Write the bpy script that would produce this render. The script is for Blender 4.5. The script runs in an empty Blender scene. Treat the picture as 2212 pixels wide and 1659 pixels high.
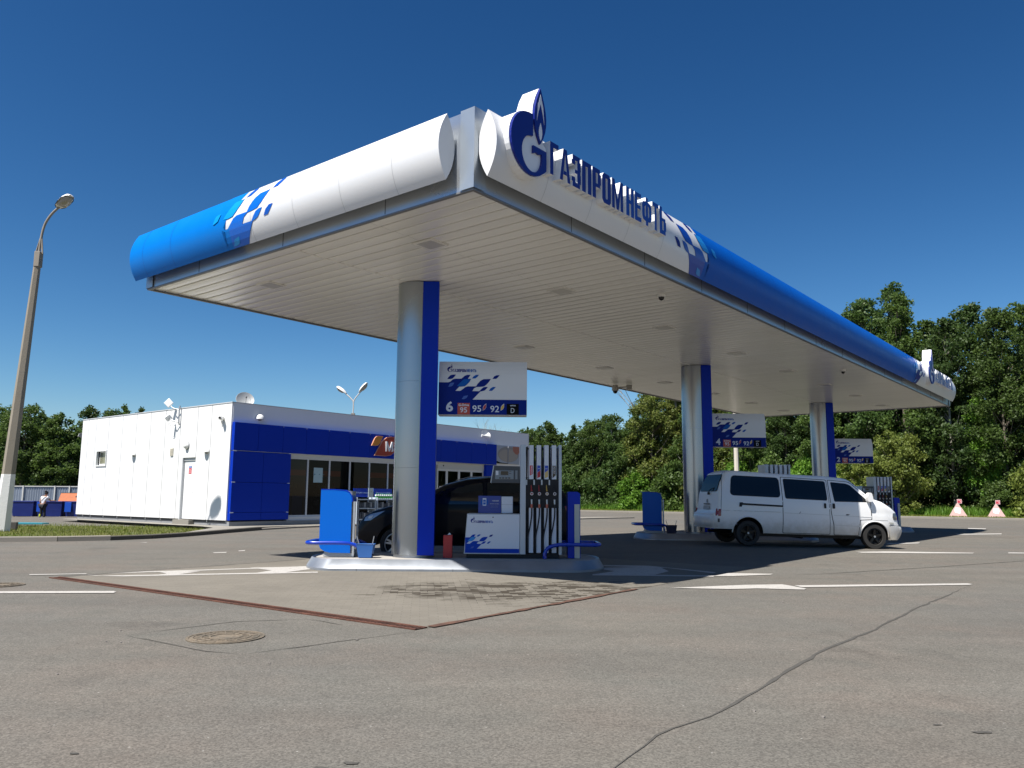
import bpy, bmesh, math, random
import numpy as np
from mathutils import Vector, Matrix
from mathutils.geometry import tessellate_polygon
R = math.radians
sc = bpy.context.scene
col = sc.collection
# ---------------------------------------------------------------- camera
cam = bpy.data.objects.new("camera", bpy.data.cameras.new("camera"))
col.objects.link(cam)
PITCH, ROLL, CH = R(8.05), 0.008, 1.35
_f = Vector((0, math.cos(PITCH), math.sin(PITCH)))
_u = Vector((0, -math.sin(PITCH), math.cos(PITCH)))
_r = Vector((1, 0, 0))
_r2 = _r * math.cos(ROLL) + _u * math.sin(ROLL)
_u2 = _u * math.cos(ROLL) - _r * math.sin(ROLL)
mw = Matrix((_r2, _u2, -_f)).transposed().to_4x4()
mw.translation = (0, 0, CH)
cam.matrix_world = mw
cam.data.sensor_width = 36
cam.data.lens = 1730 / 2212 * 36
cam.data.clip_start = 0.05
cam.data.clip_end = 6000
sc.camera = cam
# ---------------------------------------------------------------- world, sun, exposure
L2 = Vector((0.6258, 0.78)); S2 = Vector((-0.78, 0.6258))
AZ = math.atan2(L2.y, L2.x)
SAZ = AZ - R(5.5)                                  # heading of the sunbeams on the ground
SUN_EL = R(59.8)
w = bpy.data.worlds.new("World"); sc.world = w
w.use_nodes = True
nt = w.node_tree
bg = nt.nodes["Background"]
sky = nt.nodes.new("ShaderNodeTexSky")
sky.sky_type = 'NISHITA'; sky.sun_disc = False
sky.sun_elevation = SUN_EL
sky.sun_rotation = math.atan2(-math.cos(SAZ), -math.sin(SAZ))
sky.air_density = 1.0; sky.dust_density = 0.25; sky.ozone_density = 3.5; sky.altitude = 100
# deepen the clear-air blue: each channel falls off a little faster away from the horizon
_sep = nt.nodes.new("ShaderNodeSeparateColor"); _com = nt.nodes.new("ShaderNodeCombineColor")
nt.links.new(sky.outputs[0], _sep.inputs[0])
for _i, (_k, _p) in enumerate(((.232, 1.99), (.447, 1.54), (.583, 1.40))):
    _c = nt.nodes.new("ShaderNodeMath"); _c.operation = 'MINIMUM'; _c.inputs[1].default_value = 8
    _w = nt.nodes.new("ShaderNodeMath"); _w.operation = 'POWER'; _w.inputs[1].default_value = _p
    _m = nt.nodes.new("ShaderNodeMath"); _m.operation = 'MULTIPLY'; _m.inputs[1].default_value = _k
    nt.links.new(_sep.outputs[_i], _c.inputs[0]); nt.links.new(_c.outputs[0], _w.inputs[0]); nt.links.new(_w.outputs[0], _m.inputs[0]); nt.links.new(_m.outputs[0], _com.inputs[_i])
nt.links.new(_com.outputs[0], bg.inputs[0])
bg.inputs[1].default_value = 0.0506
sun = bpy.data.objects.new("sun", bpy.data.lights.new("sun", 'SUN'))
col.objects.link(sun)
sun.data.energy = 5.0; sun.data.angle = R(0.5); sun.data.color = (1.0, 0.955, 0.89)
_d = Vector((math.cos(SAZ) * math.cos(SUN_EL), math.sin(SAZ) * math.cos(SUN_EL), -math.sin(SUN_EL)))
sun.rotation_euler = _d.to_track_quat('-Z', 'Y').to_euler()
sc.view_settings.view_transform = 'Standard'
sc.view_settings.look = 'None'
sc.view_settings.gamma = 1
sc.view_settings.exposure = 0.85
sc.cycles.max_bounces = 6
sc.cycles.transparent_max_bounces = 10

# ---------------------------------------------------------------- helpers
MATS = {}
def srgb(r, g, b):
    return tuple(((c / 255) / 12.92 if c / 255 <= .04045 else ((c / 255 + .055) / 1.055) ** 2.4) for c in (r, g, b)) + (1,)
def mat(name, c, rough=.5, metal=0., var=.0, vscale=3., bump=0., bscale=40., coat=0., spec=None, emis=0.):
    """plain surface with a touch of procedural wear"""
    if name in MATS: return MATS[name]
    m = bpy.data.materials.new(name); m.use_nodes = True
    n = m.node_tree.nodes; l = m.node_tree.links
    p = n["Principled BSDF"]
    c = tuple(c)[:3] + (1,)
    p.inputs["Base Color"].default_value = c
    p.inputs["Roughness"].default_value = rough
    p.inputs["Metallic"].default_value = metal
    p.inputs["Coat Weight"].default_value = coat
    if spec is not None: p.inputs["Specular IOR Level"].default_value = spec
    if emis: 
        p.inputs["Emission Color"].default_value = c; p.inputs["Emission Strength"].default_value = emis
    if var or bump:
        tc = n.new("ShaderNodeTexCoord")
    if var:
        t = n.new("ShaderNodeTexNoise"); t.inputs["Scale"].default_value = vscale; t.inputs["Detail"].default_value = 6
        l.new(tc.outputs["Object"], t.inputs["Vector"])
        mx = n.new("ShaderNodeMix"); mx.data_type = 'RGBA'
        mx.inputs[6].default_value = tuple(x * (1 - var) for x in c[:3]) + (1,)
        mx.inputs[7].default_value = tuple(min(1, x * (1 + var)) for x in c[:3]) + (1,)
        l.new(t.outputs["Fac"], mx.inputs[0]); l.new(mx.outputs[2], p.inputs["Base Color"])
        mr = n.new("ShaderNodeMapRange"); mr.inputs["To Min"].default_value = max(0, rough - .08); mr.inputs["To Max"].default_value = min(1, rough + .12)
        l.new(t.outputs["Fac"], mr.inputs["Value"]); l.new(mr.outputs[0], p.inputs["Roughness"])
    if bump:
        t = n.new("ShaderNodeTexNoise"); t.inputs["Scale"].default_value = bscale; t.inputs["Detail"].default_value = 5
        l.new(tc.outputs["Object"], t.inputs["Vector"])
        b = n.new("ShaderNodeBump"); b.inputs["Strength"].default_value = bump; b.inputs["Distance"].default_value = .01
        l.new(t.outputs["Fac"], b.inputs["Height"]); l.new(b.outputs[0], p.inputs["Normal"])
    MATS[name] = m
    return m

def tess(P):
    return tessellate_polygon([[Vector((a, b, 0)) for a, b in P]])
class MB:
    def __init__(s): s.v = []; s.f = []; s.m = []; s.T = None; s.cur = 0
    def add(s, vs, fs, m=None):
        o = len(s.v)
        if s.T is not None: vs = [s.T @ Vector(v) for v in vs]
        s.v += [tuple(v) for v in vs]
        s.f += [tuple(i + o for i in f) for f in fs]
        s.m += [s.cur if m is None else m] * len(fs)
        return s
    def box(s, x0, y0, z0, x1, y1, z1, m=None):
        vs = [(x, y, z) for z in (z0, z1) for y in (y0, y1) for x in (x0, x1)]
        return s.add(vs, [(0, 2, 3, 1), (4, 5, 7, 6), (0, 1, 5, 4), (2, 6, 7, 3), (0, 4, 6, 2), (1, 3, 7, 5)], m)
    def cyl(s, c, r, h, n=20, r2=None, ax='z', m=None, cap=True):
        r2 = r if r2 is None else r2
        vs = []
        for k, rr in ((0, r), (h, r2)):
            for i in range(n):
                a = 2 * math.pi * i / n
                p = (rr * math.cos(a), rr * math.sin(a), k)
                if ax == 'x': p = (p[2], p[0], p[1])
                if ax == 'y': p = (p[1], p[2], p[0])
                vs.append((c[0] + p[0], c[1] + p[1], c[2] + p[2]))
        fs = [(i, (i + 1) % n, n + (i + 1) % n, n + i) for i in range(n)]
        if cap: fs += [tuple(range(n))[::-1], tuple(range(n, 2 * n))]
        return s.add(vs, fs, m)
    def lathe(s, prof, n=24, c=(0, 0, 0), ax='z', m=None, arc=(0, 2 * math.pi)):
        full = abs(arc[1] - arc[0] - 2 * math.pi) < 1e-6
        k = n if full else n + 1
        vs = []
        for (r, z) in prof:
            for i in range(k):
                a = arc[0] + (arc[1] - arc[0]) * i / n
                p = (r * math.cos(a), r * math.sin(a), z)
                if ax == 'x': p = (p[2], p[0], p[1])
                if ax == 'y': p = (p[1], p[2], p[0])
                vs.append((c[0] + p[0], c[1] + p[1], c[2] + p[2]))
        fs = []
        for j in range(len(prof) - 1):
            for i in range(n):
                i2 = (i + 1) % k
                fs.append((j * k + i, j * k + i2, (j + 1) * k + i2, (j + 1) * k + i))
        return s.add(vs, fs, m)
    def tube(s, pts, r, n=8, m=None, cap=True):
        pts = [Vector(p) for p in pts]
        rs = r if isinstance(r, (list, tuple)) else [r] * len(pts)
        vs = []; up = None
        for i, p in enumerate(pts):
            d = (pts[min(i + 1, len(pts) - 1)] - pts[max(i - 1, 0)]).normalized()
            if up is None:
                up = Vector((0, 0, 1)) if abs(d.z) < .9 else Vector((1, 0, 0))
            a = d.cross(up).normalized(); b = a.cross(d).normalized(); up = b
            for k in range(n):
                t = 2 * math.pi * k / n
                vs.append(p + (a * math.cos(t) + b * math.sin(t)) * rs[i])
        fs = []
        for i in range(len(pts) - 1):
            for k in range(n):
                k2 = (k + 1) % n
                fs.append((i * n + k, i * n + k2, (i + 1) * n + k2, (i + 1) * n + k))
        if cap:
            fs += [tuple(range(n))[::-1], tuple(range((len(pts) - 1) * n, len(pts) * n))]
        return s.add(vs, fs, m)
    def prism(s, poly, d0, d1, fn, m=None, front=None):
        """polygon (u,v) pushed from depth d0 to d1, placed by fn(u,v,d)"""
        n = len(poly)
        vs = [fn(u, v, d0) for u, v in poly] + [fn(u, v, d1) for u, v in poly]
        fs = [(i, (i + 1) % n, n + (i + 1) % n, n + i) for i in range(n)]
        T = [tuple(range(n))] if n < 5 else [tuple(t) for t in tess(poly)]
        s.add(vs, fs + [t[::-1] for t in T], m)
        s.add(vs[n:], T, front if front is not None else m)
        return s
    def build(s, name, mats, parent=None, smooth=None, bev=0, bseg=2, loc=None):
        me = bpy.data.meshes.new(name)
        me.from_pydata([tuple(v) for v in s.v], [], s.f)
        if not isinstance(mats, (list, tuple)): mats = [mats]
        for m in mats: me.materials.append(m)
        if len(mats) > 1: me.polygons.foreach_set("material_index", s.m)
        bm = bmesh.new(); bm.from_mesh(me)
        bmesh.ops.recalc_face_normals(bm, faces=bm.faces); bm.to_mesh(me); bm.free()
        if smooth is not None:
            me.polygons.foreach_set("use_smooth", [True] * len(me.polygons))
            if smooth < 180: me.set_sharp_from_angle(angle=R(smooth))
        me.update()
        o = bpy.data.objects.new(name, me); col.objects.link(o)
        if parent is not None: o.parent = parent
        if loc is not None: o.location = loc
        if bev:
            b = o.modifiers.new("bevel", 'BEVEL'); b.width = bev; b.segments = bseg; b.limit_method = 'ANGLE'; b.angle_limit = R(40)
            if smooth is None:
                me.polygons.foreach_set("use_smooth", [True] * len(me.polygons)); me.set_sharp_from_angle(angle=R(35))
        return o

def tag(o, label=None, cat=None, group=None, kind=None):
    if label: o["label"] = label
    if cat: o["category"] = cat
    if group: o["group"] = group
    if kind: o["kind"] = kind
    return o
def thing(name, label, cat, loc=(0, 0, 0), rz=0., group=None):
    o = bpy.data.objects.new(name, None); col.objects.link(o)
    o.location = loc; o.rotation_euler = (0, 0, rz); o.empty_display_size = .2
    return tag(o, label, cat, group)
def dup(o, loc=None, rz=None, label=None, parent=None):
    c = o.copy(); col.objects.link(c)
    if parent is not None:
        c.parent = parent; c.matrix_parent_inverse = o.matrix_parent_inverse
    if loc is not None: c.location = loc
    if rz is not None: c.rotation_euler = (0, 0, rz)
    if label: c["label"] = label
    for ch in [x for x in list(bpy.data.objects) if x.parent == o]: dup(ch, parent=c)
    return c
def sstep(a, b, x):
    t = max(0., min(1., (x - a) / (b - a))); return t * t * (3 - 2 * t)

C0 = Vector((-0.56, 10.67)); CH0 = 5.62         # canopy corner nearest the camera
CLEN, CWID = 32.7, 9.1
def cs(a, s):                                    # canopy axes to world
    p = C0 + L2 * a + S2 * s; return p.x, p.y
def gz(x, y):                                    # gentle swells of the forecourt
    p = Vector((x, y)) - C0; a = p.dot(L2); s = p.dot(S2)
    g = .10 * math.exp(-((x - 4.8) ** 2 + (y - 24) ** 2) / 20.5)
    g += .11 * sstep(13.5, 19.5, s) * sstep(4, 14, a) * (1 - sstep(32, 50, a))
    return g

# text
_tc = {}
def text_geo(body, bold=0.0, res=3):
    k = (body, bold)
    if k in _tc: return _tc[k]
    c = bpy.data.curves.new("t", 'FONT'); c.body = body; c.resolution_u = res; c.offset = bold
    o = bpy.data.objects.new("t", c); col.objects.link(o)
    dg = bpy.context.evaluated_depsgraph_get()
    me = bpy.data.meshes.new_from_object(o.evaluated_get(dg))
    bm = bmesh.new(); bm.from_mesh(me); bmesh.ops.remove_doubles(bm, verts=bm.verts, dist=1e-4)
    vs = [tuple(v.co)[:2] for v in bm.verts]; bm.verts.index_update(); fs = [tuple(v.index for v in f.verts) for f in bm.faces]
    bd = [(e.verts[0].index, e.verts[1].index) for e in bm.edges if len(e.link_faces) == 1]
    bm.free()
    bpy.data.objects.remove(o); bpy.data.curves.remove(c); bpy.data.meshes.remove(me)
    xs = [v[0] for v in vs]; ys = [v[1] for v in vs]
    x0, x1, y0, y1 = min(xs), max(xs), min(ys), max(ys)
    vs = [((x - x0) / (x1 - x0), (y - y0) / (y1 - y0)) for x, y in vs]
    _tc[k] = (vs, fs, bd); return _tc[k]
def put_text(mb, body, fn, x0, y0, x1, y1, d0, d1, m=None, bold=0.0):
    vs, fs, bd = text_geo(body, bold)
    n = len(vs)
    P = [fn(x0 + u * (x1 - x0), y0 + v * (y1 - y0), d1) for u, v in vs] + [fn(x0 + u * (x1 - x0), y0 + v * (y1 - y0), d0) for u, v in vs]
    mb.add(P, list(fs) + [(a, b, n + b, n + a) for a, b in bd], m)
def frame(o, ux, uy, n):
    o, ux, uy, n = Vector(o), Vector(ux), Vector(uy), Vector(n)
    return lambda u, v, d=0: o + ux * u + uy * v + n * d
def RC(a, b, c, d): return [(a, b), (c, b), (c, d), (a, d)]
def _ring(x0, y0, x1, y1, tx, ty, c=.14):
    cx_, cy_ = c * (x1 - x0) * 1.3, c * (y1 - y0) * .8
    o = [(x0 + cx_, y0), (x1 - cx_, y0), (x1, y0 + cy_), (x1, y1 - cy_), (x1 - cx_, y1), (x0 + cx_, y1), (x0, y1 - cy_), (x0, y0 + cy_)]
    i = [(x0 + tx + .02, y0 + ty), (x1 - tx - .02, y0 + ty), (x1 - tx, y0 + ty + .04), (x1 - tx, y1 - ty - .04), (x1 - tx - .02, y1 - ty), (x0 + tx + .02, y1 - ty), (x0 + tx, y1 - ty - .04), (x0 + tx, y0 + ty + .04)]
    return [[o[k], o[(k + 1) % 8], i[(k + 1) % 8], i[k]] for k in range(8)]
t_, h_ = .39, .155
GLY = {
 'Г': (.85, [RC(0, 0, t_, 1), RC(t_, 1 - h_, 1, 1)]),
 'А': (1.1, [[(0, 0), (.27, 0), (.5, .84), (.5, 1), (.33, 1)], [(1, 0), (.67, 1), (.5, 1), (.5, .84), (.73, 0)], [(.335, .2), (.665, .2), (.63, .32), (.37, .32)]]),
 'З': (1., [RC(.1, 1 - h_, .9, 1), RC(1 - t_, .56, 1, 1 - h_), RC(.35, .44, .95, .56), RC(1 - t_, h_, 1, .44), RC(.1, 0, .9, h_), RC(0, .7, t_, 1 - h_), RC(0, h_, t_, .3)]),
 'П': (1.05, [RC(0, 0, t_, 1), RC(1 - t_, 0, 1, 1), RC(t_, 1 - h_, 1 - t_, 1)]),
 'Р': (1., [RC(0, 0, t_, 1), RC(t_, 1 - h_, .88, 1), RC(1 - t_, .5, 1, 1 - h_), RC(t_, .38, .9, .5)]),
 'О': (1.05, _ring(0, 0, 1, 1, t_, h_)),
 'М': (1.4, [RC(0, 0, .24, 1), RC(.76, 0, 1, 1), [(.24, 1), (.24, .62), (.40, 0), (.5, 0), (.5, .36)], [(.76, 1), (.5, .36), (.5, 0), (.60, 0), (.76, .62)]]),
 'Н': (1.05, [RC(0, 0, t_, 1), RC(1 - t_, 0, 1, 1), RC(t_, .44, 1 - t_, .57)]),
 'Е': (.9, [RC(0, 0, t_, 1), RC(t_, 0, 1, h_), RC(t_, .44, .9, .57), RC(t_, 1 - h_, 1, 1)]),
 'Ф': (1.35, [RC(.38, 0, .62, 1), [(.38, .14), (.38, .29), (.27, .34), (.27, .66), (.38, .71), (.38, .86), (.1, .82), (0, .7), (0, .3), (.1, .18)],
              [(.62, .86), (.62, .71), (.73, .66), (.73, .34), (.62, .29), (.62, .14), (.9, .18), (1, .3), (1, .7), (.9, .82)]]),
 'Т': (.95, [RC(.34, 0, .66, 1 - h_), RC(0, 1 - h_, 1, 1)]),
 'Ь': (1., [RC(0, 0, t_, 1), RC(t_, .48, .9, .6), RC(1 - t_, h_, 1, .48), RC(t_, 0, .9, h_)]),
}
def word_layout(word, x0, x1, gap=.13):
    tot = sum(GLY[c][0] for c in word) + gap * (len(word) - 1)
    k = (x1 - x0) / tot; x = x0; out = []
    for c in word:
        out.append((c, x, x + GLY[c][0] * k)); x += (GLY[c][0] + gap) * k
    return out
def flat_word(mb, word, fn, x0, y0, x1, y1, d, m=None, thick=.003):
    for c, a, b in word_layout(word, x0, x1):
        for p in GLY[c][1]:
            mb.prism([(a + u * (b - a), y0 + v * (y1 - y0)) for u, v in p], d, d + thick, fn, m)
# flame-and-letter emblem, in a box one unit high: list of (poly, colour index)
def arc(cx, cy, r, a0, a1, n=18, ry=None):
    ry = r if ry is None else ry
    return [(cx + r * math.cos(R(a0 + (a1 - a0) * i / n)), cy + ry * math.sin(R(a0 + (a1 - a0) * i / n))) for i in range(n + 1)]
def leaf(cx, y0, y1, w, bulge=.42, n=8):
    a = []; 
    for i in range(n + 1):
        t = i / n; a.append((cx - w * math.sin(math.pi * t ** bulge_p(bulge)), y0 + (y1 - y0) * t))
    b = [(2 * cx - x, y) for x, y in a[1:-1]][::-1]
    return a + b
def bulge_p(b): return math.log(.5) / math.log(b)
EMB_G = arc(.33, .335, .33, 84, 310) + [(.57, .10), (.60, .13), (.60, .335), (.37, .335), (.37, .25), (.42, .275), (.47, .265)] + arc(.35, .235, .172, 15, -262, 26, .19) + [(.365, .43)]
EMB_F = leaf(.49, .385, 1.0, .105, .45)
EMB_F1 = [(.49, .93), (.445, .80), (.425, .62), (.45, .72), (.49, .83), (.53, .72), (.555, .62), (.535, .80)]
EMB_F3 = leaf(.49, .42, .62, .03, .45)
def emblem(mb, fn, x, y, s, d, blue=0, white=1, step=.002, base=None, sx=1.):
    pr = lambda P: [(x + u * s * sx, y + v * s) for u, v in P]
    b0 = d if base is None else base
    mb.prism(pr(EMB_G), b0, d + step, fn, blue)
    mb.prism(pr(EMB_F), b0, d + step, fn, blue)
    mb.prism(pr(EMB_F1), d + step, d + 2 * step, fn, white)
    mb.prism(pr(EMB_F3), d + step, d + 2 * step, fn, white)
# wave-of-tiles pattern; unit = px of the price sign face, origin at its lower left
def _pp(P): return [((x - 235) / 1590., (1280 - y) / 1590.) for x, y in P]
W_BLUE = _pp([(235, 695), (400, 695), (440, 682), (485, 640), (525, 628), (640, 626), (665, 605), (700, 572), (745, 555), (803, 555), (785, 585), (755, 627), (815, 628), (790, 680), (740, 735), (700, 765), (640, 772), (605, 773), (535, 848), (625, 848), (670, 815), (710, 780), (760, 764), (905, 765), (935, 715), (985, 660), (1040, 632), (1170, 628), (1145, 670), (1100, 725), (1050, 765), (985, 773), (915, 776), (870, 800), (840, 850), (965, 851), (1000, 815), (1030, 785), (1070, 773), (1118, 773), (1095, 805), (1060, 838), (1020, 851), (985, 857), (850, 1000), (235, 1000)])
W_LEAF_D = [_pp(P) for P in ([(385, 635), (405, 600), (440, 565), (490, 552), (540, 552), (515, 590), (480, 625), (440, 636)], [(1200, 627), (1230, 580), (1270, 560), (1328, 557), (1300, 595), (1265, 625)])]
W_LEAF_M = [_pp(P) for P in ([(830, 622), (860, 580), (900, 555), (955, 552), (930, 590), (890, 620)], [(1137, 845), (1165, 800), (1210, 772), (1262, 772), (1235, 805), (1195, 843)])]
W_TEAL = _pp([(560, 762), (620, 700), (680, 640), (700, 632), (808, 634), (785, 680), (735, 732), (698, 760), (640, 768)])
W_PALE = [_pp(P) for P in ([(405, 772), (440, 710), (480, 700), (515, 700), (480, 760), (430, 775)], [(650, 998), (690, 940), (765, 928), (740, 975), (700, 995)])]

# colours
BLUE = mat("gas_station_blue", (.0, .026, .38), .35, spec=.2, var=.05, vscale=1.5)
BLUE_D = mat("deep_blue_panel", (.001, .024, .29), .35, var=.05, vscale=1.2)
AZURE = mat("azure_paint", (.0, .10, .47), .35, spec=.2, var=.05, vscale=.7)
NAVY = mat("navy_sign_face", (.002, .015, .19), .45, spec=.15)
MIDB = mat("mid_blue_tile", (.003, .09, .40), .45, spec=.15)
PALEB = mat("pale_blue_tile", (.03, .10, .42), .4)
TEALB = mat("teal_blue_tile", (.0, .23, .6), .4)
WHITE = mat("white_sign_paint", (.78, .79, .8), .42, var=.03, vscale=2)
WALLW = mat("white_wall_panel", (.72, .72, .715), .55, var=.03, vscale=.8)
SILV = mat("brushed_aluminium", (.60, .62, .63), .30, .85, var=.05, vscale=1.)
GALV = mat("galvanised_steel", (.42, .44, .46), .42, .7, var=.15, vscale=8)
GREYP = mat("grey_paint", (.22, .23, .24), .5, var=.06)
DGREY = mat("dark_grey_plastic", (.055, .06, .065), .5)
BLACK = mat("black_rubber", (.007, .007, .008), .65, var=.2, vscale=10)
BLACKG = mat("black_gloss", (.006, .006, .008), .15)
GLASSD = mat("tinted_car_glass", (.003, .004, .006), .05, spec=.45)
CONC = mat("concrete", (.33, .31, .28), .85, var=.18, vscale=6, bump=.4, bscale=60)
RED = mat("red_plastic", (.38, .02, .02), .5, var=.08)
ORANGE = mat("orange_plastic", (.6, .09, .02), .5)
YEL = mat("amber_yellow", (.75, .38, .03), .45)
LAMPW = mat("lamp_shell", (.72, .72, .7), .35, var=.05)
LENS = mat("clear_lens", (.45, .47, .48), .15, coat=.5)
# ---------------------------------------------------------------- ground materials
def ground_mat(name, base, kind):
    m = bpy.data.materials.new(name); m.use_nodes = True
    n = m.node_tree.nodes; l = m.node_tree.links; p = n["Principled BSDF"]
    p.inputs["Roughness"].default_value = .92; p.inputs["Specular IOR Level"].default_value = .3
    tc = n.new("ShaderNodeTexCoord"); co = tc.outputs["Object"]
    def noise(scale, det=5, rough=.55, vec=None):
        t = n.new("ShaderNodeTexNoise"); t.inputs["Scale"].default_value = scale; t.inputs["Detail"].default_value = det; t.inputs["Roughness"].default_value = rough
        l.new(vec or co, t.inputs["Vector"]); return t.outputs["Fac"]
    def mr(x, a, b, c, d):
        q = n.new("ShaderNodeMapRange"); q.inputs["From Min"].default_value = a; q.inputs["From Max"].default_value = b; q.inputs["To Min"].default_value = c; q.inputs["To Max"].default_value = d
        l.new(x, q.inputs["Value"]); return q.outputs[0]
    def mul(a, b):
        q = n.new("ShaderNodeMath"); q.operation = 'MULTIPLY'; l.new(a, q.inputs[0])
        if isinstance(b, float): q.inputs[1].default_value = b
        else: l.new(b, q.inputs[1])
        return q.outputs[0]
    def tint(fac, c1, c2):
        q = n.new("ShaderNodeMix"); q.data_type = 'RGBA'; l.new(fac, q.inputs[0])
        for i, c in ((6, c1), (7, c2)):
            if isinstance(c, tuple): q.inputs[i].default_value = tuple(c) + (1,)
            else: l.new(c, q.inputs[i])
        return q.outputs[2]
    def scale_col(c, f):
        q = n.new("ShaderNodeVectorMath"); q.operation = 'SCALE'; l.new(c, q.inputs[0]); l.new(f, q.inputs["Scale"]); return q.outputs[0]
    if kind == 'asphalt':
        big = mr(noise(.16, 5, .6), .34, .66, 0, 1)
        c = tint(big, tuple(x * .92 for x in base), (base[0] * 1.06, base[1] * 1.03, base[2] * .98))
        pinkn = mr(noise(.55, 4), .45, .7, 0, .7)
        c = tint(pinkn, c, (base[0] * 1.12, base[1] * 1.0, base[2] * .94))
        grn = mr(noise(.9, 3, .6), .55, .75, 0, .6)
        c = tint(grn, c, (base[0] * .86, base[1] * .9, base[2] * .88))
        v = n.new("ShaderNodeTexVoronoi"); v.inputs["Scale"].default_value = 95; l.new(co, v.inputs["Vector"])
        sep = n.new("ShaderNodeSeparateColor"); l.new(v.outputs["Color"], sep.inputs[0])
        c = scale_col(c, mr(sep.outputs[0], 0, 1, .70, 1.32))
        c = scale_col(c, mr(noise(45, 3, .7), .3, .7, .88, 1.12))
        c = scale_col(c, mr(noise(3.5, 5, .7), .3, .7, .93, 1.07))
        v2 = n.new("ShaderNodeTexVoronoi"); v2.inputs["Scale"].default_value = 7; l.new(co, v2.inputs["Vector"])
        dot = mr(v2.outputs["Distance"], .03, .055, 1, 0)
        c = tint(mul(dot, .8), c, (.34, .33, .3))
        # worn oily wheel paths
        wm = n.new("ShaderNodeMapping"); wm.inputs["Rotation"].default_value = (0, 0, R(-28)); wm.inputs["Scale"].default_value = (.09, .9, 1); l.new(co, wm.inputs[0])
        c = scale_col(c, mr(noise(1., 4, .6, wm.outputs[0]), .32, .68, .90, 1.09))
        st = mr(noise(.42, 7, .75), .57, .70, 1., .74)
        c = scale_col(c, st)
        st = mr(noise(.9, 8, .8), .66, .74, 1., .72)
        c = scale_col(c, st)
        h = sep.outputs[1]
        bp = n.new("ShaderNodeBump"); bp.inputs["Strength"].default_value = .35; bp.inputs["Distance"].default_value = .004
        l.new(h, bp.inputs["Height"]); l.new(bp.outputs[0], p.inputs["Normal"])
    elif kind == 'paver':
        mp = n.new("ShaderNodeMapping"); mp.inputs["Rotation"].default_value = (0, 0, -AZ + R(45)); l.new(co, mp.inputs["Vector"])
        b = n.new("ShaderNodeTexBrick"); b.inputs["Scale"].default_value = 1.; b.inputs["Brick Width"].default_value = .21; b.inputs["Row Height"].default_value = .105
        b.inputs["Mortar Size"].default_value = .006; b.inputs["Mortar Smooth"].default_value = .3; b.inputs["Bias"].default_value = 0
        b.inputs["Color1"].default_value = tuple(x * .93 for x in base) + (1,); b.inputs["Color2"].default_value = tuple(x * 1.05 for x in base) + (1,)
        b.inputs["Mortar"].default_value = tuple(x * .82 for x in base) + (1,)
        l.new(mp.outputs[0], b.inputs["Vector"])
        c = b.outputs["Color"]
        c = scale_col(c, mr(noise(.5, 5, .6), .3, .7, .88, 1.1))
        c = scale_col(c, mr(noise(60, 3, .7), .3, .7, .9, 1.1))
        # fuel / water stain soaked into part of the paving, strongest in the joints
        sp = n.new("ShaderNodeMapping"); sp.vector_type = 'POINT'
        sp.inputs["Location"].default_value = (-.45, -12.0, 0); l.new(co, sp.inputs["Vector"])
        sc2 = n.new("ShaderNodeMapping"); sc2.inputs["Rotation"].default_value = (0, 0, R(6)); sc2.inputs["Scale"].default_value = (.36, .66, 1); l.new(sp.outputs[0], sc2.inputs["Vector"])
        ln = n.new("ShaderNodeVectorMath"); ln.operation = 'LENGTH'; l.new(sc2.outputs[0], ln.inputs[0])
        nn = noise(1.6, 6, .7)
        ad = n.new("ShaderNodeMath"); ad.operation = 'ADD'; l.new(ln.outputs["Value"], ad.inputs[0]); l.new(mr(nn, .3, .7, -.45, .45), ad.inputs[1])
        stain = mr(ad.outputs[0], .55, 1.0, 1, 0)
        joint = mr(b.outputs["Fac"], 0, 1, .35, 1.3)
        br = n.new("ShaderNodeSeparateColor"); l.new(b.outputs["Color"], br.inputs[0])
        b2 = n.new("ShaderNodeTexBrick"); b2.inputs["Scale"].default_value = 1.; b2.inputs["Brick Width"].default_value = .21; b2.inputs["Row Height"].default_value = .105
        b2.inputs["Mortar Size"].default_value = .0; b2.inputs["Color1"].default_value = (0, 0, 0, 1); b2.inputs["Color2"].default_value = (1, 1, 1, 1); l.new(mp.outputs[0], b2.inputs["Vector"])
        b3 = n.new("ShaderNodeSeparateColor"); l.new(b2.outputs["Color"], b3.inputs[0])
        a2 = n.new("ShaderNodeMath"); a2.operation = 'MULTIPLY_ADD'; l.new(b3.outputs[0], a2.inputs[0]); a2.inputs[1].default_value = .85; l.new(noise(1.3, 3, .5), a2.inputs[2])
        dry = mr(a2.outputs[0], .80, 1.06, 1., .12)
        f = mul(stain, dry)
        c = tint(f, c, (base[0] * .27, base[1] * .24, base[2] * .2))
        q = n.new("ShaderNodeMath"); q.operation = 'MULTIPLY'; q.use_clamp = True; l.new(stain, q.inputs[0]); l.new(b.outputs["Fac"], q.inputs[1])
        c = tint(q.outputs[0], c, (base[0] * .22, base[1] * .2, base[2] * .18))
        bp = n.new("ShaderNodeBump"); bp.inputs["Strength"].default_value = .3; bp.inputs["Distance"].default_value = .004; bp.invert = True
        l.new(b.outputs["Fac"], bp.inputs["Height"]); l.new(bp.outputs[0], p.inputs["Normal"])
    elif kind == 'grass':
        c = tint(mr(noise(1.2, 6, .7), .35, .65, 0, 1), base, (base[0] * 1.9, base[1] * 1.25, base[2] * 1.3))
        c = scale_col(c, mr(noise(45, 4, .8), .3, .7, .55, 1.4))
    elif kind == 'paint':
        c = scale_col(tint(mr(noise(6, 5, .7), .3, .7, 0, 1), base, tuple(x * .9 for x in base)), mul(mr(noise(70, 4, .8), .36, .5, .66, 1.0), mr(noise(7, 6, .8), .34, .44, .55, 1.0)))
    elif kind == 'tar':
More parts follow.
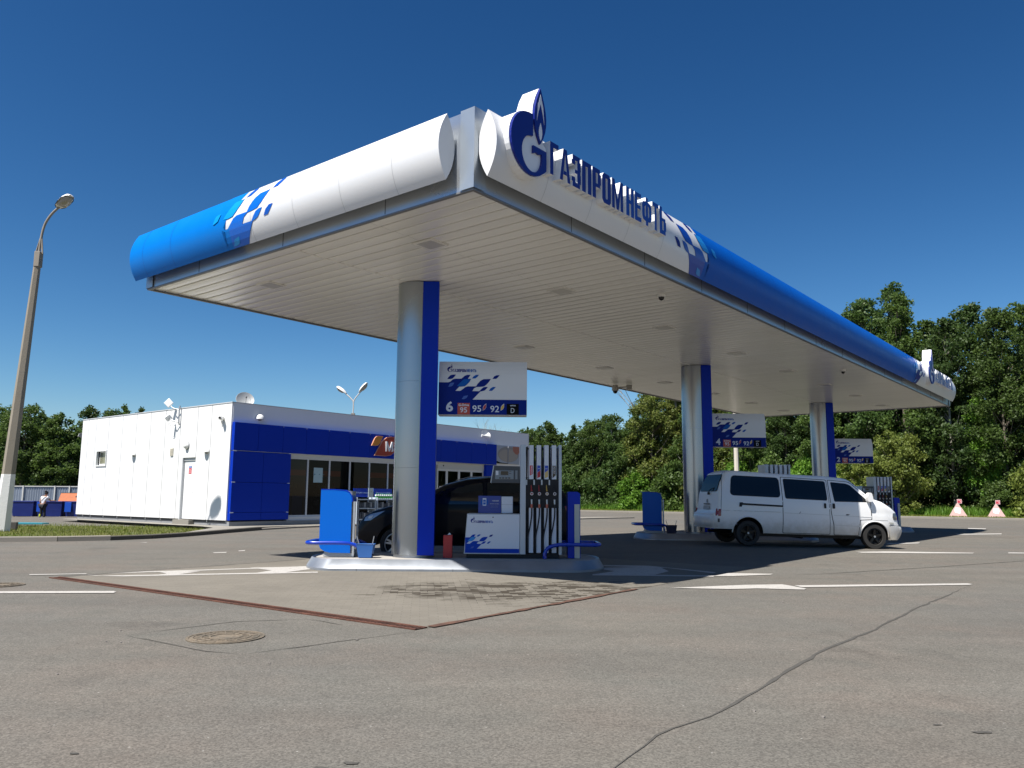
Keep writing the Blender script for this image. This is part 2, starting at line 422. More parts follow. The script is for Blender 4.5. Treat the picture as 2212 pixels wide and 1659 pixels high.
        c = tint(mr(noise(30, 4, .7), .3, .7, 0, 1), tuple(x * .75 for x in base), tuple(x * 1.2 for x in base))
    elif kind == 'rust':
        c = tint(mr(noise(5, 5, .7), .35, .65, 0, 1), base, (base[0] * .5, base[1] * .55, base[2] * .6))
        c = scale_col(c, mr(noise(60, 3), .3, .7, .7, 1.2))
    l.new(c, p.inputs["Base Color"])
    return m
ASPH = ground_mat("asphalt", (.116, .110, .097), 'asphalt')
PAVE = ground_mat("concrete_pavers", (.160, .145, .119), 'paver')
GRASSM = ground_mat("lawn", (.055, .075, .014), 'grass')
PAINT = ground_mat("worn_road_paint", (.42, .40, .37), 'paint')
TAR = ground_mat("sealed_seam", (.072, .068, .06), 'tar')
TAR2 = ground_mat("faint_seam", (.076, .070, .060), 'tar')
RUST = ground_mat("rusty_steel", (.13, .055, .035), 'rust')
KERB = mat("kerb_concrete", (.22, .20, .17), .85, var=.2, vscale=1.3, bump=.3)
KERBD = mat("kerb_concrete_dark", (.085, .077, .065), .9, var=.2, vscale=2, bump=.3)  # darker tone of the kerb concrete, used at the bend only
WALK = mat("pavement_concrete", (.22, .205, .175), .85, var=.12, vscale=1.3)

# ground: one sheet with finer cells close by
def lin(a, b, n): return [a + (b - a) * i / n for i in range(n + 1)]
gx = [-3000, -900, -300, -120] + lin(-60, 60, 120) + [120, 300, 900, 3000]
gy = [-3000, -600, -100, -30] + lin(-8, 92, 100) + [130, 300, 900, 3000]
vs = [(x, y, gz(x, y) if -60 < x < 60 and -8 < y < 92 else 0) for y in gy for x in gx]
nx = len(gx)
g = MB(); g.add(vs, [(j * nx + i, j * nx + i + 1, (j + 1) * nx + i + 1, (j + 1) * nx + i) for j in range(len(gy) - 1) for i in range(nx - 1)])
tag(g.build("ground", ASPH, smooth=180), "grey asphalt forecourt", "ground", kind="structure")

def sheet(name, poly, z, m, cell=.8, label=None, hfun=None, kind="structure"):
    """flat polygon draped a few millimetres over the ground"""
    bm = bmesh.new(); vs = [bm.verts.new((x, y, 0)) for x, y in poly]; bm.faces.new(vs)
    xs = [p[0] for p in poly]; ys = [p[1] for p in poly]
    for ax, lo, hi in ((0, min(xs), max(xs)), (1, min(ys), max(ys))):
        k = math.floor(lo / 1.0) + 1
        while k < hi:
            co = [0, 0, 0]; no = [0, 0, 0]; co[ax] = float(k); no[ax] = 1
            bmesh.ops.bisect_plane(bm, geom=bm.verts[:] + bm.edges[:] + bm.faces[:], plane_co=co, plane_no=no); k += 1
    for v in bm.verts: v.co.z = gz(v.co.x, v.co.y) + z
    bmesh.ops.recalc_face_normals(bm, faces=bm.faces)
    for f in bm.faces:
        if f.normal.z < 0: f.normal_flip()
    me = bpy.data.meshes.new(name); bm.to_mesh(me); bm.free()
    me.materials.append(m); o = bpy.data.objects.new(name, me); col.objects.link(o)
    tag(o, label, None, None, kind); return o
PV0 = Vector((-.86, 8.57)); PVL = Vector((-7.34, 13.38)); PVR = Vector((1.89, 12.3))
dS = (PVL - PV0).normalized(); dL = (PVR - PV0).normalized()
pvA = PV0; pvB = PVL; pvC = PVL + dL * 9.5; pvD = PV0 + dL * 9.5
sheet("paved_area", [tuple(p) for p in (pvA, pvD, pvC, pvB)], .004, PAVE, label="beige block paving beside the pump island")
def strip(pts, wd, jit=0, seed=1, taper=False):
    rnd = random.Random(seed); P = []
    fine = []
    for a, b in zip(pts[:-1], pts[1:]):
        a = Vector(a); b = Vector(b); n = max(1, int((b - a).length / .18)) if jit else 1
        fine += [a.lerp(b, i / n) for i in range(n)]
    fine.append(Vector(pts[-1])); Lf = []; Rt = []
    for i, p in enumerate(fine):
        d = (fine[min(i + 1, len(fine) - 1)] - fine[max(i - 1, 0)]).normalized(); nn = Vector((-d.y, d.x))
        q = p + nn * rnd.uniform(-jit, jit) * .5
        ww = wd * (.5 + (rnd.uniform(-.35, .35) if jit else 0) * .6)
        if taper: ww *= max(.12, min(1, 4 * min(i, len(fine) - 1 - i) / len(fine)))
        Lf.append(q + nn * ww); Rt.append(q - nn * ww)
    return Lf, Rt
def draped(name, strips, z, m, label=None, cat=None, kind="structure"):
    mb = MB()
    for Lf, Rt in strips:
        n = len(Lf)
        mb.add([(p.x, p.y, gz(p.x, p.y) + z) for p in Lf] + [(p.x, p.y, gz(p.x, p.y) + z) for p in Rt], [(i, i + 1, n + i + 1, n + i) for i in range(n - 1)])
    o = mb.build(name, m); tag(o, label, cat, None, kind); return o
# drain channel with its grating, and the steel edging
mb = MB(); n_ = Vector((-dS.y, dS.x))
Ld = (pvB - pvA).length
fnD = frame((pvA.x, pvA.y, 0), (dS.x, dS.y, 0), (n_.x, n_.y, 0), (0, 0, 1))
def fb(mb, u0, v0, u1, v1, d0, d1, fn, m=None): mb.prism([(u0, v0), (u1, v0), (u1, v1), (u0, v1)], d0, d1, fn, m)
fb(mb, 0, -.005, Ld, .03, .002, .014, fnD); fb(mb, 0, .145, Ld, .18, .002, .014, fnD)
k = 0.
while k < Ld:
    fb(mb, k, .03, k + .022, .145, .003, .011, fnD); k += .055
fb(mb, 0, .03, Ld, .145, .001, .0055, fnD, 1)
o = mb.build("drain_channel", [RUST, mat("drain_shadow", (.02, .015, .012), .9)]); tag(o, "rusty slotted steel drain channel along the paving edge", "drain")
draped("steel_edging", [strip([PV0 + dL * .05, PVR + dL * .0], .085, .012, 5)], .012, ground_mat("rust_edge", (.125, .066, .045), 'rust'), "rusty steel strip along the near side of the paving", "edging")
draped("paving_joint", [strip([PVL, PVL + dL * 5], .05, .02, 3)], .009, TAR)
# sealed cracks
CR = [(.2, 3.6), (.54, 4.28), (.85, 4.83), (1.37, 5.4), (1.63, 5.77), (2.34, 6.79), (2.93, 7.63), (3.73, 8.56), (5.29, 10.61), (7.4, 13.22)]
draped("asphalt_seam", [strip(CR, .030, .035, 2, True)], .004, TAR, "long dark seam across the asphalt")
draped("asphalt_seam", [strip([(4.8, 14.6), (5.76, 15.04), (8.5, 16.6), (11.72, 18.66), (13, 19.6)], .05, .03, 4, True)], .004, TAR2, "faint seam curving across the asphalt")
draped("asphalt_seam", [strip(p, .018, .03, i, True) for i, p in enumerate(([(-3.71, 7.99), (-2.95, 8.9), (-2.2, 9.1)], [(-2.2, 9.1), (-1.75, 8.7)], [(-3.71, 7.99), (-2.64, 7.22), (-2.3, 7.1)], [(-2.3, 7.1), (-1.2, 8.1), (-.95, 8.35)]))], .004, TAR2, "patch outline cut in the asphalt round the manhole")
# small stones and dark bits on the asphalt
mb = MB(); rnd = random.Random(8)
for i in range(26):
    x = rnd.uniform(-5, 7); y = rnd.uniform(4, 11) if abs(x) < 4 else rnd.uniform(7, 12); s = rnd.uniform(.006, .016)
    pts = [(x + s * math.cos(a) * rnd.uniform(.6, 1.3), y + s * math.sin(a) * rnd.uniform(.6, 1.2), z) for z in (0, s * .7) for a in (0, 1.2, 2.5, 3.8, 5)]
    mb.add(pts, [(0, 1, 6, 5), (1, 2, 7, 6), (2, 3, 8, 7), (3, 4, 9, 8), (4, 0, 5, 9), (5, 6, 7, 8, 9)])
tag(mb.build("gravel", mat("grit", (.2, .18, .16), .9, var=.5, vscale=3)), "loose grit scattered on the asphalt", None, None, "stuff")
mb = MB()
for (x, y, s) in ((-2.28, 4.43, .035), (-.8, 4.31, .05), (2.78, 4.95, .06), (-.93, 4.22, .07), (2.6, 5.1, .03)):
    P = []
    for i in range(9):
        a = i * .7; r = s * rnd.uniform(.5, 1.1); P.append((x + r * math.cos(a), y + .5 * r * math.sin(a), .005))
    mb.add(P, [tuple(range(9))])
tag(mb.build("oil_spots", TAR), "small dark spots on the asphalt", None, None, "structure")

# painted markings
def marking(polys, label):
    mb = MB()
    for P in polys: mb.add([(x, y, gz(x, y) + .009) for x, y in P], [tuple(range(len(P)))])
    for f_i in range(1): pass
    o = mb.build("road_marking", PAINT); tag(o, label, "road marking", None, "structure")
marking([[(-8.844, 11.209), (-5.553, 11.507), (-5.474, 11.421), (-5.441, 11.279), (-8.657, 10.977)]], "white lane line on the asphalt at the far left")
marking([[(-8.068, 13.755), (-7.220, 13.963), (-7.165, 13.857), (-7.992, 13.627)],
         [(-7.198, 13.773), (-6.785, 13.621), (-3.439, 14.630), (-3.390, 14.429), (-6.379, 13.524), (-6.870, 13.588)],
         [(-6.841, 13.939), (-6.394, 14.463), (-6.072, 14.286), (-6.329, 14.439), (-3.883, 15.747), (-3.833, 15.546), (-5.961, 14.471), (-6.331, 14.264)],
         [(-6.049, 14.231), (-6.407, 14.492), (-5.487, 14.512), (-5.609, 14.071), (-5.688, 13.818), (-5.989, 13.793), (-5.890, 14.047)],
         [(-4.872, 15.318), (-3.895, 15.677), (-3.693, 15.100), (-4.001, 14.377), (-4.466, 14.223), (-4.314, 14.796)]], "white arrows and thin lines on the paving left of the nearest island")
marking([[(2.431, 12.461), (3.714, 12.981), (4.345, 13.102), (4.511, 12.517), (4.429, 12.376), (3.752, 12.486), (3.306, 12.364)],
         [(4.487, 12.964), (7.518, 13.491), (7.529, 13.362), (7.411, 13.252), (4.500, 12.701)]], "white arrow with long shaft in the foreground right of the pavers")
marking([[(3.557, 14.392), (3.978, 14.964), (4.780, 14.901), (4.679, 14.733), (3.922, 14.422)], [(1.757, 16.517), (2.767, 16.411), (3.800, 15.115), (3.685, 14.907), (3.023, 15.970), (1.727, 16.235)], [(1.454, 14.527), (2.450, 14.548), (3.633, 14.459), (3.526, 14.269), (2.413, 14.329), (1.435, 14.340)],
         [(1.586, 15.839), (2.931, 16.191), (2.948, 15.245), (2.573, 14.558), (1.454, 14.527), (1.926, 15.156)]], "white arrow half in the canopy shadow")
marking([[(8.831, 20.896), (9.814, 21.330), (12.088, 21.272), (11.886, 20.997), (10.600, 20.788), (8.872, 20.592)], [(13.169, 21.592), (13.906, 21.482), (13.726, 21.207), (12.914, 21.177)]], "thin white line in front of the van")
marking([[(11.764, 25.535), (13.220, 26.310), (12.851, 25.687), (11.606, 24.971)]], "short white dash beside the van's front wheel")
marking([[(18.229, 33.327), (20.649, 34.223), (20.123, 33.354), (17.851, 32.516)]], "far white dash right of the shadow tip")
marking([[(22.859, 40.668), (23.629, 40.388), (23.012, 39.408), (22.216, 39.455)]], "farthest short white dash near the kerb")
marking([[(-7.015, 19.252), (-6.755, 19.443), (-6.668, 19.134), (-6.911, 19.028)], [(-6.652, 19.954), (-6.543, 20.139), (-6.457, 19.808), (-6.559, 19.712)], [(-10.454, 22.930), (-10.283, 23.071), (-10.209, 22.850)]], "worn flecks of white paint in front of the shop kerb")

# manholes
def manhole(x, y, r, label):
    t = thing("manhole_cover", label, "manhole cover", (x, y, gz(x, y)), R(20))
    mb = MB(); ring = [(r * .93, .003), (r * .93, .010), (r, .010), (r, .002)]
    mb.lathe(ring, 40); mb.build("rim", IRON, t, smooth=30)
    mb = MB(); mb.cyl((0, 0, .001), r * .92, .006, 40)
    for k in (.38, .6, .82): mb.lathe([(r * k, .007), (r * k, .012), (r * (k + .05), .012), (r * (k + .05), .007)], 40)
    for i in range(16):
        a = i * math.pi / 8; c, s = math.cos(a), math.sin(a); u = frame((0, 0, 0), (c, s, 0), (-s, c, 0), (0, 0, 1))
        fb(mb, r * .43, -.006, r * .6, .006, .006, .0115, u); fb(mb, r * .65, -.006, r * .82, .006, .006, .0115, u)
    mb.build("lid", IRON, t)
IRON = ground_mat("weathered_iron", (.2, .16, .115), 'rust')
manhole(-2.72, 7.93, .36, "round patterned manhole cover in the foreground asphalt")
manhole(-7.55, 12.15, .33, "round manhole cover by the lane line at the far left")

# kerbs, lawn, pavement at the shop
KP = [(-30, 21.5), (-20, 22.0), (-16.5, 22.3), (-14.4, 22.7), (-12.9, 23.2), (-11.75, 23.95), (-11.0, 25.0), (-10.45, 26.4), (-9.9, 28.3), (-9.25, 30.2)]
for a in lin(0, 26, 13): KP.append((-8.35 + .6258 * a, 31.7 + .78 * a))
def kerb_run(name, P, wd, h, m, label, seg=3.0, inward=1):
    """kerb stones laid along a line, joints between them"""
    mb = MB(); acc = [Vector(p) for p in P]
    for a, b in zip(acc[:-1], acc[1:]):
        d = (b - a); ln = d.length; d.normalize(); nn = Vector((-d.y, d.x)) * inward
        k = max(1, round(ln / seg))
        for i in range(k):
            p = a + d * (ln * i / k + .008); q = a + d * (ln * (i + 1) / k - .008)
            z0, z1 = gz(p.x, p.y), gz(q.x, q.y); e = .02
            vs = []
            for pt, z in ((p, z0), (q, z1)):
                for off, zz in ((0, -.1), (0, h - e), (e, h), (wd, h), (wd, -.1)):
                    vs.append((pt.x + nn.x * off, pt.y + nn.y * off, (z if zz > 0 else min(z0, z1)) + zz))
            mb.add(vs, [(0, 1, 6, 5), (1, 2, 7, 6), (2, 3, 8, 7), (3, 4, 9, 8), (0, 4, 3, 2, 1), (5, 6, 7, 8, 9)])
    o = mb.build(name, m); tag(o, label, "kerb", None, "structure"); return o
kerb_run("kerb", KP[:6], .16, .145, KERB, "pale concrete kerb by the lawn", 2.0)
kerb_run("kerb", KP[5:10], .16, .13, KERBD, "dark kerb stones at the bend by the shop", 1.0)
kerb_run("kerb", KP[9:], .16, .075, KERB, "low kerb along the shop front", 1.0)
B0 = Vector((-10.75, 30.79)); 
def inset(P, d):
    out = []
    for i, p in enumerate(P):
        a = Vector(P[max(i - 1, 0)]); b = Vector(P[min(i + 1, len(P) - 1)]); t = (b - a).normalized(); out.append((p[0] - t.y * d, p[1] + t.x * d))
    return out
KI = inset(KP, .155)
def bw(a, s): q = B0 + L2 * a + S2 * s; return (q.x, q.y)
def raised(name, poly, z, m, label, kind="structure", skirt=False):
    bm = bmesh.new(); vs = [bm.verts.new((x, y, 0)) for x, y in poly]; bm.faces.new(vs)
    xs = [p[0] for p in poly]; ys = [p[1] for p in poly]
    for ax, lo, hi in ((0, min(xs), max(xs)), (1, min(ys), max(ys))):
        k = math.floor(lo / 2.) * 2 + 2
        while k < hi:
            co = [0, 0, 0]; no = [0, 0, 0]; co[ax] = float(k); no[ax] = 1
            bmesh.ops.bisect_plane(bm, geom=bm.verts[:] + bm.edges[:] + bm.faces[:], plane_co=co, plane_no=no); k += 2
    for v in bm.verts: v.co.z = z(v.co.x, v.co.y)
    for f in bm.faces:
        f.normal_update()
        if f.normal.z < 0: f.normal_flip()
    me = bpy.data.meshes.new(name); bm.to_mesh(me); bm.free(); me.materials.append(m)
    me.polygons.foreach_set("use_smooth", [True] * len(me.polygons))
    o = bpy.data.objects.new(name, me); col.objects.link(o); tag(o, label, None, None, kind); return o
# pavement strip next to the shop (front and a narrow apron on the side)
def walkz(x, y):
    p = Vector((x, y)) - Vector(KP[9]); a = p.dot(L2)
    return gz(x, y) + .128 * (1 - sstep(-1, 3, a)) + .07 * sstep(-1, 3, a) 
apr = [KI[7], KI[8], KI[9]] + KI[10:] + [bw(26, .05), bw(-.0, .05), bw(-.0, 12.9), bw(-.7, 12.9), bw(-.7, .6), bw(-1.0, -.7)]
raised("pavement", apr, walkz, WALK, "pale concrete pavement round the shop")
def lawnz(x, y):
    return max(-.06, .125 - .011 * max(0, math.hypot(x + 13, y - 24) - 2))
lawn = KI[:8] + [bw(-1.0, -.7), bw(-.7, .6), bw(-.7, 14), (-17.5, 43.7), (-60, 43.7), (-60, 20.8)]
raised("lawn", lawn, lawnz, GRASSM, "patch of lawn left of the shop")
yard = [(-60, 43.75), (-16, 43.75), (-10, 62), (-60, 62)]
raised("yard", yard, lambda x, y: -.055, WALK, "concrete yard under the bins")
# far kerb and verge
FK = [cs(60.2 - .03 * s, s) for s in lin(-40, 70, 22)]
kerb_run("kerb", FK, .18, .15, KERB, "pale kerb along the far side of the forecourt", 4., inward=-1)
def vergez(x, y):
    p = Vector((x, y)) - C0; a = p.dot(L2); return .13 + .25 * sstep(61, 66, a)
raised("verge", [cs(60.35 - .03 * s, s) for s in (-40, 70)] + [cs(900, 400), cs(900, -300)], vergez, GRASSM, "grass verge before the trees")

# grass blades
def blades(name, pts, h0, h1, wd, m, label, seed=1, per=1):
    rs = np.random.RandomState(seed); n = len(pts); P = np.array(pts)
    a = rs.uniform(0, 2 * np.pi, n); h = rs.uniform(h0, h1, n); lean = rs.uniform(-.5, .5, (n, 2)) * h[:, None]
    dx = np.stack([np.cos(a), np.sin(a)], 1) * wd
    v = np.zeros((n, 3, 3)); v[:, 0, :2] = P[:, :2] - dx; v[:, 1, :2] = P[:, :2] + dx; v[:, 2, :2] = P[:, :2] + lean
    v[:, 0, 2] = v[:, 1, 2] = P[:, 2] - .01; v[:, 2, 2] = P[:, 2] + h
    me = bpy.data.meshes.new(name); me.vertices.add(n * 3); me.loops.add(n * 3); me.polygons.add(n)
    me.vertices.foreach_set("co", v.ravel()); me.loops.foreach_set("vertex_index", np.arange(n * 3)); me.polygons.foreach_set("loop_start", np.arange(0, n * 3, 3))
    me.update(calc_edges=True); me.materials.append(m)
    o = bpy.data.objects.new(name, me); col.objects.link(o); tag(o, label, "grass", None, "stuff"); return o
# ---------------------------------------------------------------- canopy (local x along the long edge, y inward, z up)
SOFF = mat("soffit_planks", (.66, .63, .56), .30, .25, var=.06, vscale=.35)
def soffit_mat():
    m = bpy.data.materials.new("soffit_metal"); m.use_nodes = True
    n = m.node_tree.nodes; l = m.node_tree.links; p = n["Principled BSDF"]
    tc = n.new("ShaderNodeTexCoord"); sx = n.new("ShaderNodeSeparateXYZ"); l.new(tc.outputs["Object"], sx.inputs[0])
    fl = n.new("ShaderNodeMath"); fl.operation = 'DIVIDE'; fl.inputs[1].default_value = .295; l.new(sx.outputs[0], fl.inputs[0])
    f2 = n.new("ShaderNodeMath"); f2.operation = 'FLOOR'; l.new(fl.outputs[0], f2.inputs[0])
    wn = n.new("ShaderNodeTexWhiteNoise"); wn.noise_dimensions = '1D'; l.new(f2.outputs[0], wn.inputs["W"])
    no = n.new("ShaderNodeTexNoise"); no.inputs["Scale"].default_value = .5; no.inputs["Detail"].default_value = 5; l.new(tc.outputs["Object"], no.inputs["Vector"])
    ad = n.new("ShaderNodeMath"); ad.operation = 'MULTIPLY_ADD'; l.new(wn.outputs[0], ad.inputs[0]); ad.inputs[1].default_value = .5; l.new(no.outputs["Fac"], ad.inputs[2])
    mx = n.new("ShaderNodeMix"); mx.data_type = 'RGBA'; l.new(ad.outputs[0], mx.inputs[0])
    mx.inputs[6].default_value = (.75, .73, .675, 1); mx.inputs[7].default_value = (.85, .835, .78, 1); l.new(mx.outputs[2], p.inputs["Base Color"])
    p.inputs["Roughness"].default_value = .27; p.inputs["Metallic"].default_value = .15
    b = n.new("ShaderNodeTexNoise"); b.inputs["Scale"].default_value = .9; b.inputs["Detail"].default_value = 3
    mp = n.new("ShaderNodeMapping"); mp.inputs["Scale"].default_value = (3., .5, 1); l.new(tc.outputs["Object"], mp.inputs[0]); l.new(mp.outputs[0], b.inputs["Vector"])
    bp = n.new("ShaderNodeBump"); bp.inputs["Strength"].default_value = .25; bp.inputs["Distance"].default_value = .02; l.new(b.outputs["Fac"], bp.inputs["Height"]); l.new(bp.outputs[0], p.inputs["Normal"])
    return m
cano = thing("station_canopy", "huge flat canopy with white and blue rounded fascia on three columns", "canopy", (C0.x, C0.y, 0), AZ)
H = CH0
# soffit planks with shadow grooves, running across the short way
mb = MB(); pw = .295; x = .06; prof = []
while x + pw < CLEN - .05:
    g_ = .020
    prof += [(x, 0), (x + .02, -.006), (x + pw / 2, -.010), (x + pw - .02 - g_, -.006), (x + pw - g_, 0), (x + pw - g_, .03), (x + pw, .03)]
    x += pw
prof.append((CLEN - .05, 0))
segs = [(.06, 2.27), (2.274, 4.38), (4.384, 6.76), (6.764, CWID - .06)]
for y0, y1 in segs:
    v = [(px_, y0, H + .012 + pz) for px_, pz in prof] + [(px_, y1, H + .012 + pz) for px_, pz in prof]; n = len(prof)
    mb.add(v, [(i, i + 1, n + i + 1, n + i) for i in range(n - 1)])
for y in (4.382,): mb.box(.06, y - .012, H - .006, CLEN - .06, y + .012, H + .02)
mb.build("soffit", soffit_mat(), cano)
mb = MB()
mb.box(.05, .05, H + .05, CLEN - .05, CWID - .05, H + 1.05)
mb.build("roof_deck", mat("roof_deck", (.12, .12, .12), .9), cano)
# flat metal fascia with an edge angle
FM = mat("fascia_metal", (.50, .53, .56), .28, .75, var=.08, vscale=.9)
mb = MB(); t = .05; ZT = H + 1.17
for (x0, y0, x1, y1) in ((0, 0, CLEN, t), (0, CWID - t, CLEN, CWID), (0, t, t, CWID - t), (CLEN - t, t, CLEN, CWID - t)): mb.box(x0, y0, H, x1, y1, ZT)
mb.build("fascia_band", FM, cano)
mb = MB()
for (x0, y0, x1, y1) in ((-.008, -.008, CLEN + .008, .05), (-.008, CWID - .05, CLEN + .008, CWID + .008), (-.008, .05, .05, CWID - .05), (CLEN - .05, .05, CLEN + .008, CWID - .05)): mb.box(x0, y0, H - .03, x1, y1, H - .004)
mb.build("edge_angle", mat("edge_angle", (.2, .2, .2), .5, .4), cano)
mb = MB()
for (x, y) in ((0, 0), (0, CWID), (CLEN, 0), (CLEN, CWID)):
    sx = 1 if x == 0 else -1; sy = 1 if y == 0 else -1
    mb = MB()
    mb.add([(x - sx * .025, y - sy * .025, z) for z in (H, ZT + .02)] + [(x + sx * .24, y - sy * .025, z) for z in (H, ZT + .02)] + [(x - sx * .025, y + sy * .24, z) for z in (H, ZT + .02)],
           [(0, 2, 3, 1), (0, 4, 5, 1)])
    mb.build("corner_cladding", mat("corner_metal", (.44, .48, .51), .30, .6, var=.05), cano)
for i in range(1, 14): mb = MB(); mb.box(i * 2.4, -.006, H + .01, i * 2.4 + .006, -.0005, H + .5); mb.build("fascia_joint", DGREY, cano)
for i in (1.8, 4.4, 7.1): mb = MB(); mb.box(-.006, i, H + .01, -.0005, i + .006, H + .5); mb.build("fascia_joint", DGREY, cano)
# rounded fascia (two bowed skins), white with a blue stretch
BZ0, BZ1 = H + .145, H + 1.13; BC = (BZ0 + BZ1) / 2; BH = (BZ1 - BZ0) / 2; BOFF, BTH = .19, .165
def bow(v):                                     # v 0..1 bottom to top -> (outward distance, z) on the outer skin
    a = (v * 2 - 1)
    return BOFF + BTH * (1 - a * a) , BC + BH * a
def barrel(name, side, u0, u1, mats, parent, caps=(True, True), nv=14, du=1.2):
    mb = MB(); prof = [bow(i / nv) for i in range(nv + 1)]
    inner = [(2 * BOFF - o, z) for o, z in prof][1:-1][::-1]
    loop = prof + inner; n = len(loop); us = lin(u0, u1, max(1, int((u1 - u0) / du)))
    vs = [side(u, o, z) for u in us for o, z in loop]
    fs = [(j * n + i, j * n + (i + 1) % n, (j + 1) * n + (i + 1) % n, (j + 1) * n + i) for j in range(len(us) - 1) for i in range(n)]
    mb.add(vs, fs)
    if caps[0]: mb.add([side(u0, o, z) for o, z in loop], [tuple(range(n))])
    if caps[1]: mb.add([side(u1, o, z) for o, z in loop], [tuple(range(n))])
    return mb.build(name, mats, parent, smooth=40)
sideL = lambda u, o, z: (u, -o, z)               # long near edge
sideS = lambda u, o, z: (-o, u, z)               # short near edge
sideLf = lambda u, o, z: (u, CWID + o, z)
sideSf = lambda u, o, z: (CLEN + o, u, z)
FW = mat("fascia_white", (.70, .70, .70), .34, .0, coat=.2, var=.03, vscale=1.3)
WB_L = 6.82; WB_LF = 24.7; WB_S = 5.73
barrel("white_fascia", sideL, .07, WB_L, FW, cano, (True, False)); barrel("blue_fascia", sideL, WB_L, WB_LF, AZURE_L if False else mat("fascia_azure_shade", (.0, .085, .42), .34, spec=.12, var=.04), cano, (False, False)); barrel("white_fascia", sideL, WB_LF, CLEN - .35, FW, cano, (False, True))  # long side turned from the sun: its shade is painted as a deeper blue
AZ2 = MATS["fascia_azure_shade"]
barrel("white_fascia", sideS, .35, WB_S, FW, cano, (True, False)); barrel("blue_fascia", sideS, WB_S, CWID + .15, mat("fascia_azure_sun", (.0, .16, .55), .34, spec=.15, var=.04), cano, (False, True))  # sun-facing short side: sunlight painted in as a brighter tone of the blue
barrel("white_fascia", sideLf, .3, CLEN - .3, FW, cano); barrel("white_fascia", sideSf, .3, CWID - .3, FW, cano)
# vertical panel joints of the fascia skin
def skin_patch(polys, side, u_of, parent, name, m, lift, cell=.22):
    """flat pattern polygons wrapped on the bowed skin"""
    bm = bmesh.new()
    for P in polys:
        V = [bm.verts.new((a, b, 0)) for a, b in P]
        for t in tess(P):
            try: bm.faces.new([V[i] for i in t])
            except ValueError: pass
    for k in range(1, 10):
        bmesh.ops.bisect_plane(bm, geom=bm.verts[:] + bm.edges[:] + bm.faces[:], plane_co=(0, k / 10, 0), plane_no=(0, 1, 0))
    bmesh.ops.triangulate(bm, faces=bm.faces)
    for v in bm.verts:
        a, b = v.co.x, v.co.y; o, z = bow(b); nz = 4 * BTH * (2 * b - 1) / BH / 2; ln = math.hypot(1, nz)
        v.co = side(u_of(a), o + lift / ln, z + lift * nz / ln)
    me = bpy.data.meshes.new(name); bm.to_mesh(me); bm.free(); me.materials.append(m)
    o = bpy.data.objects.new(name, me); col.objects.link(o); o.parent = parent; return o
def skin_joint(side, u, m):
    mb = MB(); vs = []
    for k in range(15):
        o, z = bow(k / 14); vs += [side(u, o + .002, z), side(u + .008, o + .002, z)]
    mb.add(vs, [(2 * k, 2 * k + 1, 2 * k + 3, 2 * k + 2) for k in range(14)]); mb.build("skin_joint", m, cano, smooth=180)
SJ = mat("skin_joint_grey", (.46, .46, .46), .5); SJB = mat("skin_joint_blue", (.0, .06, .33), .5)
for u in (1.3, 2.5, 3.7, 4.9): skin_joint(sideS, u, SJ); skin_joint(sideL, u, SJ)
for u in (7.6, 8.7): skin_joint(sideS, u, SJB)
for k in range(14): skin_joint(sideL, 8.1 + k * 1.2, SJB)
# pattern coordinates: x in pattern px from the white end, y 0 bottom .. 1 top of the fascia
def wp(P, k=1.): return [((x - 235) / 445., min(1, max(0, (1000 - y) / 445.))) for x, y in P]
def clipw(P): return wp(P)
# boundary of the blue field (to the left of it everything is blue)
FB = clipw([(560, 1000), (560, 555), (803, 555), (785, 585), (755, 627), (815, 628), (790, 680), (740, 735), (700, 765), (640, 772), (605, 773), (535, 848), (625, 848), (670, 815), (710, 780), (760, 764), (905, 765), (935, 715), (985, 660), (1040, 632), (1170, 628), (1145, 670), (1100, 725), (1050, 765), (985, 773), (915, 776), (870, 800), (840, 850), (965, 851), (1000, 815), (1030, 785), (1070, 773), (1118, 773), (1095, 805), (1060, 838), (1020, 851), (985, 857), (850, 1000)])
FWHITE = clipw([(605, 773), (535, 848), (625, 848), (670, 815), (710, 780), (760, 764), (760, 700), (700, 765), (640, 772)])
FLD = [clipw(P) for P in ([(1200, 627), (1230, 580), (1270, 560), (1328, 557), (1300, 595), (1265, 625)],)]
FLM = [clipw(P) for P in ([(830, 622), (860, 580), (900, 557), (955, 557), (930, 590), (890, 620)], [(1137, 845), (1165, 800), (1210, 772), (1262, 772), (1235, 805), (1195, 843)])]
FTE = clipw([(560, 762), (620, 700), (680, 640), (700, 632), (808, 634), (785, 680), (735, 732), (698, 760), (640, 768)])
FPA = [clipw([(405, 772), (440, 710), (480, 700), (515, 700), (480, 760), (430, 775)]), clipw([(650, 985), (690, 940), (765, 928), (740, 975), (700, 985)])]
FBOT = clipw([(640, 998), (640, 860), (680, 815), (715, 783), (765, 768), (905, 768), (935, 718), (985, 663), (1040, 635), (1165, 630), (1143, 670), (1098, 722), (1048, 762), (985, 771), (915, 774), (868, 800), (838, 852), (965, 853), (1000, 817), (1030, 787), (1070, 775), (1114, 775), (1092, 805), (1060, 836), (1020, 849), (983, 855), (852, 998)])
def flag(side, u_of, mblue, mdark, mlite, mtile):
    skin_patch([FB], side, u_of, cano, "wave_pattern", mblue, .004)
    skin_patch([FBOT], side, u_of, cano, "wave_pattern", mdark, .007)
    for q_ in FLD + FLM: skin_patch([q_], side, u_of, cano, "wave_tile", mtile, .006)
    skin_patch([FTE], side, u_of, cano, "wave_tile", mlite, .009)
    for q_ in FPA: skin_patch([q_], side, u_of, cano, "wave_tile", mlite, .012)
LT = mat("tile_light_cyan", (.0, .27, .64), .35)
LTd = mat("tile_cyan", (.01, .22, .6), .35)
DKB = mat("tile_royal_blue", (.0, .075, .42), .35)
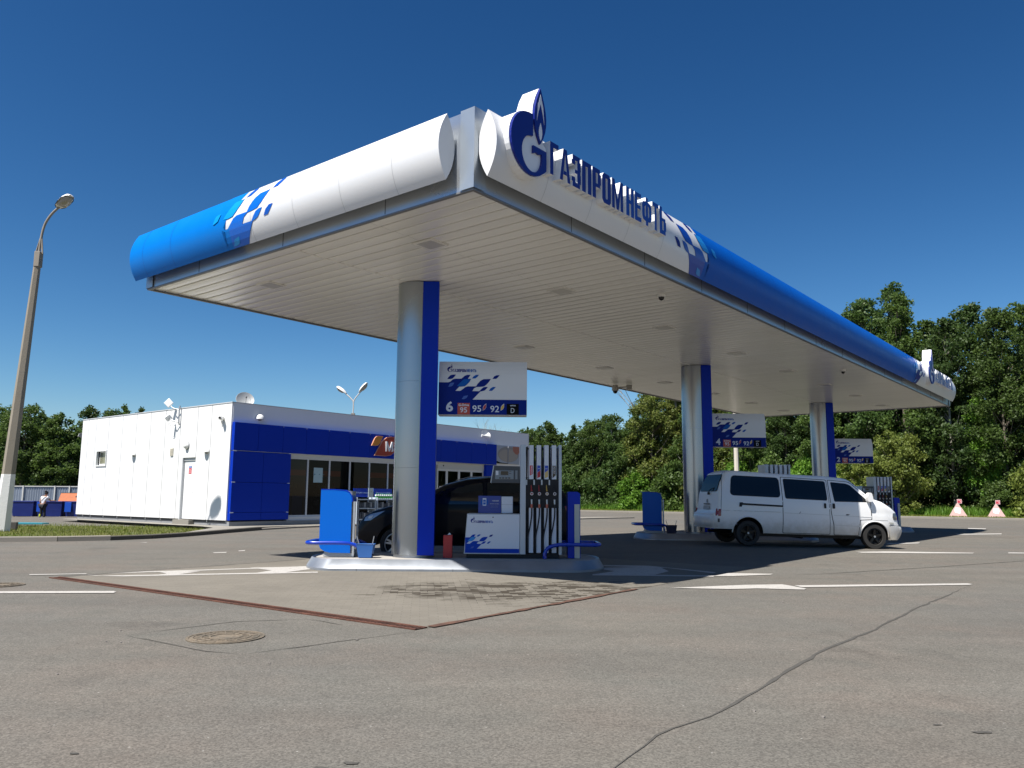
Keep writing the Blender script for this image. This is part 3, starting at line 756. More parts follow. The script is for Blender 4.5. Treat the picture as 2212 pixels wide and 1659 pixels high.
# short side: blue field toward the left end (larger y), pattern reads toward the corner
skin = lambda a: WB_S + .70 - a * .98
flag(sideS, lambda a: WB_S + .72 - a * .96, MATS["fascia_azure_sun"], mat("tile_deep_azure", (.0, .12, .56), .33), LT, DKB)
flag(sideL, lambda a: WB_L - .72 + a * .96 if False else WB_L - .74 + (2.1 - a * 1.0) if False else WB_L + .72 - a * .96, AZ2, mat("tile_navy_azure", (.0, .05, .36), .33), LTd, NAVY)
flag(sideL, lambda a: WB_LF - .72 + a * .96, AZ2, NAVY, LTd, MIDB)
# fascia lettering and emblem
def canopy_sign(u0, mirror=False):
    fn = lambda u, v, d: (u0 + u, -(d), H + v)
    WS = MATS["white_sign_paint"]
    # emblem: white body with blue faces
    e = MB()
    ex, ey, es = .24, .29, 1.42
    pr = lambda P: [(ex + a * es * .98, ey + b * es) for a, b in P]
    disc = arc(.33, .335, .335, 70, 430 - 110, 26); 
    body = [(a, b) for a, b in arc(.33, .335, .34, 78, 315, 24)] + [(.60, .10), (.62, .14), (.62, .385), (.56, .42)] 
    body += [(.595, .62), (.59, .78), (.55, .9), (.49, 1.005), (.43, .9), (.385, .78), (.375, .665)]
    e.prism(pr(body), .14, .44, fn)
    o = e.build("emblem_body", WS, cano, bev=0)
    e = MB(); emblem(e, fn, ex, ey, es, .47, 0, 1, .004, base=.442, sx=.98)
    e.build("emblem_face", [NAVY2, WS], cano)
    for wd, a0, a1, m in (("ГАЗПРОМ", 1.17, 3.26, NAVY2), ("НЕФТЬ", 3.36, 4.78, MIDB2)):
        for c, a, b in word_layout(wd, a0, a1):
            lb = MB()
            for P in GLY[c][1]:
                lb.prism([(a + p * (b - a), .475 + q * .51) for p, q in P], .20, .47, fn, 0, 1)
            lb.build("sign_letter", [WS, m], cano)
NAVY2 = mat("emblem_blue", (.002, .012, .20), .38)
MIDB2 = mat("letter_blue", (.0, .045, .33), .38)
canopy_sign(0.0); canopy_sign(26.2)
# recessed square lamps in the soffit
for i, (a, s) in enumerate([(1.45, 2.25), (1.4, 6.75), (5.35, 2.27), (5.35, 6.8), (9.9, 2.3), (9.9, 6.8), (14.4, 2.3), (14.4, 6.9), (18.6, 2.3), (18.6, 6.9), (22.6, 2.35), (22.6, 6.85), (26.6, 2.35), (26.6, 6.85), (30.8, 2.4), (30.5, 6.8)]):
    lamp = MB(); q = .17
    lamp.box(a - q - .05, s - q - .05, H - .014, a + q + .05, s + q + .05, H + .01, 0)
    lo = lamp.build("recessed_lamp", FM if False else mat("lamp_surround", (.72, .70, .65), .35), cano, bev=.004)
    l2 = MB(); l2.box(a - q, s - q, H - .019, a + q, s + q, H - .0145); x_ = l2.build("lamp_lens", mat("lamp_lens", (.48, .47, .43), .3), lo)
# columns: silver half round, blue flat-sided half, parallel to the islands
COLS = [(3.32, 4.38), (15.93, 4.42), (28.5, 4.46)]
inv = AZ
CSIL = mat("column_aluminium", (.33, .355, .38), .24, .93, var=.1, vscale=.5)
CBLU = mat("column_blue", (.0, .027, .42), .4, spec=.15, var=.04)
for i, (a, s) in enumerate(COLS):
    wx, wy = cs(a, s); zb = gz(wx, wy) + .2
    t = Matrix.Translation((a, s, 0)) @ Matrix.Rotation(-AZ, 4, 'Z')
    mb = MB(); mb.T = t; r = .435
    for z0, z1 in ((zb + .04, 1.9), (1.903, 3.6), (3.603, H - .01)):
        mb.lathe([(r, z0), (r, z1)], 26, arc=(R(86), R(292)))
    c = mb.build("column", CSIL, cano, smooth=60)
    mb = MB(); mb.T = t; q8 = [(.115, -r - .004), (r - .005, -r - .004), (r - .02, -.15), (r - .09, .16), (.24, .36), (.05, r + .004), (.0, r - .03), (.115, -r + .05)]; mb.prism(q8, zb + .04, H - .011, lambda u, v, d: (u, v, d))
    mb.build("blue_cladding", CBLU, c)
    mb = MB(); mb.T = t; mb.cyl((0, 0, zb - .22), .40, .26, 32)
    mb.build("column_foot", GALV, c, smooth=40)

# ---------------------------------------------------------------- price signs hung on the columns
def logo(mb, fn, x, y, s, d, navy=0, mid=1, white=2):
    """emblem and name in flat vinyl, s = emblem height"""
    emblem(mb, fn, x, y, s, d, navy, white, .0012, sx=1.0)
    flat_word(mb, "ГАЗПРОМ", fn, x + s * .66, y + s * .0, x + s * 2.25, y + s * .37, d, navy, .0015)
    flat_word(mb, "НЕФТЬ", fn, x + s * 2.32, y + s * .0, x + s * 3.42, y + s * .37, d, mid, .0015)
def wave(mb, fn, ox, oy, k, d, cut=None, m=(0, 1, 2, 3, 4)):
    f = lambda P: [(ox + a * k, oy + b * k) for a, b in P]
    mb.prism(f(W_BLUE if cut is None else cut), d, d + .0015, fn, m[0])
    for P in W_LEAF_D: mb.prism(f(P), d, d + .0015, fn, m[1])
    for P in W_LEAF_M: mb.prism(f(P), d, d + .0015, fn, m[2])
    mb.prism(f(W_TEAL), d + .0015, d + .003, fn, m[3])
    for P in W_PALE: mb.prism(f(P), d + .0015, d + .003, fn, m[4])
SW, SH = 1.76, 1.085
SIGNW = mat("sign_board_white", (.66, .68, .70), .35, var=.03, vscale=1)
def price_sign(i, num, label):
    wx, wy = cs(*COLS[i]); g = gz(wx, wy)
    t = thing("price_sign", label, "price sign", (wx + .437, wy, 2.96 + g * .5), 0, "price signs on the canopy columns")
    mb = MB(); nb = 12; P = []
    for k in range(nb + 1):                      # board bulges slightly, with a curved outer end
        a = k / nb; P.append((a * SW, -.15 - .05 * math.sin(math.pi * a)))
    D_ = lambda v: .20 - .11 * max(0, (v - .74) / .345) ** 2
    for k in range(nb): z0, z1 = SH * k / nb, SH * (k + 1) / nb; mb.add([(x_, s_ * D_(z_), z_) for z_ in (z0, z1) for x_, s_ in ((0, -1), (SW, -1), (SW, 1), (0, 1))], [(i, (i + 1) % 4, 4 + (i + 1) % 4, 4 + i) for i in range(4)] + ([(0, 1, 2, 3)] if k == 0 else []) + ([(4, 5, 6, 7)] if k == nb - 1 else []))
    mb.build("board", SIGNW, t, smooth=40)
    fn = lambda u, v, d: Vector((u, -D_(v) - d, v))
    mb = MB(); k = SW
    wave(mb, fn, .004, .0, k, .001)
    mb.prism([(.685, .004), (SW - .005, .004), (SW - .005, .305), (.685, .305)], .001, .0025, fn, 0)
    mb.prism([(.004, .004), (.685, .004), (.685, .312), (.004, .312)], .001, .0026, fn, 0)
    mb.build("wave_print", [NAVYS, NAVYS, MIDB, TEALS, PALEB], t)
    mb = MB(); logo(mb, fn, .165, .86, .17, .001)
    mb.build("logo_print", [NAVYS, MIDB, SIGNW], t)
    tx = MB(); WT = 0
    put_text(tx, num, fn, .155, .062, .295, .268, .003, .0045, 0, .035)
    put_text(tx, "95", fn, .68, .06, .855, .19, .003, .0045, 0, .01)
    put_text(tx, "92", fn, 1.035, .055, 1.21, .185, .003, .0045, 0, .01)
    tx.prism([(.385, .006), (.63, .006), (.63, .235), (.385, .235)], .003, .0045, fn, 1)
    put_text(tx, "G-Drive", fn, .405, .172, .61, .222, .0046, .006, 0, .03)
    put_text(tx, "95", fn, .435, .045, .575, .15, .0046, .006, 0, .01)
    tx.prism([(1.36, .006), (1.60, .006), (1.60, .225), (1.36, .225)], .003, .0045, fn, 2)
    put_text(tx, "опти", fn, 1.43, .178, 1.535, .202, .0046, .006, 0, .03)
    put_text(tx, "D", fn, 1.442, .045, 1.515, .14, .0046, .006, 0, .0)
    for x0, m in ((.885, 3), (1.24, 4)):
        lf = [(0, 0), (.004, .075), (.03, .115), (.07, .145), (.068, .07), (.045, .03)]
        tx.prism([(x0 + a, .085 + b) for a, b in lf], .003, .0042, fn, 0)
        tx.prism([(x0 + .007 + a * .82, .095 + b * .84) for a, b in lf], .0042, .005, fn, m)
    tx.build("fuel_grades", [mat("sign_lettering", (.62, .68, .76), .4), mat("sign_red_orange", (.42, .055, .03), .4), mat("sign_black", (.002, .002, .003), .5, spec=.1), mat("leaf_red", (.4, .01, .03), .4), mat("leaf_amber", (.65, .42, .06), .4)], t)
NAVYS = mat("sign_navy", (.001, .016, .20), .45, spec=.12); TEALS = mat("sign_teal_blue", (.0, .09, .40), .45, spec=.15)
price_sign(0, "6", "price sign numbered 6 on the nearest column")
price_sign(1, "4", "price sign numbered 4 on the middle column behind the van")
price_sign(2, "2", "price sign numbered 2 on the farthest column")

# ---------------------------------------------------------------- pump islands
TILE = mat("island_top", (.34, .32, .29), .8, var=.1, vscale=4, bump=.2)
ISL_M = mat("island_steel", (.25, .27, .30), .36, .5, var=.28, vscale=2.6)
def stadium(x0, x1, hw, n=14):
    P = []
    for i in range(n + 1):
        a = R(-90 + 180 * i / n); P.append((x1 - hw * .62 + hw * .62 * math.cos(a), hw * math.sin(a)))
    for i in range(n + 1):
        a = R(90 + 180 * i / n); P.append((x0 + hw * .62 + hw * .62 * math.cos(a), hw * math.sin(a)))
    return P
def island(i, label):
    wx, wy = cs(*COLS[i]); g = gz(wx, wy)
    t = thing("pump_island", label, "pump island", (wx, wy, g), 0, "raised pump islands under the canopy")
    A = stadium(-1.95, 3.62, 1.02); Bt = stadium(-2.04, 3.71, 1.16)
    mb = MB(); n = len(A)
    rows = [[(x, y, -.02) for x, y in Bt], [(x, y, .045) for x, y in Bt], [(x, y, .2) for x, y in A], [(x * .995 + .004, y * .985, .205) for x, y in A], [(x * .98 + .016, y * .955, .19) for x, y in A]]
    vs = [p for r_ in rows for p in r_]
    mb.add(vs, [(j * n + k, j * n + (k + 1) % n, (j + 1) * n + (k + 1) % n, (j + 1) * n + k) for j in range(4) for k in range(n)])
    mb.build("steel_edge", ISL_M, t, smooth=30)
    mb = MB()
    for u in (-.9, .85, 2.6): mb.box(u, -1.163, .0, u + .006, -1.10, .05)
    mb.build("edge_joint", DGREY, t)
    mb = MB(); mb.add([(x * .98 + .016, y * .957, .186) for x, y in A], [tuple(range(n))]); mb.build("island_top", TILE, t)
    return t
island(0, "nearest steel-edged pump island, in the foreground")
island(1, "steel-edged pump island hidden partly by the white van")
island(2, "farthest pump island behind the white van")

# ---------------------------------------------------------------- fuel dispensers
DW = mat("dispenser_white", (.62, .65, .70), .35, var=.03, vscale=2)
DGR = mat("dispenser_pillar", (.42, .46, .50), .38, .35, var=.05)
def dispenser(i, label):
    wx, wy = cs(*COLS[i]); g = gz(wx, wy)
    t = thing("fuel_dispenser", label, "fuel dispenser", (wx + 1.9, wy, g + .19), 0, "fuel dispensers on the pump islands")
    f0 = -.36                                     # front plane, local y
    fn = frame((0, f0, -.19), (1, 0, 0), (0, 0, 1), (0, -1, 0))
    mb = MB(); mb.box(-.85, f0 + .04, 0, .93, -f0 - .04, .09); mb.build("plinth", BLACK, t)
    # cabinet with slightly slanting left side
    mb = MB(); P = [(-.90, .27), (.17, .27), (.17, 1.03), (-.845, 1.03)]
    mb.prism(P, -.72, 0, fn); mb.build("cabinet", DGR, t, bev=.008)
    mb = MB(); P2 = [(-.885, .285), (.165, .285), (.165, 1.012), (-.832, 1.012)]
    mb.prism(P2, .001, .014, fn); mb.build("front_panel", DW, t, bev=.003)
    mb = MB(); k = .78
    cut = [(a, b) for a, b in W_BLUE]
    oxx, oyy = -.885, .29
    f = lambda P: [(oxx + .02 + a * k * 1.0, oyy + .085 + (b - .176) * k * 1.0) for a, b in P]
    poly = [(-.876, .62 + .02), (-.81 + .02, .64), ] 
    WBD = _pp([(235, 775), (300, 775), (400, 772), (520, 765), (600, 700), (640, 640), (665, 605), (700, 572), (745, 555), (803, 555), (785, 585), (755, 627), (815, 628), (790, 680), (740, 735), (700, 765), (640, 772), (605, 773), (535, 848), (625, 848), (670, 815), (710, 780), (760, 764), (905, 765), (935, 715), (985, 660), (1040, 632), (1170, 628), (1145, 670), (1100, 725), (1050, 765), (985, 773), (915, 776), (870, 800), (840, 850), (965, 851), (1000, 815), (1030, 785), (1070, 773), (1118, 773), (1095, 805), (1060, 838), (1020, 851), (985, 857), (850, 1000), (235, 1000)])
    g2 = lambda P: [(max(-.876, -1.04 + a * 1.02), .372 + (b - .176) * .95) for a, b in P]
    WBD2 = _pp([(480, 650), (640, 645), (665, 605), (700, 572), (745, 555), (803, 555), (785, 585), (755, 627), (815, 628), (790, 680), (740, 735), (700, 765), (640, 772), (605, 773), (535, 848), (625, 848), (670, 815), (710, 780), (760, 764), (905, 765), (935, 715), (985, 660), (1040, 632), (1170, 628), (1145, 670), (1100, 725), (1050, 765), (985, 773), (915, 776), (870, 800), (840, 850), (965, 851), (1000, 815), (1030, 785), (1070, 773), (1118, 773), (1095, 805), (1060, 838), (1020, 851), (985, 857), (850, 1000), (485, 1000)])
    mb.prism(g2(WBD2), .0145, .016, fn, 0)
    mb.prism([(-.880, .290), (.16, .290), (.16, .372), (-.876, .372)], .0145, .016, fn, 0)
    for P in W_LEAF_D[1:]: mb.prism(g2(P), .0145, .016, fn, 1)
    for P in W_LEAF_M: mb.prism(g2(P), .0145, .016, fn, 2)
    mb.prism(g2(W_TEAL), .0165, .018, fn, 3)
    mb.prism(g2(W_PALE[1]), .0165, .018, fn, 4)
    logo(mb, fn, -.775, .855, .125, .0145, 5, 2, 6)
    mb.build("panel_print", [mat("print_blue", (.0, .045, .38), .45, spec=.15), NAVYS, MIDB, TEALB, PALEB, NAVYS, DW], t)
    mb = MB(); mb.cyl((-.345, f0 - .015, .775), .012, .006, 12, ax='y'); mb.build("lock", BLACK, t)
    # display head
    mb = MB(); hd = [(-.39, 1.625), (.165, 1.625), (.165, 1.945), (-.335, 1.955)]
    mb.prism(hd, -.70, .02, fn); mb.build("display_head", DGREY, t, bev=.01)
    mb = MB(); mb.prism([(-.405, 1.63), (-.39, 1.62), (-.333, 1.955), (-.352, 1.958)], -.68, .03, fn); mb.build("head_trim", GALV, t)
    mb = MB(); fb(mb, -.315, 1.695, .045, 1.865, .021, .027, fn); fb(mb, .075, 1.695, .12, 1.865, .021, .027, fn)
    sc_ = mb.build("display_plate", mat("display_plate", (.2, .23, .25), .4), t)
    mb = MB(); fb(mb, -.205, 1.775, -.06, 1.85, .028, .031, fn, 0); fb(mb, -.30, 1.775, -.25, 1.855, .028, .031, fn, 1)
    for k in range(4): fb(mb, -.235 + k * .058, 1.708, -.195 + k * .058, 1.728, .028, .034, fn, 0)
    for k in range(6): fb(mb, .085, 1.705 + k * .026, .11, 1.72 + k * .026, .028, .031, fn, 2)
    for k in range(2): fb(mb, -.045, 1.84 - k * .04, .0, 1.848 - k * .04, .028, .03, fn, 0)
    mb.build("screen", [BLACKG, DW, GREYP], sc_)
    # hose tower: left pillar, divided bays, right rail
    mb = MB(); fb(mb, .175, .27, .28, 2.365, -.72, .02, fn); mb.build("tower_pillar", DGR, t, bev=.006)
    mb = MB(); fb(mb, .875 + .045, .27, .975, 2.365, -.72, .015, fn); mb.build("tower_rail", DGR, t, bev=.006)
    mb = MB(); fb(mb, .282, .27, .918, 1.62, -.60, -.10, fn); fb(mb, .282, 1.15, .918, 1.70, -.10, -.005, fn)
    mb.build("nozzle_housing", BLACK, t)
    cols4 = [(.345, 0), (.492, 1), (.64, 2), (.787, 3)]
    for x0, ci in cols4:
        mb = MB(); fb(mb, x0, 1.70, x0 + .085, 2.36, -.70, .0, fn); mb.build("fin", DW, t, bev=.003)
        mb = MB(); fb(mb, x0, .30, x0 + .085, 1.15, -.098, .0, fn); mb.build("lower_fin", DW, t, bev=.003)
        mb = MB()
        if ci == 0: mb.prism([(x0 + .015, 1.77), (x0 + .07, 1.80), (x0 + .07, 1.965), (x0 + .015, 1.965)], .001, .003, fn, 0)
        elif ci == 3: mb.prism([(x0 + .012, 1.72), (x0 + .075, 1.78), (x0 + .075, 1.965), (x0 + .012, 1.965)], .001, .003, fn, 1)
        else:
            mb.prism([(x0 + .01, 1.83), (x0 + .075, 1.88), (x0 + .075, 1.965), (x0 + .01, 1.965)], .001, .003, fn, 2)
            mb.prism([(x0 + .012, 1.72), (x0 + .075, 1.75), (x0 + .075, 1.875), (x0 + .012, 1.825)], .001, .003, fn, 3 if ci == 1 else 4)
            put_text(mb, "95" if ci == 1 else "92", fn, x0 + .022, 1.895, x0 + .063, 1.915, .0035, .0045, 5, .02)
        if ci in (0, 3):
            vf = (lambda x00: (lambda u, v, d: fn(x00 + .058 - v, 1.80 + u if ci == 0 else 1.81 + u, d)))(x0)
            put_text(mb, "G-Drive" if ci == 0 else "ОПТИ", vf, 0, 0, .15, .028, .0035, .0045, 5, .02)
        mb.build("grade_sticker", [mat("sticker_red", (.5, .03, .04), .4), BLACKG, mat("sticker_blue", (.01, .05, .4), .4), MATS["leaf_red"], mat("sticker_gold", (.6, .42, .15), .4), DW], t)
        # nozzle: spout, badge, hand lever and hose
        cl = [mat("nozzle_red", (.35, .03, .02), .5), mat("nozzle_dark_red", (.25, .02, .02), .5), mat("nozzle_yellow", (.45, .28, .05), .5), BLACK][ci]
        xc = x0 + .05; y = f0 - .02
        mb = MB(); mb.tube([(xc - .008, y, 1.40), (xc - .006, y - .01, 1.33), (xc, y - .02, 1.28)], [.007, .013, .018], 8)
        nz = mb.build("nozzle", cl, t, smooth=60)
        mb = MB(); mb.cyl((xc + .003, y - .015, 1.23), .032, -.02, 16, ax='y'); mb.build("badge", mat("nozzle_badge", (.55, .5, .48), .4), nz)
        mb = MB(); mb.cyl((xc + .003, y - .036, 1.23), .016, -.003, 12, ax='y'); mb.build("badge_centre", cl, nz)
        mb = MB(); mb.tube([(xc, y, 1.12), (xc + .002, y - .01, 1.03)], [.018, .016], 8); mb.build("swivel", mat("swivel_grey", (.5, .5, .48), .4, .4), nz, smooth=50)
        mb = MB(); mb.tube([(xc + .002, y - .01, 1.03), (xc + .002, y - .01, .96)], [.023, .02], 8); mb.build("hose_sleeve", mat("sleeve_orange", (.5, .12, .07), .5) if ci != 3 else BLACK, nz, smooth=50)
        hp = [(xc + .005, y - .01, .97), (xc, y - .01, .80), (xc - .03, y - .015, .60), (xc - .065, y - .015, .42), (xc - .07, y - .01, .22), (xc - .07, y + .03, .10)]
        hs = smooth_path(hp, 5); mb = MB(); mb.tube(hs, .0135, 8); mb.build("hose", BLACK, t, smooth=60)
        xs_ = x0 - .045
        rr = random.Random(ci * 7 + i); mb = MB()
        for q in range(2):
            mb.tube([(xs_ + rr.uniform(-.015, .015), f0 + .12 + q * .14, 2.15), (xs_ + rr.uniform(-.02, .02), f0 + .1 + q * .14, 1.9), (xs_ + rr.uniform(-.01, .02), f0 + .08 + q * .14, 1.5)], .014, 6)
        mb.build("hanging_hose", BLACK, t, smooth=60)
        mb = MB(); mb.box(xs_ - .018, f0 - .001, 1.40, xs_ + .01, f0 + .10, 1.50); mb.build("hose_clip", GALV, t)
    mb = MB(); fb(mb, .282, 2.30, .918, 2.325, -.45, -.40, fn); mb.build("top_bar", DGREY, t)
    return t
def smooth_path(P, k=4):
    P = [Vector(p) for p in P]; Q = [P[0] * 2 - P[1]] + P + [P[-1] * 2 - P[-2]]; out = []
    for i in range(1, len(Q) - 2):
        for j in range(k):
            t = j / k; a, b, c, d = Q[i - 1], Q[i], Q[i + 1], Q[i + 2]
            out.append(.5 * ((2 * b) + (c - a) * t + (2 * a - 5 * b + 4 * c - d) * t * t + (3 * b - a - 3 * c + d) * t ** 3))
    out.append(P[-1]); return out
dispenser(0, "nearest fuel dispenser, white panel with a blue wave and four black hoses")
dispenser(1, "fuel dispenser showing only its top above the white van roof")
dispenser(2, "farthest fuel dispenser, behind the van's windscreen")
# advert boxes standing on the near dispenser
wx, wy = cs(*COLS[0]); DX, DY = wx + 1.9, wy
t = thing("advert_box", "blue advert box with a drawn phone, on the near dispenser cabinet", "advert box", (DX - .65 + .01, DY - .2, 1.04), 0)
mb = MB(); mb.box(0, 0, 0, .445, .12, .335); mb.build("box", mat("advert_blue", (.018, .045, .26), .35, var=.1), t, bev=.004)
fn = frame((0, 0, 0), (1, 0, 0), (0, 0, 1), (0, -1, 0)); mb = MB()
mb.prism(arc(.12, .21, .075, 0, 360, 18)[:-1], .001, .002, fn, 1); mb.prism(RC(.085, .145, .155, .29), .0025, .004, fn, 0); mb.prism(RC(.095, .165, .145, .26), .0045, .006, fn, 1)
mb.prism(RC(.10, .2, .14, .207), .0065, .0075, fn, 0); mb.prism(RC(.10, .225, .14, .232), .0065, .0075, fn, 0)
put_text(mb, "АЗС.GO", fn, .27, .228, .40, .252, .001, .003, 0, .03); put_text(mb, "Больше не надо", fn, .23, .175, .40, .19, .001, .003, 0, .02)
for q in range(3): put_text(mb, "стоять в очереди", fn, .24, .15 - q * .022, .38, .16 - q * .022, .001, .003, 2, .0)
mb.build("advert_print", [mat("print_white", (.6, .62, .66), .5), MIDB, mat("print_grey_blue", (.2, .25, .4), .5)], t)
t = thing("leaflet_box", "pale grey leaflet box beside the blue advert box on the near dispenser", "leaflet box", (DX - .19, DY - .2, 1.04), 0)
mb = MB(); mb.box(0, 0, 0, .225, .12, .325); mb.build("box", DW, t, bev=.012)
mb = MB(); mb.box(.0, -.003, .165, .225, -.0005, .169); mb.build("lid_gap", GREYP, t)
# waste bin
t = thing("waste_bin", "slim red waste bin with rubbish on top beside the column", "waste bin", (-1.21, 15.72, .19), 0)
mb = MB(); mb.box(-.085, -.085, 0, .085, .085, .43); mb.build("bin_body", RED, t, bev=.006)
mb = MB(); mb.box(-.07, -.07, .40, .07, .07, .434); mb.build("bin_mouth", BLACK, t)
mb = MB(); mb.add([(-.01, -.05, .43), (.055, -.045, .44), (.05, .02, .45), (.03, -.04, .475), (.0, .02, .45)], [(0, 1, 3), (1, 2, 3), (2, 4, 3), (4, 0, 3), (0, 1, 2, 4)]); mb.build("paper", WHITE, t)

# ---------------------------------------------------------------- blue service stands, hoop guards, buckets
GP = mat("stand_grey", (.36, .37, .37), .45, var=.05)
def service_stand(x, y, z, label, kind, group="blue service stands at the ends of the islands"):
    t = thing("service_stand", label, "service stand", (x, y, z), 0, group)
    if kind == 'wide':
        fn = frame((0, -.30, 0), (1, 0, 0), (0, 0, 1), (0, -1, 0))
        P = [(-.29, .36), (-.29 + .02, .30), (-.2, .16), (-.08, .09), (.02, .07), (.30, .07)]
        P = [(-.30, 1.27), (-.30, .22)] + [(-.27, .15), (-.19, .10), (-.08, .075), (.30, .07)] + [(.30, 1.10), (.285, 1.16), (.24, 1.22), (.17, 1.25), (-.05, 1.27)]
        mb = MB(); mb.prism(P, -.035, 0, fn); mb.build("front_shield", AZURE, t, bev=.006)
        P2 = [(.30, 1.04), (.38, 1.05), (.375, 1.11), (.35, 1.17), (.30, 1.22), (.22, 1.26), (-.05, 1.285), (-.30, 1.285)] 
        top = [(-.30, 1.275), (-.05, 1.275), (.17, 1.255), (.24, 1.225), (.287, 1.162), (.305, 1.10), (.305, 1.05), (.36, 1.05), (.355, 1.11), (.33, 1.18), (.27, 1.25), (.18, 1.285), (-.05, 1.30), (-.30, 1.30)]
        mb = MB(); mb.prism([(-.30, 1.272), (-.05, 1.272), (.17, 1.252), (.243, 1.222), (.29, 1.162), (.305, 1.10), (.305, 1.045), (.32, 1.045), (.32, 1.10), (.30, 1.17), (.25, 1.235), (.175, 1.27), (-.05, 1.285), (-.30, 1.285)], -.42, .004, fn)
        mb.build("hood", BLUE, t, smooth=50)
        mb = MB(); mb.prism([(-.22, 0), (.33, 0), (.33, .07), (-.22, .07)], -.42, -.036, fn); fb(mb, -.20, .07, .30, 1.25, -.40, -.036, fn, 0)
        mb.build("cabinet", GP, t, bev=.004)
        mb = MB(); fb(mb, .335, 0, .375, 1.05, -.06, .0, fn); fb(mb, .335, 0, .375, 1.05, -.42, -.36, fn); mb.build("side_post", GALV, t, bev=.004)
    elif kind == 'slim':
        mb = MB(); P = [(-.115, 0), (-.115, 1.24), (-.10, 1.27), (.06, 1.27), (.115, 1.245), (.125, 1.2), (.125, 0)]
        fn = frame((0, -.26, 0), (1, 0, 0), (0, 0, 1), (0, -1, 0))
        mb.prism(P, -.42, 0, fn); mb.build("body", BLUE, t, bev=.015)
        mb = MB(); fb(mb, .01, .0, .11, 1.03, .001, .03, fn); mb.build("front_bar", mat("bar_grey", (.45, .45, .40), .5), t, bev=.006)
    return t
def hoop(x, y, z, flip, label, m=BLUE):
    """bent tube guard: loop round the stand at knee height, feet on the island"""
    s = -1 if flip else 1
    P = [(-.50, -.42, 0), (-.50, -.42, .10), (-.44, -.42, .20), (-.30, -.43, .255), (-.1, -.45, .27), (.40, -.46, .27), (.52, -.40, .27), (.56, -.25, .27), (.56, .25, .27), (.52, .40, .27), (.40, .46, .27), (-.1, .45, .27), (-.30, .43, .255), (-.44, .42, .20), (-.50, .42, .10), (-.50, .42, 0)]
    P = [(s * a, b, c) for a, b, c in P]
    mb = MB(); mb.tube(smooth_path(P, 5), .036, 12)
    o = mb.build("hoop_guard", m, None, smooth=60); o.location = (x, y, z)
    tag(o, label, "guard rail", "bent blue tube guards round the stands"); return o
IZ = .195
service_stand(-3.38, 15.95, IZ, "bright blue rounded service stand at the left end of the near island", 'wide')
hoop(-3.35, 15.95, IZ, True, "sunlit blue tube guard round the stand at the near island's left end", mat("guard_blue", (.0, .03, .34), .25, coat=.3))
service_stand(1.22, 16.0, IZ, "slim dark blue service stand with a grey bar at the near island's right end", 'slim')
hoop(1.15, 15.95, IZ, False, "shaded blue tube guard at the near island's right end", MATS["guard_blue"])
ix, iy = cs(*COLS[1]); g1 = gz(ix, iy)
service_stand(ix - 1.52, iy - .05, g1 + IZ, "dark blue rounded service stand left of the middle column", 'wide')
hoop(ix - 1.5, iy, g1 + IZ, True, "blue tube guard round the stand left of the middle column", MATS["guard_blue"])
ix3, iy3 = cs(*COLS[2])
service_stand(ix3 + 3.1, iy3, IZ, "blue service stand beside the farthest dispenser", 'slim')
def bucket(x, y, z, label, m):
    t = thing("squeegee_bucket", label, "bucket", (x, y, z), 0, "squeegee buckets on the islands")
    mb = MB(); rows = [(.125, .09, 0), (.165, .12, .25), (.175, .13, .255), (.15, .105, .25), (.11, .08, .03)]; vs = []
    for a, b, zz in rows: vs += [(-a, -b, zz), (a, -b, zz), (a, b, zz), (-a, b, zz)]
    mb.add(vs, [(j * 4 + k, j * 4 + (k + 1) % 4, (j + 1) * 4 + (k + 1) % 4, (j + 1) * 4 + k) for j in range(4) for k in range(4)] + [(0, 1, 2, 3), (16, 17, 18, 19)])
    mb.build("tub", m, t, bev=.006)
    for sx, tip in ((-.06, -.17), (.09, .16)):
        mb = MB(); mb.tube([(sx, -.02, .05), (tip, -.05, .40)], .009, 6); w_ = mb.build("squeegee", GALV, t)
        mb = MB(); mb.box(sx - .07, -.05, .03, sx + .07, -.01, .07); mb.build("squeegee_head", BLACK, w_)
    return t
bucket(-2.76, 15.55, IZ, "blue bucket with two squeegees beside the near column", mat("bucket_blue", (.02, .10, .32), .4, var=.1))
bucket(ix - .95, iy - .45, g1 + IZ, "dark bucket with squeegees left of the middle column", mat("bucket_dark", (.01, .015, .05), .4))

# ---------------------------------------------------------------- cameras under the canopy
def dome(a, s, label):
    x, y = cs(a, s); t = thing("dome_camera", label, "security camera", (x, y, CH0 + .012), 0, "dome cameras under the canopy")
    mb = MB(); mb.lathe([(.0, 0), (.085, 0), (.085, -.05), (.06, -.06)], 20); mb.build("mount", LAMPW, t, smooth=40)
    mb = MB(); mb.lathe([(.062, -.055), (.06, -.09), (.045, -.115), (.02, -.13), (0, -.133)], 20); mb.build("dome", BLACKG, t, smooth=80)
dome(6.9, .78, "small black dome camera under the near part of the canopy")
dome(19.4, .75, "small black dome camera under the far part of the canopy")
x, y = cs(17.9, 8.4)
t = thing("ptz_camera", "bulky grey swivel camera on a bracket at the canopy's rear edge", "security camera", (x, y, CH0), 0)
mb = MB(); mb.lathe([(0, .0), (.10, 0), (.12, -.06), (.13, -.20), (.10, -.22)], 20, c=(-.2, 0, -.05)); mb.build("housing", mat("camera_grey", (.4, .38, .33), .5), t, smooth=40)
mb = MB(); mb.lathe([(.09, -.22), (.08, -.28), (.04, -.32), (0, -.33)], 16, c=(-.2, 0, -.05)); mb.build("dome", BLACKG, t, smooth=80)
mb = MB(); mb.tube([(-.1, 0, -.14), (.25, 0, -.12)], .025, 8); mb.box(.22, -.08, -.22, .42, .08, -.04); mb.build("bracket", MATS["camera_grey"], t)
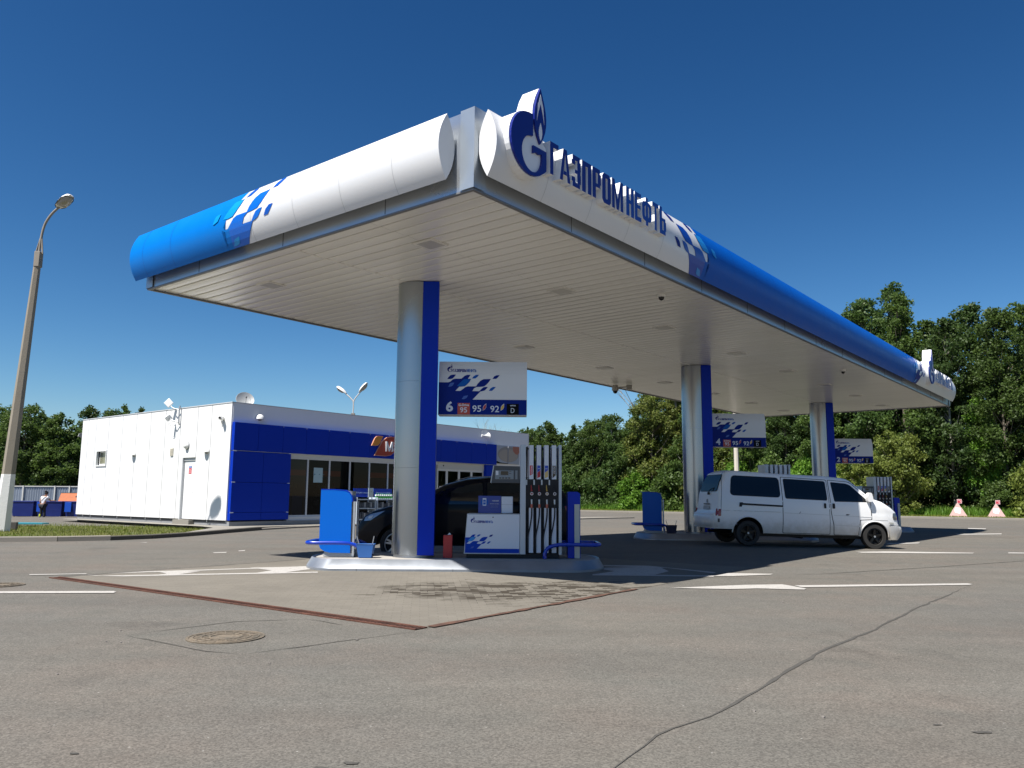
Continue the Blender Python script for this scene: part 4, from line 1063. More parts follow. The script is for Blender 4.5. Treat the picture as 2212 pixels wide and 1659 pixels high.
# ---------------------------------------------------------------- vehicles
class Car:
    """body from a side outline: filleted edges, tapering width; windows and doors are patches that follow it"""
    def __init__(s, top, arches, zsill, W, r, crown=.03):
        s.top = top; s.arches = arches; s.zs = zsill; s.W = W; s.r = r; s.crown = crown
        s.seg = np.array(top)
        s.x0 = top[0][0]; s.x1 = top[-1][0]
    def zt(s, x):
        return float(np.interp(x, s.seg[:, 0], s.seg[:, 1]))
    def zb(s, x):
        z = s.zs(x)
        for cx, cz, rr in s.arches:
            if abs(x - cx) < rr: z = max(z, cz + math.sqrt(rr * rr - (x - cx) ** 2))
        return z
    def dist(s, x, z):
        A = s.seg[:-1]; B = s.seg[1:]; p = np.array([x, z]); d = B - A
        t = np.clip(((p - A) * d).sum(1) / np.maximum((d * d).sum(1), 1e-9), 0, 1)
        return float(np.sqrt((((A + d * t[:, None]) - p) ** 2).sum(1)).min())
    def y(s, x, z):
        d = min(1., s.dist(x, z) / s.r)
        return s.W(x, z) - s.r * .62 * (1 - math.sqrt(max(0, 1 - (1 - d) ** 2)))
    def body(s, name, mats, parent, nx=70, nz=18, ny=6):
        xs = sorted(set([round(v, 4) for v in lin(s.x0, s.x1, nx)] + [round(p[0], 4) for p in s.top] +
             [round(cx + k * rr, 4) for cx, cz, rr in s.arches for k in (-1.001, -.999, -.97, -.9, -.75, -.55, -.3, 0, .3, .55, .75, .9, .97, .999, 1.001)]))
        xs = [x for x in xs if s.x0 - 1e-6 <= x <= s.x1 + 1e-6]
        mb = MB(); n = nz + 1; L = []; 
        T = [(1 - math.cos(math.pi * (i / nz) ** .8)) / 2 for i in range(nz + 1)]
        for x in xs:
            b, t_ = s.zb(x), s.zt(x); b = min(b, t_ - .01)
            L.append([(x, s.y(x, b + (t_ - b) * q), b + (t_ - b) * q) for q in T])
        m = len(xs)
        vs = [p for c in L for p in c]
        fs = [(i * n + j, (i + 1) * n + j, (i + 1) * n + j + 1, i * n + j + 1) for i in range(m - 1) for j in range(nz)]
        for sg in (1, -1): mb.add([(x, y * sg, z) for x, y, z in vs], fs, 0)
        def bridge(pts, mi, crown):
            v = []
            for (x, y, z) in pts:
                for k in range(ny + 1):
                    u = k / ny * 2 - 1; sl = (s.zt(x + .02) - s.zt(x - .02)) / .04; v.append((x, y * u, z + crown / (1 + 2 * sl * sl) * (1 - u * u)))
            q = ny + 1
            mb.add(v, [(i * q + k, i * q + k + 1, (i + 1) * q + k + 1, (i + 1) * q + k) for i in range(len(pts) - 1) for k in range(ny)], mi)
        bridge([c[-1] for c in L], 0, s.crown); bridge([c[0] for c in L], 1, 0)
        bridge(L[0], 0, 0); bridge(L[-1], 0, 0)
        # keep end strips joined with the crowned top edge
        return mb.build(name, mats, parent, smooth=38)
    def patch(s, name, poly, off, m, parent, side=-1, cell=.16, thick=0, rnd=0.):
        if rnd: poly = roundpoly(poly, rnd)
        bm = bmesh.new(); V_ = [bm.verts.new((a, b, 0)) for a, b in poly]
        for t in tess(poly): bm.faces.new([V_[i] for i in t])
        xs = [p[0] for p in poly]; zs = [p[1] for p in poly]
        for ax, lo, hi in ((0, min(xs), max(xs)), (1, min(zs), max(zs))):
            k = lo + cell
            while k < hi:
                co = [0, 0, 0]; no = [0, 0, 0]; co[ax] = k; no[ax] = 1
                bmesh.ops.bisect_plane(bm, geom=bm.verts[:] + bm.edges[:] + bm.faces[:], plane_co=co, plane_no=no); k += cell
        bmesh.ops.triangulate(bm, faces=[f for f in bm.faces if len(f.verts) > 4])
        bd = [e for e in bm.edges if len(e.link_faces) == 1]
        r = bmesh.ops.extrude_edge_only(bm, edges=bd)
        nv = set(v for v in r['geom'] if isinstance(v, bmesh.types.BMVert))
        for v in bm.verts:
            a, b = v.co.x, v.co.y
            v.co = (a, side * (s.y(a, b) + (off if v not in nv else off - .006)), b)
        me = bpy.data.meshes.new(name); bmesh.ops.recalc_face_normals(bm, faces=bm.faces); bm.to_mesh(me); bm.free(); me.materials.append(m)
        me.polygons.foreach_set("use_smooth", [True] * len(me.polygons)); me.set_sharp_from_angle(angle=R(35))
        o = bpy.data.objects.new(name, me); col.objects.link(o); o.parent = parent; return o
    def screen(s, name, xa, xb, inset_, off, m, parent, ny=8, nxx=6):
        mb = MB(); vs = []
        for i in range(nxx + 1):
            x = xa + (xb - xa) * i / nxx; z = s.zt(x); yy = s.y(x, z) - inset_
            sl = (s.zt(x + .02) - s.zt(x - .02)) / .04; ln = math.hypot(1, sl)
            for k in range(ny + 1):
                u = k / ny * 2 - 1
                vs.append((x - sl / ln * off, yy * u, z + s.crown / (1 + 2 * sl * sl) * (1 - (u * yy / (yy + inset_)) ** 2) + off / ln))
        q = ny + 1; mb.add(vs, [(i * q + k, i * q + k + 1, (i + 1) * q + k + 1, (i + 1) * q + k) for i in range(nxx) for k in range(ny)])
        return mb.build(name, m, parent, smooth=180)
def roundpoly(P, r, n=4):
    out = []
    for i, p in enumerate(P):
        a = Vector(P[i - 1]); b = Vector(p); c = Vector(P[(i + 1) % len(P)])
        rr = min(r, (a - b).length * .4, (c - b).length * .4)
        u = b + (a - b).normalized() * rr; v = b + (c - b).normalized() * rr
        for k in range(n + 1):
            t = k / n; q = u * (1 - t) ** 2 + b * 2 * t * (1 - t) + v * t * t; out.append((q.x, q.y))
    return out
def wheel(parent, x, y, z, r, rr, wd, side, rimm, spokes=5, sw=.05, tyre=BLACK, split=False):
    o = thing("wheel", None, None, (0, 0, 0)); del_keys(o); o.parent = parent; o.location = (x, y, z)
    s = side; mb = MB()
    prof = [(rr * .98, -wd / 2), (r * .96, -wd / 2), (r, -wd / 2 + .03), (r, wd / 2 - .03), (r * .965, wd / 2), (rr * 1.08, wd / 2), (rr, wd / 2 - .02), (rr * .96, -wd / 2 + .0)]
    mb.lathe([(a, b * s) for a, b in prof], 36, ax='y'); mb.build("tyre", tyre, o, smooth=40)
    mb = MB(); mb.lathe([(rr * .99, s * (wd / 2 - .015)), (rr * .93, s * (wd / 2 - .025)), (rr * .9, s * (wd / 2 - .09)), (rr * .3, s * (wd / 2 - .12)), (0, s * (wd / 2 - .12))], 36, ax='y', m=1)
    mb.lathe([(rr * 1.0, s * (wd / 2 - .012)), (rr * .93, s * (wd / 2 - .01)), (rr * .92, s * (wd / 2 - .05))], 36, ax='y', m=0)
    mb.cyl((0, s * (wd / 2 - .06), 0), rr * .2, s * .05, 16, ax='y', m=0)
    for k in range(spokes):
        a0 = 2 * math.pi * k / spokes + .3
        for da in ((-.16, .16) if split else (0,)):
            a = a0 + da; c, sn = math.cos(a), math.sin(a)
            f = lambda u, v, d: (c * u - sn * v, s * (wd / 2 - .045 + d - .02 * (1 - u / rr)), sn * u + c * v)
            mb.prism([(rr * .12, -sw * 1.1), (rr * .93, -sw * .7), (rr * .93, sw * .7), (rr * .12, sw * 1.1)], -.01, .03, f, 0)
    mb.build("rim", [rimm, BLACK], o, smooth=30); 
    mb = MB(); mb.cyl((0, s * (wd / 2 - .012), 0), rr * .13, s * .008, 14, ax='y'); mb.build("hub_cap", GALV, o)
    return o
def del_keys(o):
    for k in ("label", "category", "group"):
        if k in o.keys(): del o[k]
GAP = mat("panel_gap", (.015, .015, .015), .8)
def van_mat():
    m = bpy.data.materials.new("van_white"); m.use_nodes = True; n = m.node_tree.nodes; l = m.node_tree.links; p = n["Principled BSDF"]
    p.inputs["Roughness"].default_value = .3; p.inputs["Coat Weight"].default_value = .3
    tc = n.new("ShaderNodeTexCoord"); s = n.new("ShaderNodeSeparateXYZ"); l.new(tc.outputs["Object"], s.inputs[0])
    no = n.new("ShaderNodeTexNoise"); no.inputs["Scale"].default_value = 4; no.inputs["Detail"].default_value = 7; no.inputs["Roughness"].default_value = .7; l.new(tc.outputs["Object"], no.inputs["Vector"])
    a = n.new("ShaderNodeMath"); a.operation = 'MULTIPLY_ADD'; l.new(no.outputs["Fac"], a.inputs[0]); a.inputs[1].default_value = .5; l.new(s.outputs[2], a.inputs[2])
    mr = n.new("ShaderNodeMapRange"); mr.inputs["From Min"].default_value = .55; mr.inputs["From Max"].default_value = 1.0; mr.inputs["To Min"].default_value = 1; mr.inputs["To Max"].default_value = 0; l.new(a.outputs[0], mr.inputs["Value"])
    mx = n.new("ShaderNodeMix"); mx.data_type = 'RGBA'; l.new(mr.outputs[0], mx.inputs[0]); mx.inputs[6].default_value = (.74, .74, .73, 1); mx.inputs[7].default_value = (.42, .385, .32, 1)
    l.new(mx.outputs[2], p.inputs["Base Color"]); return m
VW = van_mat()
vth = R(5)
van = thing("parked_van", "long white passenger van with dark windows and black wheels, nose in the sun", "van", (9.99, 22.34, gz(9.99, 22.34)), vth)
van.rotation_euler = (0, R(1.35), vth)
vtop = [(-4.53, .44), (-4.55, .52), (-4.56, .80), (-4.46, .86), (-4.42, .95), (-4.38, 1.40), (-4.30, 1.66), (-4.17, 1.94), (-4.08, 1.99), (-3.9, 2.01), (-2.6, 1.965), (-1.4, 1.945), (-.85, 1.915), (-.68, 1.885), (-.58, 1.83), (-.02, 1.365), (.08, 1.335), (.25, 1.285), (.5, 1.14), (.66, 1.02), (.71, .9), (.74, .70), (.80, .64), (.85, .58), (.87, .5), (.84, .40), (.78, .30), (.74, .25)]
def vW(x, z):
    w = .92 - .20 * sstep(1.05, 2.1, z) * 1.0
    w -= .04 * sstep(.7, .3, z) if z < .7 else 0
    w -= .12 * sstep(.2, 1.0, x) ** 1.3 if x > .2 else 0
    w -= .05 * sstep(-4.0, -4.6, x) if x < -4 else 0
    if -4.5 < x < .7: w += .008 * (1 if z < .92 else 0)
    return w
vc = Car(vtop, [(-3.58, .34, .43), (.0, .33, .41)], lambda x: .43 if x < -3.9 else (.34 if x < .2 else .25), vW, .11, .03)
vc.y_side = 0
off = .92
pv = bpy.data.objects.new("x", None)
VB = thing("frame", None, None); del_keys(VB); bpy.data.objects.remove(VB)
# the van's own origin is its near front wheel; shift the body so its near flank passes there
def vbuild(fnc): return fnc
class OffCar(Car): pass
body = vc.body("body", [VW, BLACK], van)
vparts = [body]
for side in (-1, 1):
    def PT(name, poly, off_, m, rnd=0, cell=.16): 
        o = vc.patch(name, poly, off_, m, van, side, cell, rnd=rnd); vparts.append(o); return o
    SD = [(-2.585, 1.87), (-1.30, 1.83), (-1.28, .37), (-2.60, .37)]
    FD = [(-1.24, 1.83), (-.70, 1.80), (-.60, 1.76), (-.13, 1.335), (-.11, 1.26), (-.095, .80), (-.42, .78), (-.47, .36), (-1.15, .36), (-1.16, .62), (-1.20, .80), (-1.23, 1.02)]
    def grow(P, k):
        cx_ = sum(p[0] for p in P) / len(P); cz_ = sum(p[1] for p in P) / len(P)
        return [(a + k * (1 if a > cx_ else -1), b + k * (1 if b > cz_ else -1)) for a, b in P]
    PT("door_gap", grow(SD, .016), .0015, GAP, .04); d1 = PT("sliding_door", SD, .006, VW, .03)
    PT("door_gap", grow(FD, .016), .0015, GAP, .03); d2 = PT("front_door", FD, .006, VW, .02)
    PT("window_seal", grow([(-3.98, 1.87), (-2.66, 1.845), (-2.665, 1.325), (-4.06, 1.35)], .015), .003, BLACK, .12); PT("side_window", [(-3.98, 1.87), (-2.66, 1.845), (-2.665, 1.325), (-4.06, 1.35)], .008, GLASSD, .11)
    for nm, P, rn in (("door_window", [(-2.52, 1.825), (-1.345, 1.79), (-1.34, 1.285), (-2.51, 1.305)], .06), ("cab_window", [(-1.165, 1.775), (-.72, 1.745), (-.63, 1.70), (-.235, 1.36), (-.22, 1.275), (-1.12, 1.265)], .04)):
        o1 = vc.patch("window_seal", grow(P, .014), .008, BLACK, van, side, rnd=rn); vparts.append(o1)
        o2 = vc.patch(nm, P, .012, GLASSD, van, side, rnd=rn); vparts.append(o2)
    PT("sliding_rail", [(-3.82, 1.15), (-3.74, 1.155), (-3.72, 1.135), (-2.60, 1.105), (-2.60, 1.06), (-3.74, 1.085), (-3.77, 1.03), (-3.83, 1.04)] if side < 0 else [(-3.7, 1.12), (-2.6, 1.09), (-2.6, 1.06), (-3.7, 1.09)], .012, BLACK)
    PT("door_handle", [(-1.44, 1.20), (-1.38, 1.20), (-1.38, 1.06), (-1.44, 1.06)], .022, BLACK, .02); PT("door_handle", [(-1.20, 1.20), (-1.13, 1.20), (-1.13, 1.06), (-1.20, 1.06)], .024, BLACK, .02)
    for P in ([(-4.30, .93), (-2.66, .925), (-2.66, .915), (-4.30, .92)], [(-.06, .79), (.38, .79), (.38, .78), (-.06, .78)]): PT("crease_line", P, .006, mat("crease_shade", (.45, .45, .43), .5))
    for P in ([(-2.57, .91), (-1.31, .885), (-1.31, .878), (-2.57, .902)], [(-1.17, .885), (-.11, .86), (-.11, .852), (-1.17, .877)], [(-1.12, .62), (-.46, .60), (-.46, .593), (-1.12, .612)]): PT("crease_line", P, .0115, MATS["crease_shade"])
    PT("rear_seam", [(-4.245, 1.93), (-4.235, 1.93), (-4.315, 1.15), (-4.325, .86), (-4.335, .86), (-4.325, 1.15)], .002, GAP)
    PT("fender_seam", [(-.085, 1.25), (-.078, 1.25), (-.073, .73), (-.08, .73)], .002, GAP)
    PT("tail_light", [(-4.455, .965), (-4.33, .955), (-4.335, .765), (-4.48, .775)], .012, mat("tail_lamp_red", (.25, .012, .015), .2, coat=.4), .015, .05)
    PT("fuel_flap", [(-4.42, .70), (-4.37, .70), (-4.37, .60), (-4.42, .60)], .01, DGREY, .01)
    PT("headlight", [(.55, .985), (.63, .99), (.695, .90), (.71, .80), (.56, .80), (.53, .88)], .012, mat("headlamp_glass", (.10, .11, .12), .08, .3, coat=.6), .02, .05)
    PT("indicator", [(.42, .735), (.56, .73), (.56, .68), (.44, .69)], .008, mat("indicator_clear", (.4, .4, .36), .2), .01, .06)
    PT("front_bumper", [(.44, .63), (.62, .645), (.80, .625), (.86, .56), (.862, .47), (.80, .34), (.72, .265), (.47, .26), (.44, .38)], .03, VW, .03, .07)
    PT("bumper_gap", [(.43, .655), (.80, .645), (.81, .632), (.43, .64)], .004, GAP, 0, .07)
    # wheel arch lips
    for cx_, cz_, rr_ in vc.arches:
        mb = MB(); pts = []
        for k in range(19):
            a = math.pi * k / 18; xx = cx_ + (rr_ + .006) * math.cos(a); zz = cz_ + (rr_ + .006) * math.sin(a); pts.append((xx, side * (vc.y(xx, zz) + .004), zz))
        mb.tube(pts, .018, 8); vparts.append(mb.build("arch_lip", VW, van, smooth=80))
    wf = wheel(van, 0.0, side * .81, .335, .335, .215, .21, side, mat("black_alloy", (.012, .012, .012), .3, .6), 5, .034, mat("sunlit_dusty_tyre", (.022, .021, .019), .85, var=.2))  # front tyre's dusty grey lightened for painted sunlight; shaded rear tyre stays black
    wr = wheel(van, -3.58, side * .81, .335, .335, .215, .21, side, MATS["black_alloy"], 5, .034, BLACK)
    vparts += [wf, wr]
    # mirror
    mb = MB(); mb.prism(roundpoly([(-.23, 1.275), (-.10, 1.275), (-.08, 1.36), (-.12, 1.52), (-.19, 1.53), (-.235, 1.44)], .04), 0, .14, lambda u, v, d: (u, side * (.90 + d), v)); vparts.append(mb.build("wing_mirror", VW, van, bev=.015))
    mb = MB(); mb.tube([(-.12, side * .84, 1.30), (-.14, side * .96, 1.33)], .02, 8); vparts.append(mb.build("mirror_arm", BLACK, van))
# windscreen, rear window, bumpers, tail details
vparts.append(vc.screen("windscreen", -.565, -.03, .05, .006, GLASSD, van))
def rearpatch(name, P, offx, m, rnd=0):
    if rnd: P = roundpoly(P, rnd)
    mb = MB(); zz = np.array([p[1] for p in vtop[:10]]); xx = np.array([p[0] for p in vtop[:10]])
    f = lambda y, z, d: (float(np.interp(z, zz, xx)) - offx - d, y, z)
    fine = []
    for i, p in enumerate(P):
        q = P[(i + 1) % len(P)]; n = max(1, int(abs(q[1] - p[1]) / .08))
        fine += [(p[0] + (q[0] - p[0]) * k / n, p[1] + (q[1] - p[1]) * k / n) for k in range(n)]
    bm = bmesh.new(); bm.faces.new([bm.verts.new((a, b, 0)) for a, b in fine])
    for z in lin(.6, 1.95, 18): bmesh.ops.bisect_plane(bm, geom=bm.verts[:] + bm.edges[:] + bm.faces[:], plane_co=(0, z, 0), plane_no=(0, 1, 0))
    for v in bm.verts: v.co = f(v.co.x, v.co.y, 0)
    me = bpy.data.meshes.new(name); bm.to_mesh(me); bm.free(); me.materials.append(m)
    o = bpy.data.objects.new(name, me); col.objects.link(o); o.parent = van; vparts.append(o); return o
rearpatch("window_seal", [(-.66, 1.91), (.66, 1.91), (.72, 1.43), (-.72, 1.43)], .012, BLACK, .1)
rearpatch("rear_window", [(-.64, 1.895), (.64, 1.895), (.70, 1.445), (-.70, 1.445)], .02, mat("rear_glass", (.006, .007, .011), .12, spec=.08), .09)
rearpatch("number_plate", [(-.26, 1.04), (.26, 1.04), (.26, .93), (-.26, .93)], .02, mat("plate_grey", (.35, .36, .37), .5), .01)
rearpatch("plate_handle", [(-.27, 1.10), (.27, 1.10), (.27, 1.065), (-.27, 1.065)], .02, DGREY, .01)
mb = MB(); mb.cyl((-4.41, 0, 1.17), .055, -.012, 20, ax='x'); mb.lathe([(.03, -4.425), (.04, -4.428), (.05, -4.425)], 20, ax='x', c=(0, 0, 1.17)) ; vparts.append(mb.build("tailgate_badge", GALV, van, smooth=40))
mb = MB(); mb.tube([(-4.41, -.1, 1.40), (-4.42, -.28, 1.48), (-4.36, -.45, 1.53)], .012, 6); mb.box(-4.43, -.13, 1.34, -4.38, -.06, 1.41); vparts.append(mb.build("rear_wiper", BLACK, van))
mb = MB()
bp = []
for k in range(13):
    u = k / 12 * 2 - 1; bp.append((-4.60 + .06 * u * u + (.10 if abs(u) > .99 else 0), u * .93))
for (z0, z1) in ((.47, .80),):
    v = []
    for x_, y_ in bp: v += [(x_ + .03, y_, z0), (x_, y_, z0 + .05), (x_ - .015, y_, z1 - .05), (x_ + .03, y_ * .99, z1), (x_ + .2, y_ * .97, z1)]
    mb.add(v, [(i * 5 + j, (i + 1) * 5 + j, (i + 1) * 5 + j + 1, i * 5 + j + 1) for i in range(12) for j in range(4)])
vparts.append(mb.build("rear_bumper", VW, van, smooth=50))
mb = MB(); mb.box(.85, -.42, .36, .875, .42, .47); mb.box(.70, -.6, .84, .735, .6, .96); vparts.append(mb.build("grille", BLACK, van, bev=.01))
mb = MB(); mb.box(.86, -.27, .47, .89, .27, .58); vparts.append(mb.build("front_plate", MATS["plate_grey"], van))
mb = MB(); mb.box(-3.6, -.7, .25, -.2, .7, .36); mb.tube([(-1.9, -.5, .27), (-1.9, .5, .27)], .06, 8); mb.tube([(-4.3, .3, .34), (-2.4, .3, .28)], .04, 8); vparts.append(mb.build("underbody", BLACK, van))
# local -y flank lies on the measured line: move every part so that the near wheel faces sit on it
for o in [x for x in bpy.data.objects if x.parent == van]: o.location.y += .915

# ---- dark SUV behind the near island, heading left
SU = mat("suv_paint", (.002, .004, .009), .35, .0, coat=.12, spec=.12)
sx, sy = 0.0, 17.25
suv = thing("parked_suv", "dark blue-black SUV at the near island, partly hidden by column and dispenser", "car", (sx, sy + .93, 0), math.pi)
stop = [(-1.42, .42), (-1.46, .55), (-1.45, .95), (-1.40, 1.08), (-1.30, 1.22), (-1.12, 1.50), (-.95, 1.62), (-.6, 1.70), (0, 1.762), (.5, 1.772), (.95, 1.73), (1.45, 1.60), (1.75, 1.44), (2.12, 1.215), (2.2, 1.19), (2.6, 1.13), (2.95, 1.03), (3.15, .93), (3.26, .80), (3.33, .62), (3.33, .42), (3.28, .28)]
def sW(x, z):
    w = .93 - .23 * sstep(1.12, 1.8, z) - (.06 * sstep(.6, .3, z) if z < .6 else 0)
    if x > 2.4: w -= .26 * sstep(2.4, 3.45, x) ** 1.4
    if x < -1: w -= .08 * sstep(-1., -1.5, x)
    return w
scar = Car(stop, [(-.48, .36, .43), (2.43, .35, .43)], lambda x: .32, sW, .17, .04)
scar.body("body", [SU, BLACK], suv, nx=80)
for side in (1, -1):
    Q = lambda name, poly, off_, m, rnd=0, cell=.14: scar.patch(name, poly, off_, m, suv, side, cell, rnd=rnd)
    for P in ([(1.42, 1.515), (.62, 1.665), (.58, 1.20), (1.90, 1.185), (1.80, 1.29)], [(.52, 1.67), (-.40, 1.635), (-.50, 1.235), (.50, 1.20)], [(-.48, 1.625), (-.86, 1.56), (-1.10, 1.31), (-.58, 1.24)]):
        Q("side_window", P, .005, mat("suv_glass", (.003, .005, .006), .03, coat=.2, spec=.6), .05)
    for P in ([(1.98, 1.16), (1.99, 1.16), (1.94, .42), (1.93, .42)], [(.56, 1.66), (.565, 1.66), (.56, .42), (.55, .42)], [(-.42, 1.63), (-.415, 1.63), (-.3, .8), (-.31, .8)]): Q("door_gap", P, .002, GAP)
    Q("door_handle", [(.66, 1.08), (.86, 1.08), (.86, 1.045), (.66, 1.045)], .02, SU, .01); Q("door_handle", [(-.30, 1.09), (-.1, 1.09), (-.1, 1.055), (-.3, 1.055)], .02, SU, .01)
    Q("headlight", [(2.68, 1.045), (2.80, 1.02), (3.02, .965), (3.13, .90), (3.16, .82), (3.0, .84), (2.86, .93)], .01, mat("suv_headlamp", (.22, .26, .32), .06, .3, coat=1.), .015, .06)
    Q("headlight_bulb", [(2.94, .945), (3.05, .925), (3.06, .875), (2.98, .88)], .018, LENS, .012, .06)
    Q("tail_light", [(-1.405, 1.10), (-1.27, 1.19), (-1.14, 1.17), (-1.20, 1.02), (-1.30, 1.00), (-1.43, 1.02)], .012, mat("suv_tail_lamp", (.33, .01, .02), .15, coat=.6), .02, .06)
    Q("tail_light_lens", [(-1.36, 1.10), (-1.29, 1.135), (-1.24, 1.10), (-1.32, 1.06)], .02, LENS, .01, .06)
    wheel(suv, 2.43, side * .82, .345, .345, .245, .22, side, mat("silver_alloy", (.42, .44, .46), .3, .7), 5, .022, BLACK, True)
    wheel(suv, -.48, side * .82, .345, .345, .245, .22, side, MATS["silver_alloy"], 5, .022, BLACK, True)
    mb = MB(); mb.prism(roundpoly([(1.72, 1.17), (1.90, 1.17), (1.92, 1.27), (1.80, 1.32), (1.70, 1.28)], .03), 0, .16, lambda u, v, d: (u, side * (.93 + d), v)); mb.build("wing_mirror", SU, suv, bev=.02)
    mb = MB(); mb.tube([(1.2, side * .70, 1.70), (.9, side * .70, 1.775), (0, side * .69, 1.80), (-.7, side * .68, 1.745), (-.9, side * .68, 1.68)], .014, 6); mb.build("roof_rail", GALV, suv, smooth=60)
scar.screen("windscreen", 1.50, 2.10, .05, .006, MATS["suv_glass"], suv)
mb = MB(); mb.box(3.30, -.5, .62, 3.345, .5, .80); mb.box(3.31, -.6, .36, 3.345, .6, .50); mb.build("grille", BLACK, suv, bev=.01)
# ---------------------------------------------------------------- shop (local x along the front, y along the side wall)
shop = thing("station_shop", "low white shop with deep blue front cladding and large windows", "building", (B0.x, B0.y, 0), AZ)
BL, BD, BHt = 18.74, 12.85, 4.89
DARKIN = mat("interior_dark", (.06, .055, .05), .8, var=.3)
PLIN = mat("plinth_grey", (.24, .245, .25), .8, var=.12)
# side wall made of tall panels
seams = [0, 1.40, 2.42, 3.73, 4.96, 6.22, 7.48, 8.76, 10.09, 11.38, 12.19, BD]
mb = MB(); JG = .014
def wallp(y0, y1, z0, z1): mb.box(-.06, y0 + JG, z0, .0, y1 - JG, z1)
for a, b in zip(seams[:-1], seams[1:]):
    if a == 2.42: mb.box(-.06, 2.42 + JG, 2.84, 0, 3.73 - JG, BHt); mb.box(-.06, 3.45, .39, 0, 3.73 - JG, 2.84); 
    elif a in (8.76, ): wallp(a, b, .39, BHt)
    elif a == 10.09: mb.box(-.06, 10.09 + JG, 3.36, 0, 11.38 - JG, BHt); mb.box(-.06, 10.09 + JG, .39, 0, 11.38 - JG, 2.62); mb.box(-.06, 11.12, 2.62, 0, 11.38 - JG, 3.36)
    else: wallp(a, b, .39, BHt)
mb.build("side_wall", WALLW, shop, bev=.003)
mb = MB(); mb.box(0, .2, .3, .15, 2.5, BHt - .02); mb.box(0, 3.45, .3, .15, BD, 2.62); mb.box(0, 3.45, 3.36, .15, BD, BHt - .02); mb.box(0, 2.5, 2.84, .15, 3.45, BHt - .02); mb.box(0, 3.45, 2.62, .15, 10.2, 3.36); mb.box(0, 11.12, 2.62, .15, BD, 3.36)
mb.build("wall_backing", mat("joint_grey", (.05, .05, .055), .8), shop)
mb = MB(); mb.box(.02, .02, -.1, .16, 2.45, .38); mb.box(.02, 3.5, -.1, .16, BD - .05, .38)
for y in seams[1:-1]:
    if y not in (2.42, 3.73): mb.box(-.03, y - .04, .30, .02, y + .0, .39)
mb.build("plinth", PLIN, shop)
mb = MB(); mb.box(-.22, 2.38, -.1, .1, 3.6, .36); mb.build("door_step", WALK, shop)
# side door, recessed
mb = MB(); mb.box(.04, 2.42, .39, .09, 3.36, 2.72); d = mb.build("side_door", mat("door_white", (.76, .77, .78), .45), shop, bev=.004)
mb = MB(); mb.box(-.062, 3.37, .16, .10, 3.45, 2.84); mb.box(-.0, 2.40, 2.72, .10, 3.37, 2.84); mb.build("door_frame", mat("door_frame_grey", (.5, .51, .52), .5), d)
mb = MB(); mb.tube([(.04, 2.52, 1.45), (-.02, 2.52, 1.45), (-.02, 2.64, 1.45)], .011, 6); mb.box(.03, 2.5, 1.30, .039, 2.54, 1.36); mb.build("handle", GALV, d)
mb = MB(); mb.box(.03, 2.83, 2.42, .039, 3.04, 2.50, 0); mb.box(.03, 2.83, 2.19, .039, 3.04, 2.41, 1)
fnd = frame((.03, 3.04, 2.19), (0, -1, 0), (0, 0, 1), (-1, 0, 0))
put_text(mb, "ВНИМАНИЕ", fnd, .02, .25, .19, .29, .001, .002, 2, .02)
for q in range(4): put_text(mb, "не входить", fnd, .02, .03 + q * .045, .19 - .04 * (q % 2), .055 + q * .045, .001, .002, 2, .0)
mb.build("door_notice", [MIDB, mat("notice_red", (.6, .08, .09), .5), WHITE], d)
# small window in the side wall
mb = MB(); y0, y1, z0, z1 = 9.62, 11.1, 2.62, 3.36
for (a, b, c, e) in ((10.09, 10.14, z0, z1), (11.05, 11.12, z0, z1), (10.14, 11.05, z0, z0 + .06), (10.14, 11.05, z1 - .05, z1)): mb.box(-.10, a, c, .0, b, e)
f = mb.build("side_window", mat("window_reveal", (.62, .63, .62), .5), shop)
mb = MB(); mb.box(.05, 10.14, z0 + .06, .07, 10.2, z1 - .05); mb.box(.05, 11.0, z0 + .06, .07, 11.05, z1 - .05); mb.box(.05, 10.2, z0 + .06, .07, 11.0, z0 + .12); mb.box(.05, 10.2, z1 - .11, .07, 11.0, z1 - .05); mb.build("window_frame", WHITE, f)
mb = MB(); mb.box(.055, 10.2, z0 + .12, .06, 11.0, z1 - .11); mb.build("pane", mat("blind_glass", (.17, .17, .11), .08, coat=.6), f)
# roof edge flashing, roof, back walls
mb = MB(); mb.box(-.08, -.02, BHt, .25, BD, BHt + .035); mb.box(.25, -.02, BHt, BL, .25, BHt + .035); mb.build("parapet_cap", mat("flashing_grey", (.5, .52, .54), .45), shop)
mb = MB(); mb.box(.2, .2, BHt - .35, BL - .1, BD - .1, BHt - .3); mb.build("roof", DGREY, shop)
mb = MB(); mb.box(.15, BD - .15, .0, BL, BD, BHt); mb.box(BL - .15, .0, 0, BL, BD - .15, BHt); mb.build("rear_wall", WALLW, shop)
# front: grey-white upper band, blue band, blue wall piece, windows and doors
mb = MB(); mb.box(.0, .0, 4.05, BL - .15, .15, BHt); mb.box(15.7, 0, .0, BL - .15, .15, 4.05); mb.build("front_wall", mat("front_band_white", (.74, .74, .75), .55, var=.03), shop)
mb = MB(); G = .006
def bpan(x0, x1, z0, z1): mb.box(x0 + G, -.18, z0 + G, x1 - G, -.0, z1 - G)
xs_ = [-.02, 1.05, 2.2, 3.34, 4.5, 5.64, 6.8, 7.95, 9.1, 10.25, 11.4, 12.55, 13.7, 14.85, 15.7]
for a, b in zip(xs_[:-1], xs_[1:]): bpan(a, b, 3.05, 4.14)
for z0, z1 in ((.39, .69), (.69, 1.84), (1.84, 3.03)):
    bpan(-.02, 1.33, z0, z1); bpan(1.33, 2.62, z0, z1)
    bpan(14.85, 15.7, z0, z1)
mb.build("blue_cladding", mat("cladding_blue", (.0, .027, .36), .45, spec=.15, var=.06, vscale=.6), shop, bev=.003)
